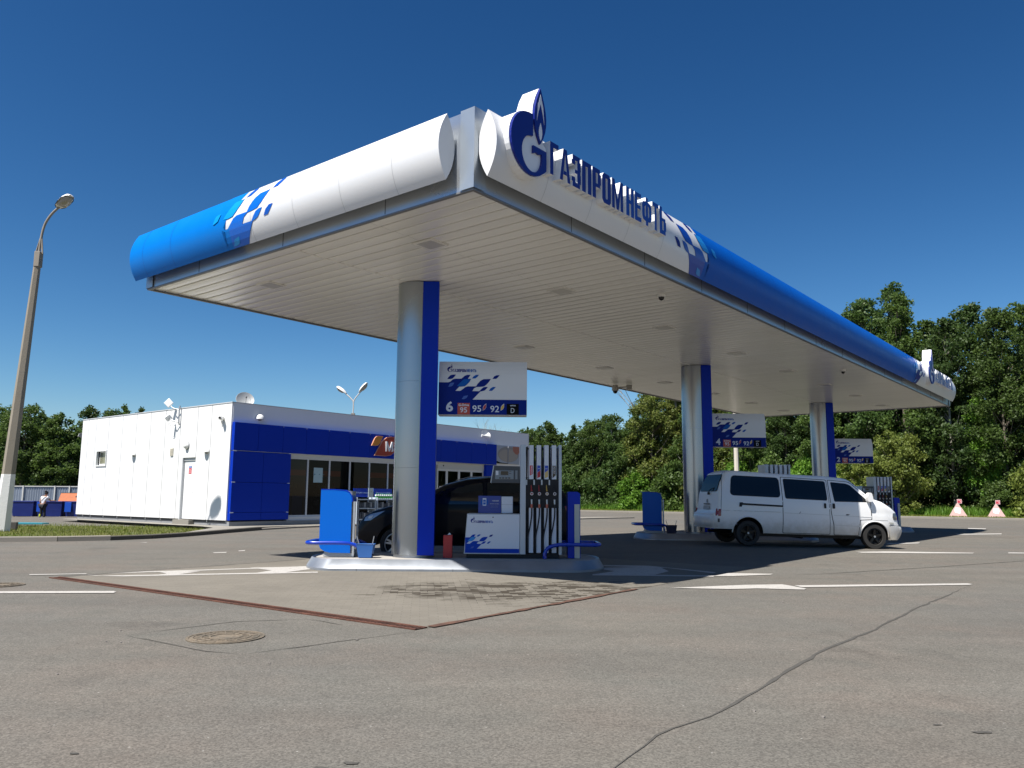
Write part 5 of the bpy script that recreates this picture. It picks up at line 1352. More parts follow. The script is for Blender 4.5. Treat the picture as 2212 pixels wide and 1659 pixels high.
mb = MB(); mb.box(.0, -.17, 3.04, 15.69, -.01, 3.05)
for z in (.69, 1.84, 3.035): mb.box(-.026, -.19, z - .018, .12, -.181, z + .018); mb.box(2.5, -.19, z - .012, 2.6, -.181, z + .012)
for x in xs_[2:-1]: mb.box(x - .008, -.184, 4.08, x + .008, -.181, 4.15)
mb.build("cladding_clip", mat("clip_pale", (.62, .66, .72), .5), shop)
mb = MB(); mb.box(-.02, -.16, .0, 14.9, .0, .34); mb.build("front_plinth", PLIN, shop)
GL = bpy.data.materials.new("shop_glass"); GL.use_nodes = True
n = GL.node_tree.nodes; l = GL.node_tree.links; n.remove(n["Principled BSDF"])
tr = n.new("ShaderNodeBsdfTransparent"); tr.inputs[0].default_value = (.20, .21, .22, 1); gs = n.new("ShaderNodeBsdfGlossy"); gs.inputs["Roughness"].default_value = .02; gs.inputs[0].default_value = (.35, .38, .42, 1)
fr = n.new("ShaderNodeFresnel"); fr.inputs[0].default_value = 1.4; mxs = n.new("ShaderNodeMixShader"); l.new(fr.outputs[0], mxs.inputs[0]); l.new(tr.outputs[0], mxs.inputs[1]); l.new(gs.outputs[0], mxs.inputs[2]); l.new(mxs.outputs[0], n["Material Output"].inputs[0])
WF = mat("window_frame_pale", (.55, .57, .60), .45, .1)
wx_ = [2.66, 3.63, 4.76, 5.88, 7.0, 8.12, 9.25, 10.4, 11.3]
for i, (a, b) in enumerate(zip(wx_[:-1], wx_[1:])):
    mb = MB(); t_w = .035
    mb.box(a, .02, .50, a + t_w, .1, 2.90); mb.box(b - t_w, .02, .50, b, .1, 2.90); mb.box(a + t_w, .02, 2.84, b - t_w, .1, 2.90); mb.box(a + t_w, .02, .50, b - t_w, .1, .56)
    f = mb.build("shop_window", WF, shop)
    mb = MB(); mb.add([(a + t_w, .055, .56), (b - t_w, .055, .56), (b - t_w, .055, 2.84), (a + t_w, .055, 2.84)], [(0, 1, 2, 3)]); mb.build("pane", GL, f)
mb = MB(); mb.box(2.62, -.02, 2.90, 11.35, .12, 3.04); mb.box(2.62, -.05, .34, 11.35, .14, .50); mb.build("window_surround", WF, shop)
# entrance: sliding doors
mb = MB(); mb.box(11.36, -.03, 2.72, 14.84, .14, 3.03); mb.build("door_header", mat("door_head_beige", (.50, .49, .46), .5), shop)
dx = [11.36, 12.05, 12.95, 13.9, 14.84]
for i, (a, b) in enumerate(zip(dx[:-1], dx[1:])):
    mb = MB(); q = .07
    mb.box(a, -.0, .16, a + q, .08, 2.72); mb.box(b - q, -.0, .16, b, .08, 2.72); mb.box(a + q, 0, 2.62, b - q, .08, 2.72); mb.box(a + q, 0, .16, b - q, .08, .26)
    f = mb.build("entrance_door", mat("door_aluminium", (.60, .60, .57), .4, .1), shop)
    mb = MB(); mb.add([(a + q, .035, .26), (b - q, .035, .26), (b - q, .035, 2.62), (a + q, .035, 2.62)], [(0, 1, 2, 3)]); mb.build("pane", GL, f)
    if i in (2, 3):
        mb = MB(); mb.tube([(b - .12, .0, 1.2), (b - .12, -.07, 1.2), (b - .12, -.07, 1.6), (b - .12, .0, 1.6)], .015, 8); mb.build("handle", WHITE, f)
    mb = MB()
    for (u, v, w2, h2, mi) in (((.12, 1.75, .3, .12, 0), (.12, 1.5, .3, .16, 1), (.2, 1.2, .2, .2, 1)), ((.15, 1.6, .35, .3, 1), (.2, 1.65, .25, .12, 2)), ((.2, 2.05, .3, .05, 0), (.3, 1.9, .3, .1, 0), (.15, 1.6, .3, .18, 1)), ((.5, 2.0, .22, .22, 0), (.15, 1.7, .2, .1, 1)))[i]:
        mb.box(a + q + u, .02, v, a + q + u + w2, .028, v + h2, mi)
    mb.build("door_sticker", [mat("sticker_white", (.45, .45, .45), .5), BLACKG, mat("sticker_brick", (.3, .04, .03), .5)], f)
# interior
mb = MB(); mb.box(.2, .15, .30, 15, 7.5, .36); mb.build("shop_floor", mat("floor_tile_grey", (.14, .13, .12), .4), shop)
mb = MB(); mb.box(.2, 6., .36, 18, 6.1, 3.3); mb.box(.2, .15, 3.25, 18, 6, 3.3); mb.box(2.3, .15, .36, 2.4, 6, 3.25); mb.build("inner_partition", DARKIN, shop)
for (x0, y0, x1, z0, z1, m) in ((4.2, 5.7, 5.9, 2.35, 2.62, "shelf_orange"), (6.3, 5.7, 7.9, 2.35, 2.62, "shelf_orange"), (8.4, 5.7, 10, 2.35, 2.62, "shelf_orange"), (12.2, 5.7, 14, 2.35, 2.62, "shelf_orange")):
    mb = MB(); mb.box(x0, y0, z0, x1, y0 + .2, z1); mb.build("header_sign", mat(m, (.30, .05, .015), .6, emis=.08), shop)
rnd = random.Random(4); GOODS = [mat("goods_%s" % c, v, .5) for c, v in (("red", (.3, .03, .02)), ("white", (.4, .4, .38)), ("green", (.03, .15, .04)), ("yellow", (.4, .25, .03)))]
for k in range(4):
    mb = MB(); x0 = 4.2 + k * 2.2; y0 = 3.2
    mb.box(x0, y0, .36, x0 + 1.2, y0 + .5, 1.9, 0)
    for zz in (.9, 1.3, 1.7):
        for j in range(9): mb.box(x0 + .03 + j * .13, y0 - .12, zz, x0 + .03 + j * .13 + .10, y0 - .001, zz + rnd.uniform(.12, .26), rnd.choice((1, 2, 3, 4)))
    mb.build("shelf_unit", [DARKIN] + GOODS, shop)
mb = MB(); mb.box(3.95, .046, 1.90, 4.42, .05, 2.52, 0)
fnp = frame((3.95, .0455, 1.90), (1, 0, 0), (0, 0, 1), (0, -1, 0)); 
for P in W_LEAF_D + W_LEAF_M: mb.prism([((a - .3) * .9 + .2, b * .9 - .05) for a, b in P], .0, .002, fnp, 1)
mb.build("window_poster", [mat("poster_pale", (.35, .48, .52), .6), mat("poster_teal", (.03, .14, .18), .6)], shop)
# blue display boards and lower film inside the first panes
mb = MB(); mb.box(3.1, .3, .5, 3.62, .6, 1.35, 0); mb.build("window_crate", mat("crate_blue", (.015, .06, .25), .5), shop)
# name sign on the front, mostly behind the near column
fns = frame((0, -.18, 0), (1, 0, 0), (0, 0, 1), (0, -1, 0))
def leafshape(x0, z0, x1, z1, k=.35):
    w_, h_ = x1 - x0, z1 - z0
    return [(x0, z0), (x0 + w_ * .12, z0 + h_ * .35), (x0 + w_ * .27, z0 + h_ * .75), (x0 + w_ * .42, z0 + h_ * .95), (x0 + w_ * .6, z1), (x1, z1), (x0 + w_ * .88, z0 + h_ * .7), (x0 + w_ * .72, z0 + h_ * .25), (x0 + w_ * .58, z0 + h_ * .06), (x0 + w_ * .4, z0)]
mb = MB(); mb.prism(leafshape(6.84, 3.60, 7.52, 4.06), .02, .07, fns, 0); mb.prism(leafshape(6.87, 3.62, 7.49, 4.04), .071, .078, fns, 1)
mb.prism(leafshape(7.02, 3.16, 8.75, 4.07), .02, .07, fns, 0); mb.prism(leafshape(7.06, 3.18, 8.72, 4.05), .071, .078, fns, 2)
mb.build("sign_emblem", [mat("sign_rim", (.6, .3, .2), .4), mat("sign_amber", (.60, .22, .02), .45), mat("sign_brick_red", (.33, .035, .015), .45)], shop)
mb = MB(); put_text(mb, "Ма", fns, 7.66, 3.37, 8.42, 3.83, .08, .13, 0, .012); put_text(mb, "газин", fns, 8.48, 3.27, 9.9, 3.74, .08, .13, 0, .012); mb.build("sign_letter", WHITE, shop)
# coffee advert panels
for k, (a, b) in enumerate(((15.78, 16.72), (16.78, 17.75))):
    mb = MB(); mb.box(a, -.10, 3.14, b, -.02, 4.12, 0); fnq = frame((0, -.10, 0), (1, 0, 0), (0, 0, 1), (0, -1, 0))
    cx_ = 16.9; full = arc(cx_, 3.62, 1.0, 100 if k == 0 else 0, 260 if k == 0 else 80, 16, .42)
    cup = [(max(a + .01, min(b - .01, x)), max(3.15, min(4.11, z))) for x, z in arc(16.78, 3.66, .90, 0, 360, 40, .42)]
    foam = [(max(a + .01, min(b - .01, x)), max(3.15, min(4.11, z))) for x, z in arc(16.78, 3.60, .80, 0, 360, 40, .34)]
    mb.prism(dedupe(cup) if False else cup, .001, .003, fnq, 1); mb.prism(foam, .004, .006, fnq, 2)
    if k == 1: mb.prism([(17.15, 4.11), (17.2, 3.85), (17.4, 3.70), (17.6, 3.68), (17.74, 3.8), (17.74, 4.11)], .007, .009, fnq, 3)
    else: mb.prism([(15.79, 3.15), (15.79, 3.28), (16.1, 3.20), (16.5, 3.18), (16.71, 3.18), (16.71, 3.15)], .007, .009, fnq, 4)
    mb.build("advert_panel", [mat("advert_grey", (.36, .38, .42), .5), mat("cup_rim", (.28, .26, .24), .5), mat("cup_foam", (.36, .31, .26), .5), mat("hand_skin", (.38, .14, .09), .6), BLACKG], shop)
mb = MB(); mb.cyl((11.75, -.05, 2.88), .035, .02, 12, ax='y'); mb.build("door_sensor", BLACK, shop)

def onshop(x, y, z): p = B0 + L2 * x + S2 * y; return (p.x, p.y, z)
# things fixed to the shop
def wall_lamp(x, y, z, rz, label):
    t = thing("wall_lamp", label, "wall lamp", onshop(x, y, z), AZ + rz, "half-round wall lamps on the shop")
    mb = MB(); vs = []; n = 12
    for j in range(6):
        rr = .18 * math.cos(math.pi / 2 * j / 6); zz = .20 * math.sin(math.pi / 2 * j / 6)
        for i in range(n + 1):
            a = math.pi * i / n; vs.append((rr * math.cos(a), -rr * math.sin(a) - .02, zz))
    mb.add(vs, [(j * (n + 1) + i, j * (n + 1) + i + 1, (j + 1) * (n + 1) + i + 1, (j + 1) * (n + 1) + i) for j in range(5) for i in range(n)]); mb.add(vs[:n + 1], [tuple(range(n + 1))])
    mb.build("shade", LAMPW, t, smooth=60)
    mb = MB(); mb.box(-.05, -.06, -.06, .05, 0, -.002); mb.build("bracket", GREYP, t)
wall_lamp(-.06, 7.5, 3.05, R(-90), "half-round wall lamp right of the small side window")
wall_lamp(-.06, 1.6, 3.02, R(-90), "half-round wall lamp between the side door and the blue corner")
wall_lamp(1.17, .0, 4.34, 0, "half-round lamp on the grey band above the blue front")
wall_lamp(-.0, BD + .1, 4.1, R(180), "half-round lamp at the shop's far left end")
t = thing("bulkhead_light", "round pale bulkhead light above the side door", "light", onshop(-.06, 3.1, 3.33), AZ + R(-90))
mb = MB(); mb.lathe([(.15, 0), (.15, -.05), (.11, -.12), (.05, -.15), (0, -.155)], 20, ax='y'); mb.build("glass_dome", LAMPW, t, smooth=60)
mb = MB(); mb.lathe([(.165, -.001), (.165, -.03), (.15, -.035)], 20, ax='y'); mb.build("base_ring", GREYP, t, smooth=40)
t = thing("vent_box", "small beige square vent box on the white side wall", "vent", onshop(-.06, 4.27, 3.1), AZ)
mb = MB(); mb.box(-.04, -.11, -.16, 0, .11, .16, 0)
for k in range(5): mb.box(-.048, -.09, -.13 + k * .055, -.041, .09, -.10 + k * .055, 1)
mb.build("grille", [mat("beige_plastic", (.55, .52, .44), .6), mat("beige_dark", (.4, .37, .3), .6)], t)
# panel antennas on a wall pole
t = thing("antenna_mast", "bent pole with two white panel antennas on the side wall", "antenna", onshop(-.10, 3.76, 4.2), AZ)
mb = MB(); mb.tube([(0, 0, 0), (-.04, 0, .1), (-.05, 0, .65), (-.03, .0, .8)], .03, 8); mb.tube([(-.05, 0, .62), (-.2, .3, .72), (-.2, .4, .8)], .022, 8); mb.tube([(-.05, 0, .12), (-.22, .25, .2), (-.22, .4, .28)], .022, 8); mb.build("pole", GALV, t, smooth=50)
def panel(nm, c, rot, s):
    mb = MB(); T = Matrix.Translation(c) @ Matrix.Rotation(rot[2], 4, 'Z') @ Matrix.Rotation(rot[0], 4, 'X') @ Matrix.Rotation(rot[1], 4, 'Y'); mb.T = T
    mb.box(-s, -.035, -s, s, .035, s); mb.build(nm, WHITE, t, bev=.015)
panel("panel_antenna", (-.25, .52, .93), (0, R(45), R(-52)), .145); panel("panel_antenna", (-.27, .42, .30), (R(20), R(45), R(-10)), .12)
for (yy, zz) in ((.45, .55), (.42, -.02)):
    mb = MB(); mb.tube(smooth_path([(-.2, yy, zz + .12), (-.24, yy + .12, zz), (-.22, yy, zz - .08), (-.2, yy - .1, zz + .03), (-.15, yy - .12, zz + .18)], 4), .008, 5); mb.build("cable_loop", LAMPW, t)
# corner camera
def wall_cam(name, x, y, z, rz, label):
    t = thing(name, label, "security camera", onshop(x, y, z), AZ + rz)
    mb = MB(); mb.box(-.05, -.03, -.22, .05, 0, -.05); mb.tube([(0, -.02, -.14), (0, -.14, -.10), (0, -.18, 0)], .018, 8); mb.build("arm", LAMPW, t)
    mb = MB(); mb.box(-.07, -.34, -.01, .07, -.02, .12); mb.build("housing", LAMPW, t, bev=.012)
    mb = MB(); mb.cyl((0, -.345, .055), .045, -.012, 14, ax='y'); mb.build("lens", BLACK, t); return t
wall_cam("corner_camera", -.06, .62, 4.25, R(-90 + 40), "white box camera near the corner of the side wall")
t = thing("horn_speaker", "pale horn loudspeaker on the shop's upper front band", "loudspeaker", onshop(14.7, -.02, 4.55), AZ)
mb = MB(); mb.lathe([(.05, 0), (.06, .12), (.09, .28), (.19, .42), (.2, .43)], 20, ax='x'); mb.build("horn", LAMPW, t, smooth=50)
mb = MB(); mb.lathe([(0, .20), (.08, .27), (.185, .42)], 20, ax='x'); mb.build("horn_mouth", DGREY, t, smooth=50)
mb = MB(); mb.cyl((-.12, 0, 0), .075, .14, 16, ax='x'); mb.box(-.06, -.02, -.02, -.02, .04, .25); mb.build("driver_unit", LAMPW, t, smooth=40)
# satellite dish on the roof
t = thing("satellite_dish", "grey satellite dish on the shop roof near the corner", "satellite dish", onshop(1.75, 2.0, BHt - .02), 0)
t.rotation_euler = (0, 0, R(28))
mb = MB(); prof = [(.66 * k / 8, .17 * (k / 8) ** 2) for k in range(9)]; t.scale = (.56, .56, .56); T = Matrix.Translation((0, 0, .72)) @ Matrix.Rotation(R(62), 4, 'X'); mb.T = T
mb.lathe(prof, 32); mb.lathe([(r_, z_ - .012) for r_, z_ in prof] + [(.67, .165), (.66, .17)], 32); mb.build("reflector", mat("dish_grey", (.30, .31, .31), .5, .1, var=.05), t, smooth=50)
mb = MB(); mb.T = T; mb.tube([(0, -.60, .16), (0, -.12, .62)], .014, 6); mb.tube([(.3, .4, .14), (.02, -.1, .6)], .008, 5); mb.cyl((0, -.12, .58), .05, .12, 12); mb.build("feed_arm", DGREY, t)
mb = MB(); mb.tube([(0, .0, -.05), (0, .05, .75)], .03, 8); mb.build("mast", GALV, t)
# product racks in front of the shop windows
def rack(a, label, word, blk=0):
    p = B0 + L2 * a + S2 * -.62; z = gz(p.x, p.y) + .07
    t = thing("display_rack", label, "display rack", (p.x, p.y, z), AZ, "blue display racks in front of the shop")
    mb = MB(); mb.box(-.52, -.22, .15, .52, .22, .20); mb.box(-.52, -.22, .62, .52, .22, .66); mb.box(-.52, -.22, 1.0, .52, .22, 1.04); mb.box(-.54, -.22, 0, -.50, .22, 1.12); mb.box(.50, -.22, 0, .54, .22, 1.12); mb.build("frame", mat("rack_pale", (.42, .48, .55), .5), t)
    mb = MB(); mb.prism([(-.53, 1.13), (.53, 1.13), (.53, 1.50), (-.53, 1.50)], 0, .04, frame((0, -.1, 0), (1, 0, 0), (0, .12, 1), (0, -1, 0)), 0); 
    put_text(mb, word, frame((0, -.1, 0), (1, 0, 0), (0, .12, 1), (0, -1, 0)), -.42, 1.27, .42, 1.36, .041, .044, 1, .0); mb.build("header_board", [BLUE_D, mat("header_text", (.25, .35, .55), .5)], t)
    rr = random.Random(int(a * 10)); mb = MB()
    for zz, hh in ((.21, .3), (.67, .26)):
        for j in range(8): mb.box(-.46 + j * .118, -.18, zz, -.46 + j * .118 + .09, .1, zz + hh * rr.uniform(.7, 1), 0 if (j + blk) % 3 else 1)
    mb.build("boxed_goods", [mat("box_dark", (.04, .05, .07), .5), mat("box_grey", (.25, .26, .28), .5)], t)
    return z
rack(6.15, "display rack with a blue header just right of the sunlit blue stand", "Акции недели"); zr = rack(7.3, "display rack with green bottles, directly left of the near column", "Всегда с собой", 1); rack(8.5, "display rack hidden mostly by the near column", "Всегда с собой", 2)
p = B0 + L2 * 7.3 + S2 * -.62
bt = thing("washer_bottle", "green-labelled white canister on the display rack", "canister", (0, 0, 0), AZ, "canisters on the display rack")
mb = MB(); mb.box(-.05, -.07, 0, .05, .07, .2, 0); mb.box(-.052, -.072, .03, .052, .072, .14, 1); mb.build("canister", [WHITE, mat("label_green", (.05, .3, .05), .5)], bt, bev=.006)
mb = MB(); mb.cyl((0, -.03, .2), .02, .04, 10); mb.build("cap", mat("cap_green", (.1, .4, .1), .5), bt)
for k in range(8):
    q = p + L2 * (-.44 + k * .125); o = bt if k == 0 else dup(bt); o.location = (q.x, q.y, zr + 1.04)
t = thing("poster_stand", "small pale poster standing on the display rack", "poster", onshop(6.35, -.85, zr + 1.12), AZ)
mb = MB(); mb.box(-.14, -.01, 0, .14, .01, .40, 0)
for P in W_LEAF_D + W_LEAF_M: mb.prism([((a - .4) * .7, b * .7) for a, b in P], .011, .013, frame((0, 0, -.06), (1, 0, 0), (0, 0, 1), (0, -1, 0)), 1)
mb.build("sheet", [mat("poster_pale2", (.5, .58, .58), .6), MATS["poster_teal"]], t)
# ---------------------------------------------------------------- yard: fence, bins, person, lamp posts
FN = mat("corrugated_steel", (.28, .32, .38), .5, .3, var=.35, vscale=1.1)
fe = thing("corrugated_fence", "grey corrugated metal fence behind the blue bins", "fence", (-60, 47.2, -.06), 0)
mb = MB(); vs = []; x = 0; k = 0
while x < 46:
    vs += [(x, .0 if k % 2 else .05, 0), (x, .0 if k % 2 else .05, 1.82 + .015 * ((k // 12) % 2))]; x += .09 if k % 2 else .05; k += 1
mb.add(vs, [(2 * i, 2 * i + 2, 2 * i + 3, 2 * i + 1) for i in range(len(vs) // 2 - 1)]); mb.build("sheet_panel", FN, fe)
mb = MB(); mb.box(0, -.03, 1.80, 46, .06, 1.85); mb.build("top_rail", mat("rail_white", (.5, .5, .48), .6), fe)
for x in (28.5, 31.5, 33.35, 34.2, 36.35, 38.5, 41):
    mb = MB(); mb.box(x, -.08, 0, x + .07, -.01, 1.86); mb.build("fence_post", MATS["rail_white"], fe)
def bin_(x, w, label, flapx=None):
    t = thing("refuse_bin", label, "refuse bin", (x, 44.9, -.05), 0, "blue refuse bins by the fence")
    mb = MB(); h = .99; a = .07
    vs = [(a, .1, .14), (w - a, .1, .14), (w - a, .9, .14), (a, .9, .14), (0, 0, h - .06), (w, 0, h - .06), (w, 1, h - .06), (0, 1, h - .06), (-.02, -.03, h - .06), (w + .02, -.03, h - .06), (w + .02, 1.03, h - .06), (-.02, 1.03, h - .06), (-.02, -.03, h), (w + .02, -.03, h), (w + .02, 1.03, h), (-.02, 1.03, h), (.05, .05, h), (w - .05, .05, h), (w - .05, .95, h), (.05, .95, h), (.05, .05, .5), (w - .05, .05, .5), (w - .05, .95, .5), (.05, .95, .5)]
    mb.add(vs, [(j * 4 + i, j * 4 + (i + 1) % 4, (j + 1) * 4 + (i + 1) % 4, (j + 1) * 4 + i) for j in range(5) for i in range(4)] + [(0, 1, 2, 3), (20, 21, 22, 23)])
    mb.build("bin_body", mat("bin_blue", (.0, .012, .13), .5, var=.2), t, bev=.01)
    if flapx is not None:
        mb = MB(); mb.box(flapx, -.05, .40, flapx + .36, -.005, .93); mb.build("side_flap", mat("bin_flap_blue", (.0, .05, .36), .45), t, bev=.006)
    for sx in (.12, w - .12):
        mb = MB(); mb.cyl((sx - .02, .15, .09), .09, .04, 14, ax='x'); mb.build("castor", BLACK, t)
bin_(-27.7, 1.25, "leftmost blue refuse bin beside the lamp post"); bin_(-26.3, 1.42, "middle blue refuse bin, behind the person", .05); bin_(-24.75, 1.35, "blue refuse bin with the open rusty lid, next to the shop wall", .05)
t = thing("bin_lid", "open rusty orange bin lid leaning behind the bins", "lid", (-25.35, 45.7, .93), 0)
mb = MB(); mb.add([(-.05, -.3, 0), (1.35, -.3, 0), (1.1, .05, .46), (-.1, .05, .46), (-.05, -.27, -.02), (1.35, -.27, -.02), (1.1, .09, .45), (-.1, .09, .45)], [(0, 1, 2, 3), (4, 5, 6, 7), (0, 1, 5, 4), (1, 2, 6, 5), (2, 3, 7, 6), (3, 0, 4, 7)]); mb.build("sheet", mat("rusty_orange", (.38, .12, .05), .8, var=.35, vscale=6), t)
mb = MB(); mb.cyl((.88, -.13, .23), .07, .01, 10, ax='y'); mb.tube([(-.1, .05, .47), (1.1, .05, .47)], .018, 6); mb.build("rim_and_hole", BLACK, t)
t = thing("metal_sheet", "flat teal painted metal sheet lying on the grass by the lamp post", "sheet", (-19.9, 33.0, .115), R(-4))
mb = MB(); mb.prism([(-1.0, -.45), (1.0, -.1), (.9, .5), (-.8, .55)], 0, .05, lambda u, v, d: (u * .98, v, d)); mb.build("sheet", mat("teal_paint", (.03, .22, .28), .5, var=.12), t, bev=.004)
t = thing("stone_block", "small dark block at the foot of the lamp post", "block", (-18.55 + 1.0, 28.75, .08), R(10))
mb = MB(); mb.box(-.09, -.09, 0, .09, .09, .26); mb.build("block", mat("dark_stone", (.06, .055, .05), .9), t, bev=.01)

# person seen from behind at the bins
def person(x, y, z, rz, label):
    P = {"pelvis": (0, 0, .80), "spine": (.01, .02, .95), "chest": (.03, .06, 1.13), "neck": (.04, .10, 1.27), "head0": (.05, .13, 1.33),
         "lhip": (-.08, 0, .76), "lknee": (-.09, .03, .43), "lank": (-.12, -.02, .08), "ltoe": (-.12, .13, .035),
         "rhip": (.08, 0, .76), "rknee": (.10, .05, .43), "rank": (.10, .02, .08), "rtoe": (.12, .17, .035),
         "lsh": (-.13, .05, 1.21), "lel": (-.20, .04, .96), "lwr": (-.21, .10, .74), "rsh": (.19, .08, 1.21), "rel": (.27, .20, 1.02), "rwr": (.33, .40, 1.02)}
    rad = {"pelvis": (.145, .115), "spine": (.12, .09), "chest": (.145, .10), "neck": (.052, .05), "head0": (.05, .05), "lhip": (.085, .095), "lknee": (.058, .06), "lank": (.036, .04), "ltoe": (.035, .025), "rhip": (.085, .095), "rknee": (.058, .06), "rank": (.036, .04), "rtoe": (.035, .025), "lsh": (.058, .06), "lel": (.038, .04), "lwr": (.025, .028), "rsh": (.058, .06), "rel": (.038, .04), "rwr": (.025, .028)}
    E_ = [("pelvis", "spine"), ("spine", "chest"), ("chest", "neck"), ("neck", "head0"), ("pelvis", "lhip"), ("lhip", "lknee"), ("lknee", "lank"), ("lank", "ltoe"), ("pelvis", "rhip"), ("rhip", "rknee"), ("rknee", "rank"), ("rank", "rtoe"), ("chest", "lsh"), ("lsh", "lel"), ("lel", "lwr"), ("chest", "rsh"), ("rsh", "rel"), ("rel", "rwr")]
    def skin(name, keys, m, parent, grow=1., sub=2, extra=None):
        K = [k for k in P if k in keys]; me = bpy.data.meshes.new(name)
        pts = [P[k] for k in K]; es = [(K.index(a), K.index(b)) for a, b in E_ if a in K and b in K]; rr = [rad[k] for k in K]
        if extra:
            for base, chain in extra:
                prev = K.index(base) if base else None
                for p, r in chain:
                    pts.append(p); rr.append((r, r)); es.append((prev, len(pts) - 1)); prev = len(pts) - 1
        me.from_pydata(pts, es, []); o = bpy.data.objects.new(name, me); col.objects.link(o)
        s = o.modifiers.new("skin", 'SKIN'); s.use_smooth_shade = True
        for i, v in enumerate(me.skin_vertices[0].data): v.radius = (rr[i][0] * grow, rr[i][1] * grow); v.use_root = (i == 0)
        u = o.modifiers.new("sub", 'SUBSURF'); u.levels = sub; u.render_levels = sub
        dg = bpy.context.evaluated_depsgraph_get(); m2 = bpy.data.meshes.new_from_object(o.evaluated_get(dg)); m2.materials.clear(); m2.materials.append(m)
        bpy.data.objects.remove(o); o = bpy.data.objects.new(name, m2); col.objects.link(o)
        if parent: o.parent = parent
        return o
    SK = mat("skin", (.45, .24, .16), .55)
    t = thing("person", label, "person", (x, y, z), rz)
    fin = []
    for base, s in (("lwr", -1), ("rwr", 1)):
        wx_, wy_, wz_ = P[base]
        dv = Vector((0, .05, -1)) if s < 0 else Vector((.15, 1, -.12)); dv.normalize(); sd = Vector((0, 1, .05)) if s < 0 else Vector((.2, 0, 1)); 
        fin.append((base, [(tuple(Vector(P[base]) + dv * .05), .026), (tuple(Vector(P[base]) + dv * .085), .028)]))
    body = skin("body", list(P), SK, t, 1., 2, fin)
    # head with features, facing away
    mb = MB(); hc = Vector((.05, .15, 1.42)); n = 16; vs = []
    for j in range(n + 1):
        a = math.pi * j / n
        for i in range(20):
            b = 2 * math.pi * i / 20; rx, ry, rz_ = .072, .092, .112
            px_, py_, pz_ = rx * math.sin(a) * math.cos(b), ry * math.sin(a) * math.sin(b), rz_ * math.cos(a)
            if py_ > .05 and abs(px_) < .02 and -.03 < pz_ < .01: py_ += .018
            if pz_ < -.05: px_ *= .85; py_ *= .95
            vs.append(hc + Vector((px_, py_, pz_)))
    mb.add(vs, [(j * 20 + i, j * 20 + (i + 1) % 20, (j + 1) * 20 + (i + 1) % 20, (j + 1) * 20 + i) for j in range(n) for i in range(20)])
    hd = mb.build("head", SK, t, smooth=180)
    mb = MB()
    for s in (-1, 1): mb.lathe([(0, 0), (.02, .004), (.024, .012), (0, .016)], 8, c=(hc.x + s * .070, hc.y, hc.z - .01), ax='x')
    mb.build("ears", SK, hd, smooth=60)
    mb = MB()
    for s in (-1, 1): mb.cyl((hc.x + s * .028, hc.y + .088, hc.z + .012), .010, .006, 8, ax='y')
    mb.box(hc.x - .022, hc.y + .080, hc.z - .048, hc.x + .022, hc.y + .090, hc.z - .042); mb.build("eyes_and_mouth", mat("dark_brown", (.05, .02, .015), .4), hd)
    HR = mat("dark_hair", (.012, .010, .010), .6, bump=.4, bscale=90)
    mb = MB(); vs = []
    for j in range(11):
        a = math.pi * .62 * j / 10
        for i in range(20):
            b = 2 * math.pi * i / 20; k = 1.10; py = .100 * k * math.sin(a) * math.sin(b); pz = .120 * math.cos(a)
            if py > .04 and pz < .05: pz = .05 + (pz - .05) * .1
            vs.append(hc + Vector((.080 * k * math.sin(a) * math.cos(b), py - .012, pz + .004)))
    mb.add(vs, [(j * 20 + i, j * 20 + (i + 1) % 20, (j + 1) * 20 + (i + 1) % 20, (j + 1) * 20 + i) for j in range(10) for i in range(20)])
    mb.lathe([(.0, .06), (.035, .05), (.048, .01), (.04, -.03), (0, -.045)], 12, c=(hc.x + .0, hc.y - .085, hc.z + .10)); mb.build("hair", HR, hd, smooth=80)
    skin("shirt", ["pelvis", "spine", "chest", "lsh", "rsh"], mat("white_shirt", (.62, .62, .66), .8, var=.1, vscale=12), t, 1.13, 2, [("lsh", [((-.18, .045, 1.10), .052)]), ("rsh", [((.235, .14, 1.10), .05)])])
    skin("trousers", ["pelvis", "lhip", "lknee", "lank", "rhip", "rknee", "rank"], mat("black_cloth", (.012, .013, .018), .8), t, 1.14)
    skin("shoe", ["lank", "ltoe"], mat("pale_shoe", (.6, .58, .55), .6), t, 1.2, 2); skin("shoe", ["rank", "rtoe"], BLACK, t, 1.2, 2)
    mb = MB(); mb.lathe([(.052, .17), (.055, .2), (.055, .28), (.052, .31)], 14, c=(-.115, -.005, 0)); mb.build("yellow_cuff", mat("lime_yellow", (.5, .55, .03), .6), t)
    mb = MB(); mb.tube(smooth_path([(.16, .02, 1.25), (.06, -.07, 1.15), (-.05, -.10, 1.0), (-.15, -.04, .90)], 4), .014, 6); mb.build("bag_strap", HR, t)
    # fingers: short separate chains rooted in the palm
    fm = MB()
    for base, s in (("lwr", -1), ("rwr", 1)):
        w0 = Vector(P[base]); dv = (Vector((0, .05, -1)) if s < 0 else Vector((.15, 1, -.12))).normalized(); sd = (Vector((0, 1, .05)) if s < 0 else Vector((1, -.1, .2))).normalized()
        nrm = dv.cross(sd)
        for k, ln in enumerate((.062, .072, .068, .052)):
            p0 = w0 + dv * .085 + sd * (k - 1.5) * .016; fm.tube([p0, p0 + dv * ln * .5 + nrm * .004, p0 + dv * ln * .85 + nrm * .016, p0 + dv * ln + nrm * .028], [.0085, .008, .0075, .006], 6)
        p0 = w0 + dv * .045 - sd * .022; fm.tube([p0, p0 - sd * .022 + dv * .02, p0 - sd * .03 + dv * .05], [.010, .009, .007], 6)
    fm.build("fingers", SK, body, smooth=80)
person(-25.42, 44.0, -.055, R(-8), "person in white T-shirt and black trousers seen from behind, reaching into the bins")

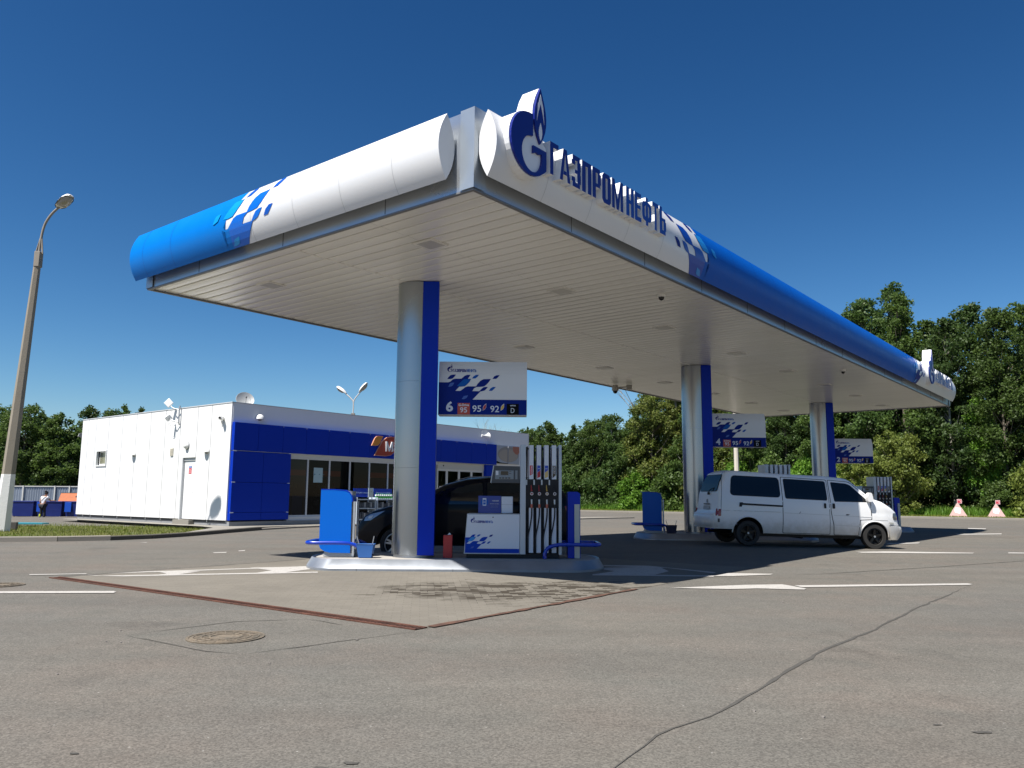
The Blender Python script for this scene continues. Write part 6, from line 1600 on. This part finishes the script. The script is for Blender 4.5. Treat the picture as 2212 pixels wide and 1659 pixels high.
LC = mat("lamp_post_concrete", (.24, .21, .165), .9, var=.14, vscale=3, bump=.5, bscale=30)
WP = mat("peeling_whitewash", (.74, .73, .70), .85, var=.06, vscale=5, bump=.6, bscale=18)
def cobra(p0, p1, t, tilt, flip=1):
    """street light head"""
    d = (Vector(p1) - Vector(p0)).normalized(); up = Vector((0, 0, 1)); side = d.cross(up).normalized(); up = side.cross(d)
    F = lambda a, b, c: Vector(p1) + d * a + side * b + up * c
    secs = [(-.08, .08, .06), (.06, .17, .13), (.28, .215, .17), (.55, .21, .16), (.74, .16, .11), (.79, .05, .04)]
    mb = MB(); vs = []
    for a, w_, h_ in secs:
        for k in range(9):
            u = math.pi * k / 8; vs.append(F(a, w_ * math.cos(u), h_ * math.sin(u)))
    mb.add(vs, [(j * 9 + i, j * 9 + i + 1, (j + 1) * 9 + i + 1, (j + 1) * 9 + i) for j in range(5) for i in range(8)] + [(j * 9, (j + 1) * 9, (j + 1) * 9 + 8, j * 9 + 8) for j in range(5)])
    h = mb.build("lamp_head", mat("lamp_head_white", (.70, .69, .66), .4, var=.08), t, smooth=60)
    mb = MB(); vs = []
    for a, w_, h_ in ((.10, .13, .03), (.20, .19, .12), (.45, .195, .16), (.64, .16, .12), (.73, .10, .03)):
        for k in range(9):
            u = math.pi * k / 8; vs.append(F(a, w_ * math.cos(u), -h_ * math.sin(u) - .003))
    mb.add(vs, [(j * 9 + i, j * 9 + i + 1, (j + 1) * 9 + i + 1, (j + 1) * 9 + i) for j in range(4) for i in range(8)]); mb.build("lens", mat("dirty_lens", (.30, .28, .24), .2, coat=.5), h, smooth=70)
    mb = MB(); mb.tube([F(-.05, .10, -.0), F(.06, .19, .0), F(.3, .225, .0), F(.56, .22, .0), F(.77, .10, 0)], .014, 5); mb.tube([F(-.05, -.10, -.0), F(.06, -.19, .0), F(.3, -.225, .0), F(.56, -.22, .0), F(.77, -.10, 0)], .014, 5); mb.build("gasket", BLACK, h)
t = thing("street_lamp", "tall leaning concrete lamp post with whitewashed foot at the left edge", "street lamp", (-16.96, 27.08, .04), 0); t.scale = (.95, .95, .95)
def octpost(z0, z1, r0, r1, dx0, dx1, m, name, n=6, flat=1.):
    mb = MB(); vs = []; K = 10
    for j in range(K + 1):
        q = j / K; r_ = r0 + (r1 - r0) * q; z_ = z0 + (z1 - z0) * q; dx = dx0 + (dx1 - dx0) * q
        for i in range(n): a = R(22 + 360 / n * i); vs.append((dx + r_ * math.cos(a), r_ * math.sin(a), z_))
    mb.add(vs, [(j * n + i, j * n + (i + 1) % n, (j + 1) * n + (i + 1) % n, (j + 1) * n + i) for j in range(K) for i in range(n)] + [tuple(range(n)), tuple(range(K * n, K * n + n))]); return mb.build(name, m, t)
octpost(2.05, 10.15, .215, .115, .075, .42, LC, "post"); octpost(-.1, 2.047, .30, .219, -.02, .075, WP, "whitewashed_foot")
mb = MB(); mb.box(.325, -.13, 9.6, .525, .11, 10.17); mb.build("collar", mat("collar_steel", (.26, .23, .19), .7, .3, var=.3), t, bev=.01)
mb = MB(); mb.tube(smooth_path([(.42, 0, 10.1), (.46, 0, 10.8), (.55, 0, 11.25), (.78, -.05, 11.6), (1.06, -.1, 11.86)], 5), .045, 8); mb.tube([(.30, 0, 10.1), (.44, 0, 10.75)], .03, 6); mb.tube([(.55, 0, 10.1), (.47, 0, 10.75)], .03, 6); mb.build("arm", MATS["collar_steel"], t, smooth=60)
cobra((.86, .05, 11.76), (1.08, -.1, 11.86), t, 0)
t2 = t
t = thing("street_lamp", "twin-headed lamp post behind the white shop", "street lamp", (-10.95, 55, 0), 0)
octpost(0, 6.95, .17, .10, 0, 0, LC, "post")
mb = MB(); mb.box(-.12, -.12, 6.5, .12, .12, 7.0); mb.build("collar", MATS["collar_steel"], t)
mb = MB(); mb.tube(smooth_path([(0, 0, 6.9), (0, 0, 7.7), (-.15, 0, 8.0), (-.6, .05, 8.4)], 4), .04, 8); mb.tube(smooth_path([(0, 0, 7.5), (.06, 0, 7.95), (.45, -.05, 8.45)], 4), .04, 8); mb.build("arm", mat("arm_pale", (.5, .48, .45), .5), t, smooth=60)
cobra((-.35, 0, 8.22), (-.6, .05, 8.4), t, 0); cobra((.2, 0, 8.2), (.45, -.05, 8.5), t, 0)
t = thing("utility_pole", "pale straight pole in front of the trees, below the middle price sign", "pole", (14.0, 50, 0), 0)
octpost(0, 9, .17, .11, 0, 0, mat("pale_pole", (.55, .50, .42), .8, var=.08), "shaft", 8)
mb = MB(); mb.cyl((0, 0, 8.98), .13, .08, 10); mb.build("cap", GALV, t)
# hazard pyramids on the far verge
def pyramid(x, y, z, rz, k, label):
    t = thing("hazard_pyramid", label, "hazard marker", (x, y, z), rz, "red and white pyramids on the verge")
    b = .60 * k; h = 1.02 * k
    def tri(z0, z1, m, name, lift):
        mb = MB(); r0 = b * (1 - z0 / h) + lift; r1 = max(.004, b * (1 - z1 / h)) + lift
        vs = [(sx * r, sy * r, z_) for r, z_ in ((r0, z0), (r1, z1)) for sx, sy in ((-1, -1), (1, -1), (1, 1), (-1, 1))]
        mb.add(vs, [(i, (i + 1) % 4, 4 + (i + 1) % 4, 4 + i) for i in range(4)]); return mb.build(name, m, t)
    PK = mat("faded_red_paint", (.34, .20, .18), .6, var=.15, vscale=5); PW = mat("pyramid_white", (.80, .79, .76), .6)
    tri(0, h, PK, "shell", 0)
    mb = MB()
    for i in range(4):
        a = i * math.pi / 2; c, s_ = math.cos(a), math.sin(a)
        f = lambda u, v, d: ((u) * c - (-(b * (1 - v / h)) - d) * -s_ * -1, 0, 0)
        def g2(u, v, d, c=c, s_=s_):
            yy = -(b * (1 - v / h)) - d; return (u * c - yy * s_, u * s_ + yy * c, v)
        w1, w2 = b * .50, b * .42
        mb.prism([(-w1 * .6, h * .30), (w2 * .5, h * .22), (w1 * .62, h * .42), (w1 * .55, h * .60), (-w1 * .50, h * .62), (-w1 * .72, h * .44)], .004, .010, g2)
    mb.build("white_patch", PW, t)
    mb = MB(); mb.tube([(.12 * k, -.04, h * .7), (.13 * k, -.04, h * 1.02)], .012, 6); mb.build("sign_stem", GREYP, t)
    mb = MB(); fn = frame((-.02 * k, -.06, h * .92), (1, 0, 0), (0, 0, 1), (0, -1, 0))
    mb.prism(RC(0, 0, .30 * k, .30 * k), -.012, 0, fn, 0); mb.prism(RC(.03 * k, .03 * k, .27 * k, .27 * k), .001, .003, fn, 1)
    mb.prism([(.05 * k, .20 * k), (.13 * k, .22 * k), (.20 * k, .17 * k), (.22 * k, .07 * k), (.245 * k, .07 * k), (.23 * k, .19 * k), (.14 * k, .25 * k), (.05 * k, .23 * k)], .004, .006, fn, 0)
    mb.build("fire_sign", [mat("sign_pinkish", (.7, .5, .5), .5), mat("fire_red", (.45, .04, .06), .5)], t)
pyramid(34.2, 62.0, .16, R(-29), 1.06, "larger faded red and white pyramid marker on the verge, left of the pair")
pyramid(36.3, 60.6, .18, R(-31), 1.0, "smaller faded red and white pyramid marker at the right, with a paler body")

# ---------------------------------------------------------------- vegetation
def leaf_mat(name, c1, c2, c3, trans=.45):
    m = bpy.data.materials.new(name); m.use_nodes = True; n = m.node_tree.nodes; l = m.node_tree.links
    p = n["Principled BSDF"]; p.inputs["Roughness"].default_value = .55; p.inputs["Specular IOR Level"].default_value = .35
    tc = n.new("ShaderNodeTexCoord"); oi = n.new("ShaderNodeObjectInfo")
    t1 = n.new("ShaderNodeTexNoise"); t1.inputs["Scale"].default_value = .7; t1.inputs["Detail"].default_value = 3; l.new(tc.outputs["Object"], t1.inputs["Vector"])
    t2 = n.new("ShaderNodeTexWhiteNoise"); t2.noise_dimensions = '3D'
    sn = n.new("ShaderNodeVectorMath"); sn.operation = 'SNAP'; sn.inputs[1].default_value = (.3, .3, .3); l.new(tc.outputs["Object"], sn.inputs[0]); l.new(sn.outputs[0], t2.inputs["Vector"])
    mr = n.new("ShaderNodeMapRange"); mr.inputs["From Min"].default_value = .38; mr.inputs["From Max"].default_value = .62; l.new(t1.outputs["Fac"], mr.inputs["Value"])
    a = n.new("ShaderNodeMix"); a.data_type = 'RGBA'; a.inputs[6].default_value = c1 + (1,); a.inputs[7].default_value = c2 + (1,); l.new(mr.outputs[0], a.inputs[0])
    m2 = n.new("ShaderNodeMapRange"); m2.inputs["From Min"].default_value = .5; m2.inputs["From Max"].default_value = 1; m2.inputs["To Max"].default_value = .8; l.new(t2.outputs[0], m2.inputs["Value"])
    b = n.new("ShaderNodeMix"); b.data_type = 'RGBA'; l.new(a.outputs[2], b.inputs[6]); b.inputs[7].default_value = c3 + (1,); l.new(m2.outputs[0], b.inputs[0])
    hs = n.new("ShaderNodeHueSaturation"); l.new(b.outputs[2], hs.inputs["Color"])
    m3 = n.new("ShaderNodeMapRange"); m3.inputs["To Min"].default_value = 1.3; m3.inputs["To Max"].default_value = 1.95; l.new(oi.outputs["Random"], m3.inputs["Value"]); l.new(m3.outputs[0], hs.inputs["Value"])
    l.new(hs.outputs[0], p.inputs["Base Color"])
    tr = n.new("ShaderNodeBsdfTranslucent"); l.new(hs.outputs[0], tr.inputs[0]); mx = n.new("ShaderNodeMixShader"); mx.inputs[0].default_value = trans
    l.new(p.outputs[0], mx.inputs[1]); l.new(tr.outputs[0], mx.inputs[2]); l.new(mx.outputs[0], n["Material Output"].inputs[0]); return m
LEAF = {"mid": leaf_mat("leaves_mid_green", (.035, .062, .012), (.052, .085, .016), (.08, .12, .03)),
        "dark": leaf_mat("leaves_dark_green", (.028, .056, .013), (.042, .074, .017), (.068, .10, .028)),
        "olive": leaf_mat("leaves_olive", (.080, .105, .018), (.105, .13, .025), (.14, .165, .04)),
        "bright": leaf_mat("leaves_fresh_green", (.06, .13, .012), (.08, .16, .016), (.12, .21, .03)),
        "yellow": leaf_mat("leaves_yellow_green", (.085, .105, .02), (.06, .085, .016), (.14, .15, .04)),
        "grass": leaf_mat("grass_blades", (.075, .10, .012), (.095, .11, .018), (.14, .14, .04), .3)}
BARK = mat("bark", (.13, .11, .085), .9, var=.3, vscale=4); BARKP = mat("pale_bark", (.26, .25, .21), .8, var=.3, vscale=3)
BARKD = mat("dark_bark", (.05, .042, .033), .9, var=.3, vscale=4)
def leaf_mesh(name, C_, size, seed, m, up=.3):
    rs = np.random.RandomState(seed); n = len(C_)
    nrm = rs.normal(size=(n, 3)); nrm[:, 2] += up; nrm /= np.linalg.norm(nrm, axis=1)[:, None]
    a = np.cross(nrm, rs.normal(size=(n, 3))); a /= np.linalg.norm(a, axis=1)[:, None]; b = np.cross(nrm, a)
    s = rs.uniform(size[0], size[1], n)[:, None]
    v = np.stack([C_ - a * s, C_ - b * s * .55 + nrm * s * .15, C_ + a * s, C_ + b * s * .55 + nrm * s * .15], 1).reshape(-1, 3)
    me = bpy.data.meshes.new(name); me.vertices.add(n * 4); me.loops.add(n * 4); me.polygons.add(n)
    me.vertices.foreach_set("co", v.ravel()); me.loops.foreach_set("vertex_index", np.arange(n * 4)); me.polygons.foreach_set("loop_start", np.arange(0, n * 4, 4))
    me.update(calc_edges=True); me.materials.append(m); return me
def tree_proto(seed, h, r, base, nclump, leaves, size, prof, m, bark, cr=(.5, 1.0), up_limb=.5, trunk_r=.16):
    """tapered trunk, limbs, and a crown of separate leaf clumps"""
    rs = np.random.RandomState(seed); rnd = random.Random(seed)
    root = bpy.data.objects.new("proto", None); col.objects.link(root)
    bend = [rnd.uniform(-.25, .25), rnd.uniform(-.25, .25)]
    def tp(t): return Vector((bend[0] * math.sin(t * 2.2), bend[1] * math.sin(t * 2.6 + .4), t * h))
    tb = MB(); K = 9; tb.tube([tp(i / K * .93) for i in range(K + 1)], [trunk_r * (1 - .88 * i / K) for i in range(K + 1)], 8)
    cl = []
    for i in range(nclump):
        t = base + (1 - base) * ((i + rnd.random()) / nclump)
        R_ = r * prof((t - base) / (1 - base)); a = rnd.uniform(0, 6.283); q = math.sqrt(rnd.random()) * .95
        c = tp(t) + Vector((math.cos(a) * R_ * q, math.sin(a) * R_ * q, rnd.uniform(-.2, .2)))
        k = rnd.uniform(*cr) * (.45 + .55 * prof((t - base) / (1 - base)))
        cl.append((c, k))
        if i % 2 == 0:
            t0 = max(.1, t - .10 - up_limb * R_ * q / h); s0 = tp(t0); mid = s0.lerp(c, .5) + Vector((0, 0, -.12 * R_ * q))
            tb.tube([s0, mid, c], [trunk_r * .34 * (1 - t0) + .012, .03, .012], 5)
    # whorled top leader
    cl.append((tp(.97), cr[0] * .55)); cl.append((tp(1.0) + Vector((0, 0, .1)), cr[0] * .35))
    trunk = tb.build("trunk", bark, root, smooth=70)
    w_ = np.array([k ** 2.2 for c, k in cl]); w_ /= w_.sum(); N = (w_ * leaves).astype(int); P = []
    for (c, k), n in zip(cl, N):
        d = rs.normal(size=(n, 3)); d /= np.linalg.norm(d, axis=1)[:, None]
        rr = rs.uniform(.25, 1, n) ** .55
        rr *= (1 + .28 * np.sin(d[:, 0] * 5 + k * 9) * np.cos(d[:, 1] * 4 + k * 5))
        p = d * (rr * k)[:, None] * np.array([1, 1, .85]); P.append(p + np.array(c))
        m2 = max(1, n // 8); d2 = rs.normal(size=(m2, 3)); d2 /= np.linalg.norm(d2, axis=1)[:, None]; P.append(d2 * (k * rs.uniform(1, 1.35, m2))[:, None] + np.array(c))
    P = np.concatenate(P); P = P[P[:, 2] > .05]
    me = leaf_mesh("crown", P, size, seed, m); o = bpy.data.objects.new("crown", me); col.objects.link(o); o.parent = root
    return root
pf_tall = lambda t: (1 - t) ** .45 * (.55 + .45 * math.sin(min(1, t * 2.2) * 1.57)) + .04
pf_oval = lambda t: math.sqrt(max(0, 1 - (2 * t - .85) ** 2 / 1.5)) * .95 + .05
pf_cone = lambda t: (1 - t) ** .75 * .95 + .05
pf_bush = lambda t: math.sqrt(max(0.02, 1 - t * t)) 
PR = {
 "tall0": tree_proto(11, 18, 3.6, .08, 150, 24000, (.09, .17), pf_tall, LEAF["dark"], BARK, (.5, 1.05)),
 "tall1": tree_proto(12, 17, 3.3, .08, 140, 22000, (.09, .17), pf_tall, LEAF["mid"], BARKP, (.45, 1.0)),
 "tall2": tree_proto(13, 19, 3.2, .06, 160, 24000, (.09, .16), pf_tall, LEAF["dark"], BARK, (.4, .95), .8),
 "mid0": tree_proto(21, 11, 2.7, .06, 90, 18000, (.08, .15), pf_oval, LEAF["mid"], BARK, (.42, .85)),
 "mid1": tree_proto(22, 10, 2.5, .05, 90, 18000, (.08, .15), pf_tall, LEAF["mid"], BARKP, (.38, .8)),
 "mid2": tree_proto(23, 11, 2.2, .04, 95, 18000, (.08, .15), pf_cone, LEAF["yellow"], BARKP, (.32, .72)),
 "willow": tree_proto(31, 6.2, 2.9, .02, 100, 16000, (.07, .15), pf_oval, LEAF["olive"], BARK, (.35, .75)),
 "bush": tree_proto(41, 3.2, 2.0, .01, 40, 7000, (.08, .17), pf_bush, LEAF["mid"], BARK, (.45, .8), trunk_r=.05),
}
protos = list(PR.values())
ORD = "first second third fourth fifth sixth seventh eighth ninth tenth eleventh twelfth thirteenth fourteenth fifteenth sixteenth seventeenth eighteenth nineteenth twentieth".split()
def plant(pr, x, y, z, sc_, rz, label, m=None, group="trees along the far side of the forecourt", name="tree", cat="tree"):
    o = PR[pr].copy(); o.name = name; col.objects.link(o); tag(o, label, cat, group)
    o.location = (x, y, z); o.rotation_euler = (0, 0, rz); o.scale = sc_ if isinstance(sc_, tuple) else (sc_, sc_, sc_)
    for ch in PR[pr].children:
        c = ch.copy(); col.objects.link(c); c.parent = o
        if m and "crown" in ch.name:
            c.material_slots[0].link = 'OBJECT'; c.material_slots[0].material = LEAF[m]
    return o
rnd = random.Random(77)
# front row behind the verge: (s, proto, height factor, leaf colour, words)
rowA = [(-1.5, "tall2", .86, "dark"), (2.2, "tall0", .92, "mid"), (6.0, "tall1", .95, "dark"), (9.4, "tall2", .98, "mid"), (12.6, "tall0", 1.05, "dark"), (16.2, "tall1", .88, "mid"), (19.8, "tall2", .72, "dark"), (23, "mid0", 1.12, "mid"),
        (26, "mid2", 1.12, "yellow"), (28.6, "mid1", 1.12, "mid"), (31.2, "mid2", 1.12, "yellow"), (33.6, "mid0", 1.08, "yellow"), (36.2, "mid1", .98, "mid"), (38.6, "mid2", .86, "dark"), (41, "mid0", .84, "mid"), (43.6, "mid2", .80, "dark"), (46.4, "mid1", .95, "mid"), (49, "mid0", .78, "mid"), (52, "mid1", .76, "dark")]
for i, (s, pr, k, m) in enumerate(rowA):
    x, y = cs(67.3 + rnd.uniform(-.8, .8) - .03 * s, s)
    wd = {"dark": "dark green", "mid": "mid green", "yellow": "yellowish green"}[m]; hh = "towering" if k > .8 and pr.startswith("tall") else "medium-height"
    lab = "%s %s tree, %s from the right in the front row beyond the forecourt" % (hh, wd, ORD[i] if i < 20 else "twenty-first")
    plant(pr, x, y, .3, (k * rnd.uniform(.95, 1.1), k * rnd.uniform(.95, 1.1), k), rnd.uniform(0, 6), lab, m)
rowB = [(1.2, "tall2", .95), (5, "tall0", 1.02), (8.5, "tall1", 1.02), (11.2, "tall2", 1.12), (14.2, "tall1", 1.12), (18, "tall0", .92), (22, "tall2", .72), (25.5, "mid0", 1.3), (29, "mid2", 1.25), (32.4, "mid1", 1.3), (35.6, "mid0", 1.15), (39, "mid1", 1.0), (42.4, "mid0", .95), (45.8, "mid2", .9), (49.5, "mid1", .88), (53.5, "mid0", .85)]
for i, (s, pr, k) in enumerate(rowB):
    x, y = cs(72.5 + rnd.uniform(-1, 1), s); plant(pr, x, y, .3, (k * 1.15, k * 1.15, k), rnd.uniform(0, 6), "%s dense tree from the right in the back row of the wood" % ORD[i], "dark" if i % 2 else "mid")
for i, (s, a_, pr, k, m, lab) in enumerate([
    (9.6, 62.8, "willow", (.95, .95, 1.05), "olive", "olive-green willow bush just behind the farthest dispenser"), (12.2, 63.2, "willow", (.8, .8, .82), "olive", "smaller olive willow bush behind the van's windscreen"), (3.6, 66, "mid1", (.75, .75, .95), "bright", "fresh bright green sapling above the dark gap in the trees"),
    (-.2, 63.6, "bush", (1.1, 1.1, 1.25), "olive", "olive bush cut by the photo's right edge, beside the smaller pyramid marker"), (2.6, 64.4, "bush", (.8, .8, .75), "mid", "low bush behind the smaller pyramid marker"),
    (14.8, 64, "bush", (1.1, 1.1, 1.2), "bright", "bright green bush in the gap right of the farthest column"), (17.5, 64.4, "bush", (1.1, 1.1, 1.4), "bright", "bright bush behind the foot of the farthest column"), (20.8, 64.6, "bush", (1.2, 1.2, 1.5), "mid", "tall green bush behind the middle dispenser"), (24, 64.6, "bush", (1.1, 1.1, 1.35), "bright", "bright green bush behind the pale utility pole"), 
    (27.2, 64.6, "bush", (1.2, 1.2, 1.35), "yellow", "yellowish bush hidden mostly by the middle column"), (30.4, 64.5, "bush", (1.3, 1.3, 1.3), "mid", "rounded green bush between the middle island's blue stand and its column"), (34.5, 64.6, "bush", (1.2, 1.2, 1.1), "bright", "fresh green bush directly behind the middle island's blue stand"), (38.8, 64.8, "bush", (1.2, 1.2, 1.2), "dark", "dark bush right of the near island's slim stand"), (43, 64.8, "bush", (1.3, 1.3, 1.3), "dark", "dark bush behind the near island's slim blue stand")]):
    x, y = cs(a_, s); plant(pr, x, y, .25, k, rnd.uniform(0, 6), lab, m, "bushes at the edge of the verge", "bush" if pr != "mid1" else "tree", "bush" if pr != "mid1" else "tree")
# trees left of the shop, and the poplars showing over its roof
for i, (x, y, pr, k, m, lab) in enumerate([
    (-35.8, 55, "mid0", .66, "mid", "leafy tree at the photo's far left edge, left of the lamp post"), (-32.2, 53, "mid0", .64, "mid", "sunlit round green tree directly behind the leaning lamp post"), (-29.6, 52.5, "mid1", .66, "mid", "green tree between the lamp post and the shop's left end"), (-26.8, 54, "mid0", .62, "dark", "dark broad tree touching the shop's left end"),
    (-37.5, 64, "mid1", .78, "dark", "pointed poplar rising just right of the lamp post"), (-33.2, 63, "mid1", .82, "dark", "dark treetop above the shop's left roof corner"), (-30, 62, "mid2", .72, "mid", "treetop over the shop roof just right of its left corner"),
    (-35.5, 76, "mid2", .84, "mid", "small treetop over the shop roof left of the antennas")]):
    k = (k * 1.25 if y < 60 else k, k * 1.25 if y < 60 else k, k); plant(pr, x, y, -.06, k, rnd.uniform(0, 6), lab, m, "trees behind the fence and shop")
for i, (x, y) in enumerate([(-38, 58.5), (-34.5, 59), (-31, 58), (-27.5, 59)]):
    plant("bush", x, y, -.06, (1.6, 1.6, 1.7), i * 1.3, "%s dense shrub from the left behind the corrugated fence" % ORD[i], "dark", "shrubs behind the corrugated fence", "bush", "bush")
# bare twiggy tree
tt = thing("bare_tree", "half bare tree with thin dead twigs against the sky, under the canopy's rear edge", "tree", cs(68, 35.2) + (.3,), 0)
mb = MB(); rr = random.Random(5)
def twig(p, d, ln, r, dep):
    q = p + d * ln; mb.tube([p, p.lerp(q, .5) + Vector((rr.uniform(-.1, .1), rr.uniform(-.1, .1), 0)) * ln * .3, q], [r, r * .8, r * .55], 5)
    if dep == 0: return
    for k in range(3 if dep > 1 else 4):
        nd = (d + Vector((rr.uniform(-.7, .7), rr.uniform(-.7, .7), rr.uniform(-.1, .5)))).normalized(); twig(p.lerp(q, rr.uniform(.55, 1)), nd, ln * rr.uniform(.55, .8), r * .55, dep - 1)
twig(Vector((0, 0, 0)), Vector((.05, 0, 1)), 7.2, .13, 4); mb.build("trunk", BARKP, tt)
x, y = cs(70, 58); tt = thing("bare_tree", "wispy bare treetop above the shop's right end", "tree", (x + .6, y, .3), 0); mb = MB(); twig(Vector((0, 0, 0)), Vector((-.05, 0, 1)), 5.4, .12, 4); mb.build("trunk", BARKP, tt)
# a far mass of wood behind the rows, nobody could count its trees
rs = np.random.RandomState(3); P = []
for k in range(150):
    s = rs.uniform(-40, 66); a = rs.uniform(77, 90); h = 15.5 if s < 17 else 11; x, y = cs(a, s); n = 420; hh = h * rs.uniform(.75, 1.02)
    d = rs.normal(size=(n, 3)); d /= np.linalg.norm(d, axis=1)[:, None]; P.append(d * rs.uniform(.5, 1, n)[:, None] * np.array([2.4, 2.4, hh * .5]) + np.array([x, y, hh * .5 + .3]))
for k in range(26):
    x = rs.uniform(-62, -22); y = rs.uniform(66, 74); n = 380; hh = rs.uniform(5.5, 7.5); d = rs.normal(size=(n, 3)); d /= np.linalg.norm(d, axis=1)[:, None]; P.append(d * rs.uniform(.5, 1, n)[:, None] * np.array([2.4, 2.4, hh * .5]) + np.array([x, y, hh * .5]))
P = np.concatenate(P); P = P[P[:, 2] > 0]
o = bpy.data.objects.new("woods", leaf_mesh("woods", P, (.22, .42), 9, LEAF["dark"])); col.objects.link(o); tag(o, "deep green mass of wood behind the nearer trees", "woods", None, "stuff")
P = []
for k in range(300):
    s = rs.uniform(-30, 60); a = rs.uniform(67.5, 77); x, y = cs(a, s); n = 110
    d = rs.normal(size=(n, 3)); d /= np.linalg.norm(d, axis=1)[:, None]; P.append(d * rs.uniform(.3, 1, n)[:, None] * np.array([1.3, 1.3, 1.3]) + np.array([x, y, 1.4]))
P = np.concatenate(P); P = P[P[:, 2] > .2]
o = bpy.data.objects.new("undergrowth", leaf_mesh("undergrowth", P, (.10, .22), 19, LEAF["dark"])); col.objects.link(o); tag(o, "dark undergrowth between the trunks of the wood", "undergrowth", None, "stuff")
# remove the prototypes themselves
for r_ in protos:
    for ch in list(r_.children): bpy.data.objects.remove(ch)
    bpy.data.objects.remove(r_)
# grass
rs = np.random.RandomState(6); pts = []
def inpoly(x, y, P):
    c = False; j = len(P) - 1
    for i in range(len(P)):
        if (P[i][1] > y) != (P[j][1] > y) and x < (P[j][0] - P[i][0]) * (y - P[i][1]) / (P[j][1] - P[i][1]) + P[i][0]: c = not c
        j = i
    return c
while len(pts) < 26000:
    x = rs.uniform(-30, -9.5); y = rs.uniform(22, 43.5)
    if inpoly(x, y, lawn) and rs.rand() < (1.2 - (y - 22) / 40): pts.append((x, y, lawnz(x, y)))
blades("lawn_grass", pts, .03, .10, .012, LEAF["grass"], "short mown grass on the lawn", 1)
pts = []
while len(pts) < 45000:
    a = 60.5 + 6.5 * rs.rand() ** 1.3; s = rs.uniform(-10, 52); x, y = cs(a - .03 * s, s); pts.append((x, y, vergez(x, y)))
pts = np.array(pts); 
far = ((pts[:, :2] - np.array(C0)) @ np.array(L2)) > 62.3
blades("verge_grass", pts[~far], .05, .16, .025, LEAF["grass"], "short grass along the far kerb", 2)
blades("tall_weeds", pts[far], .2, .75, .04, LEAF["bright"], "tall weeds at the foot of the trees", 3)
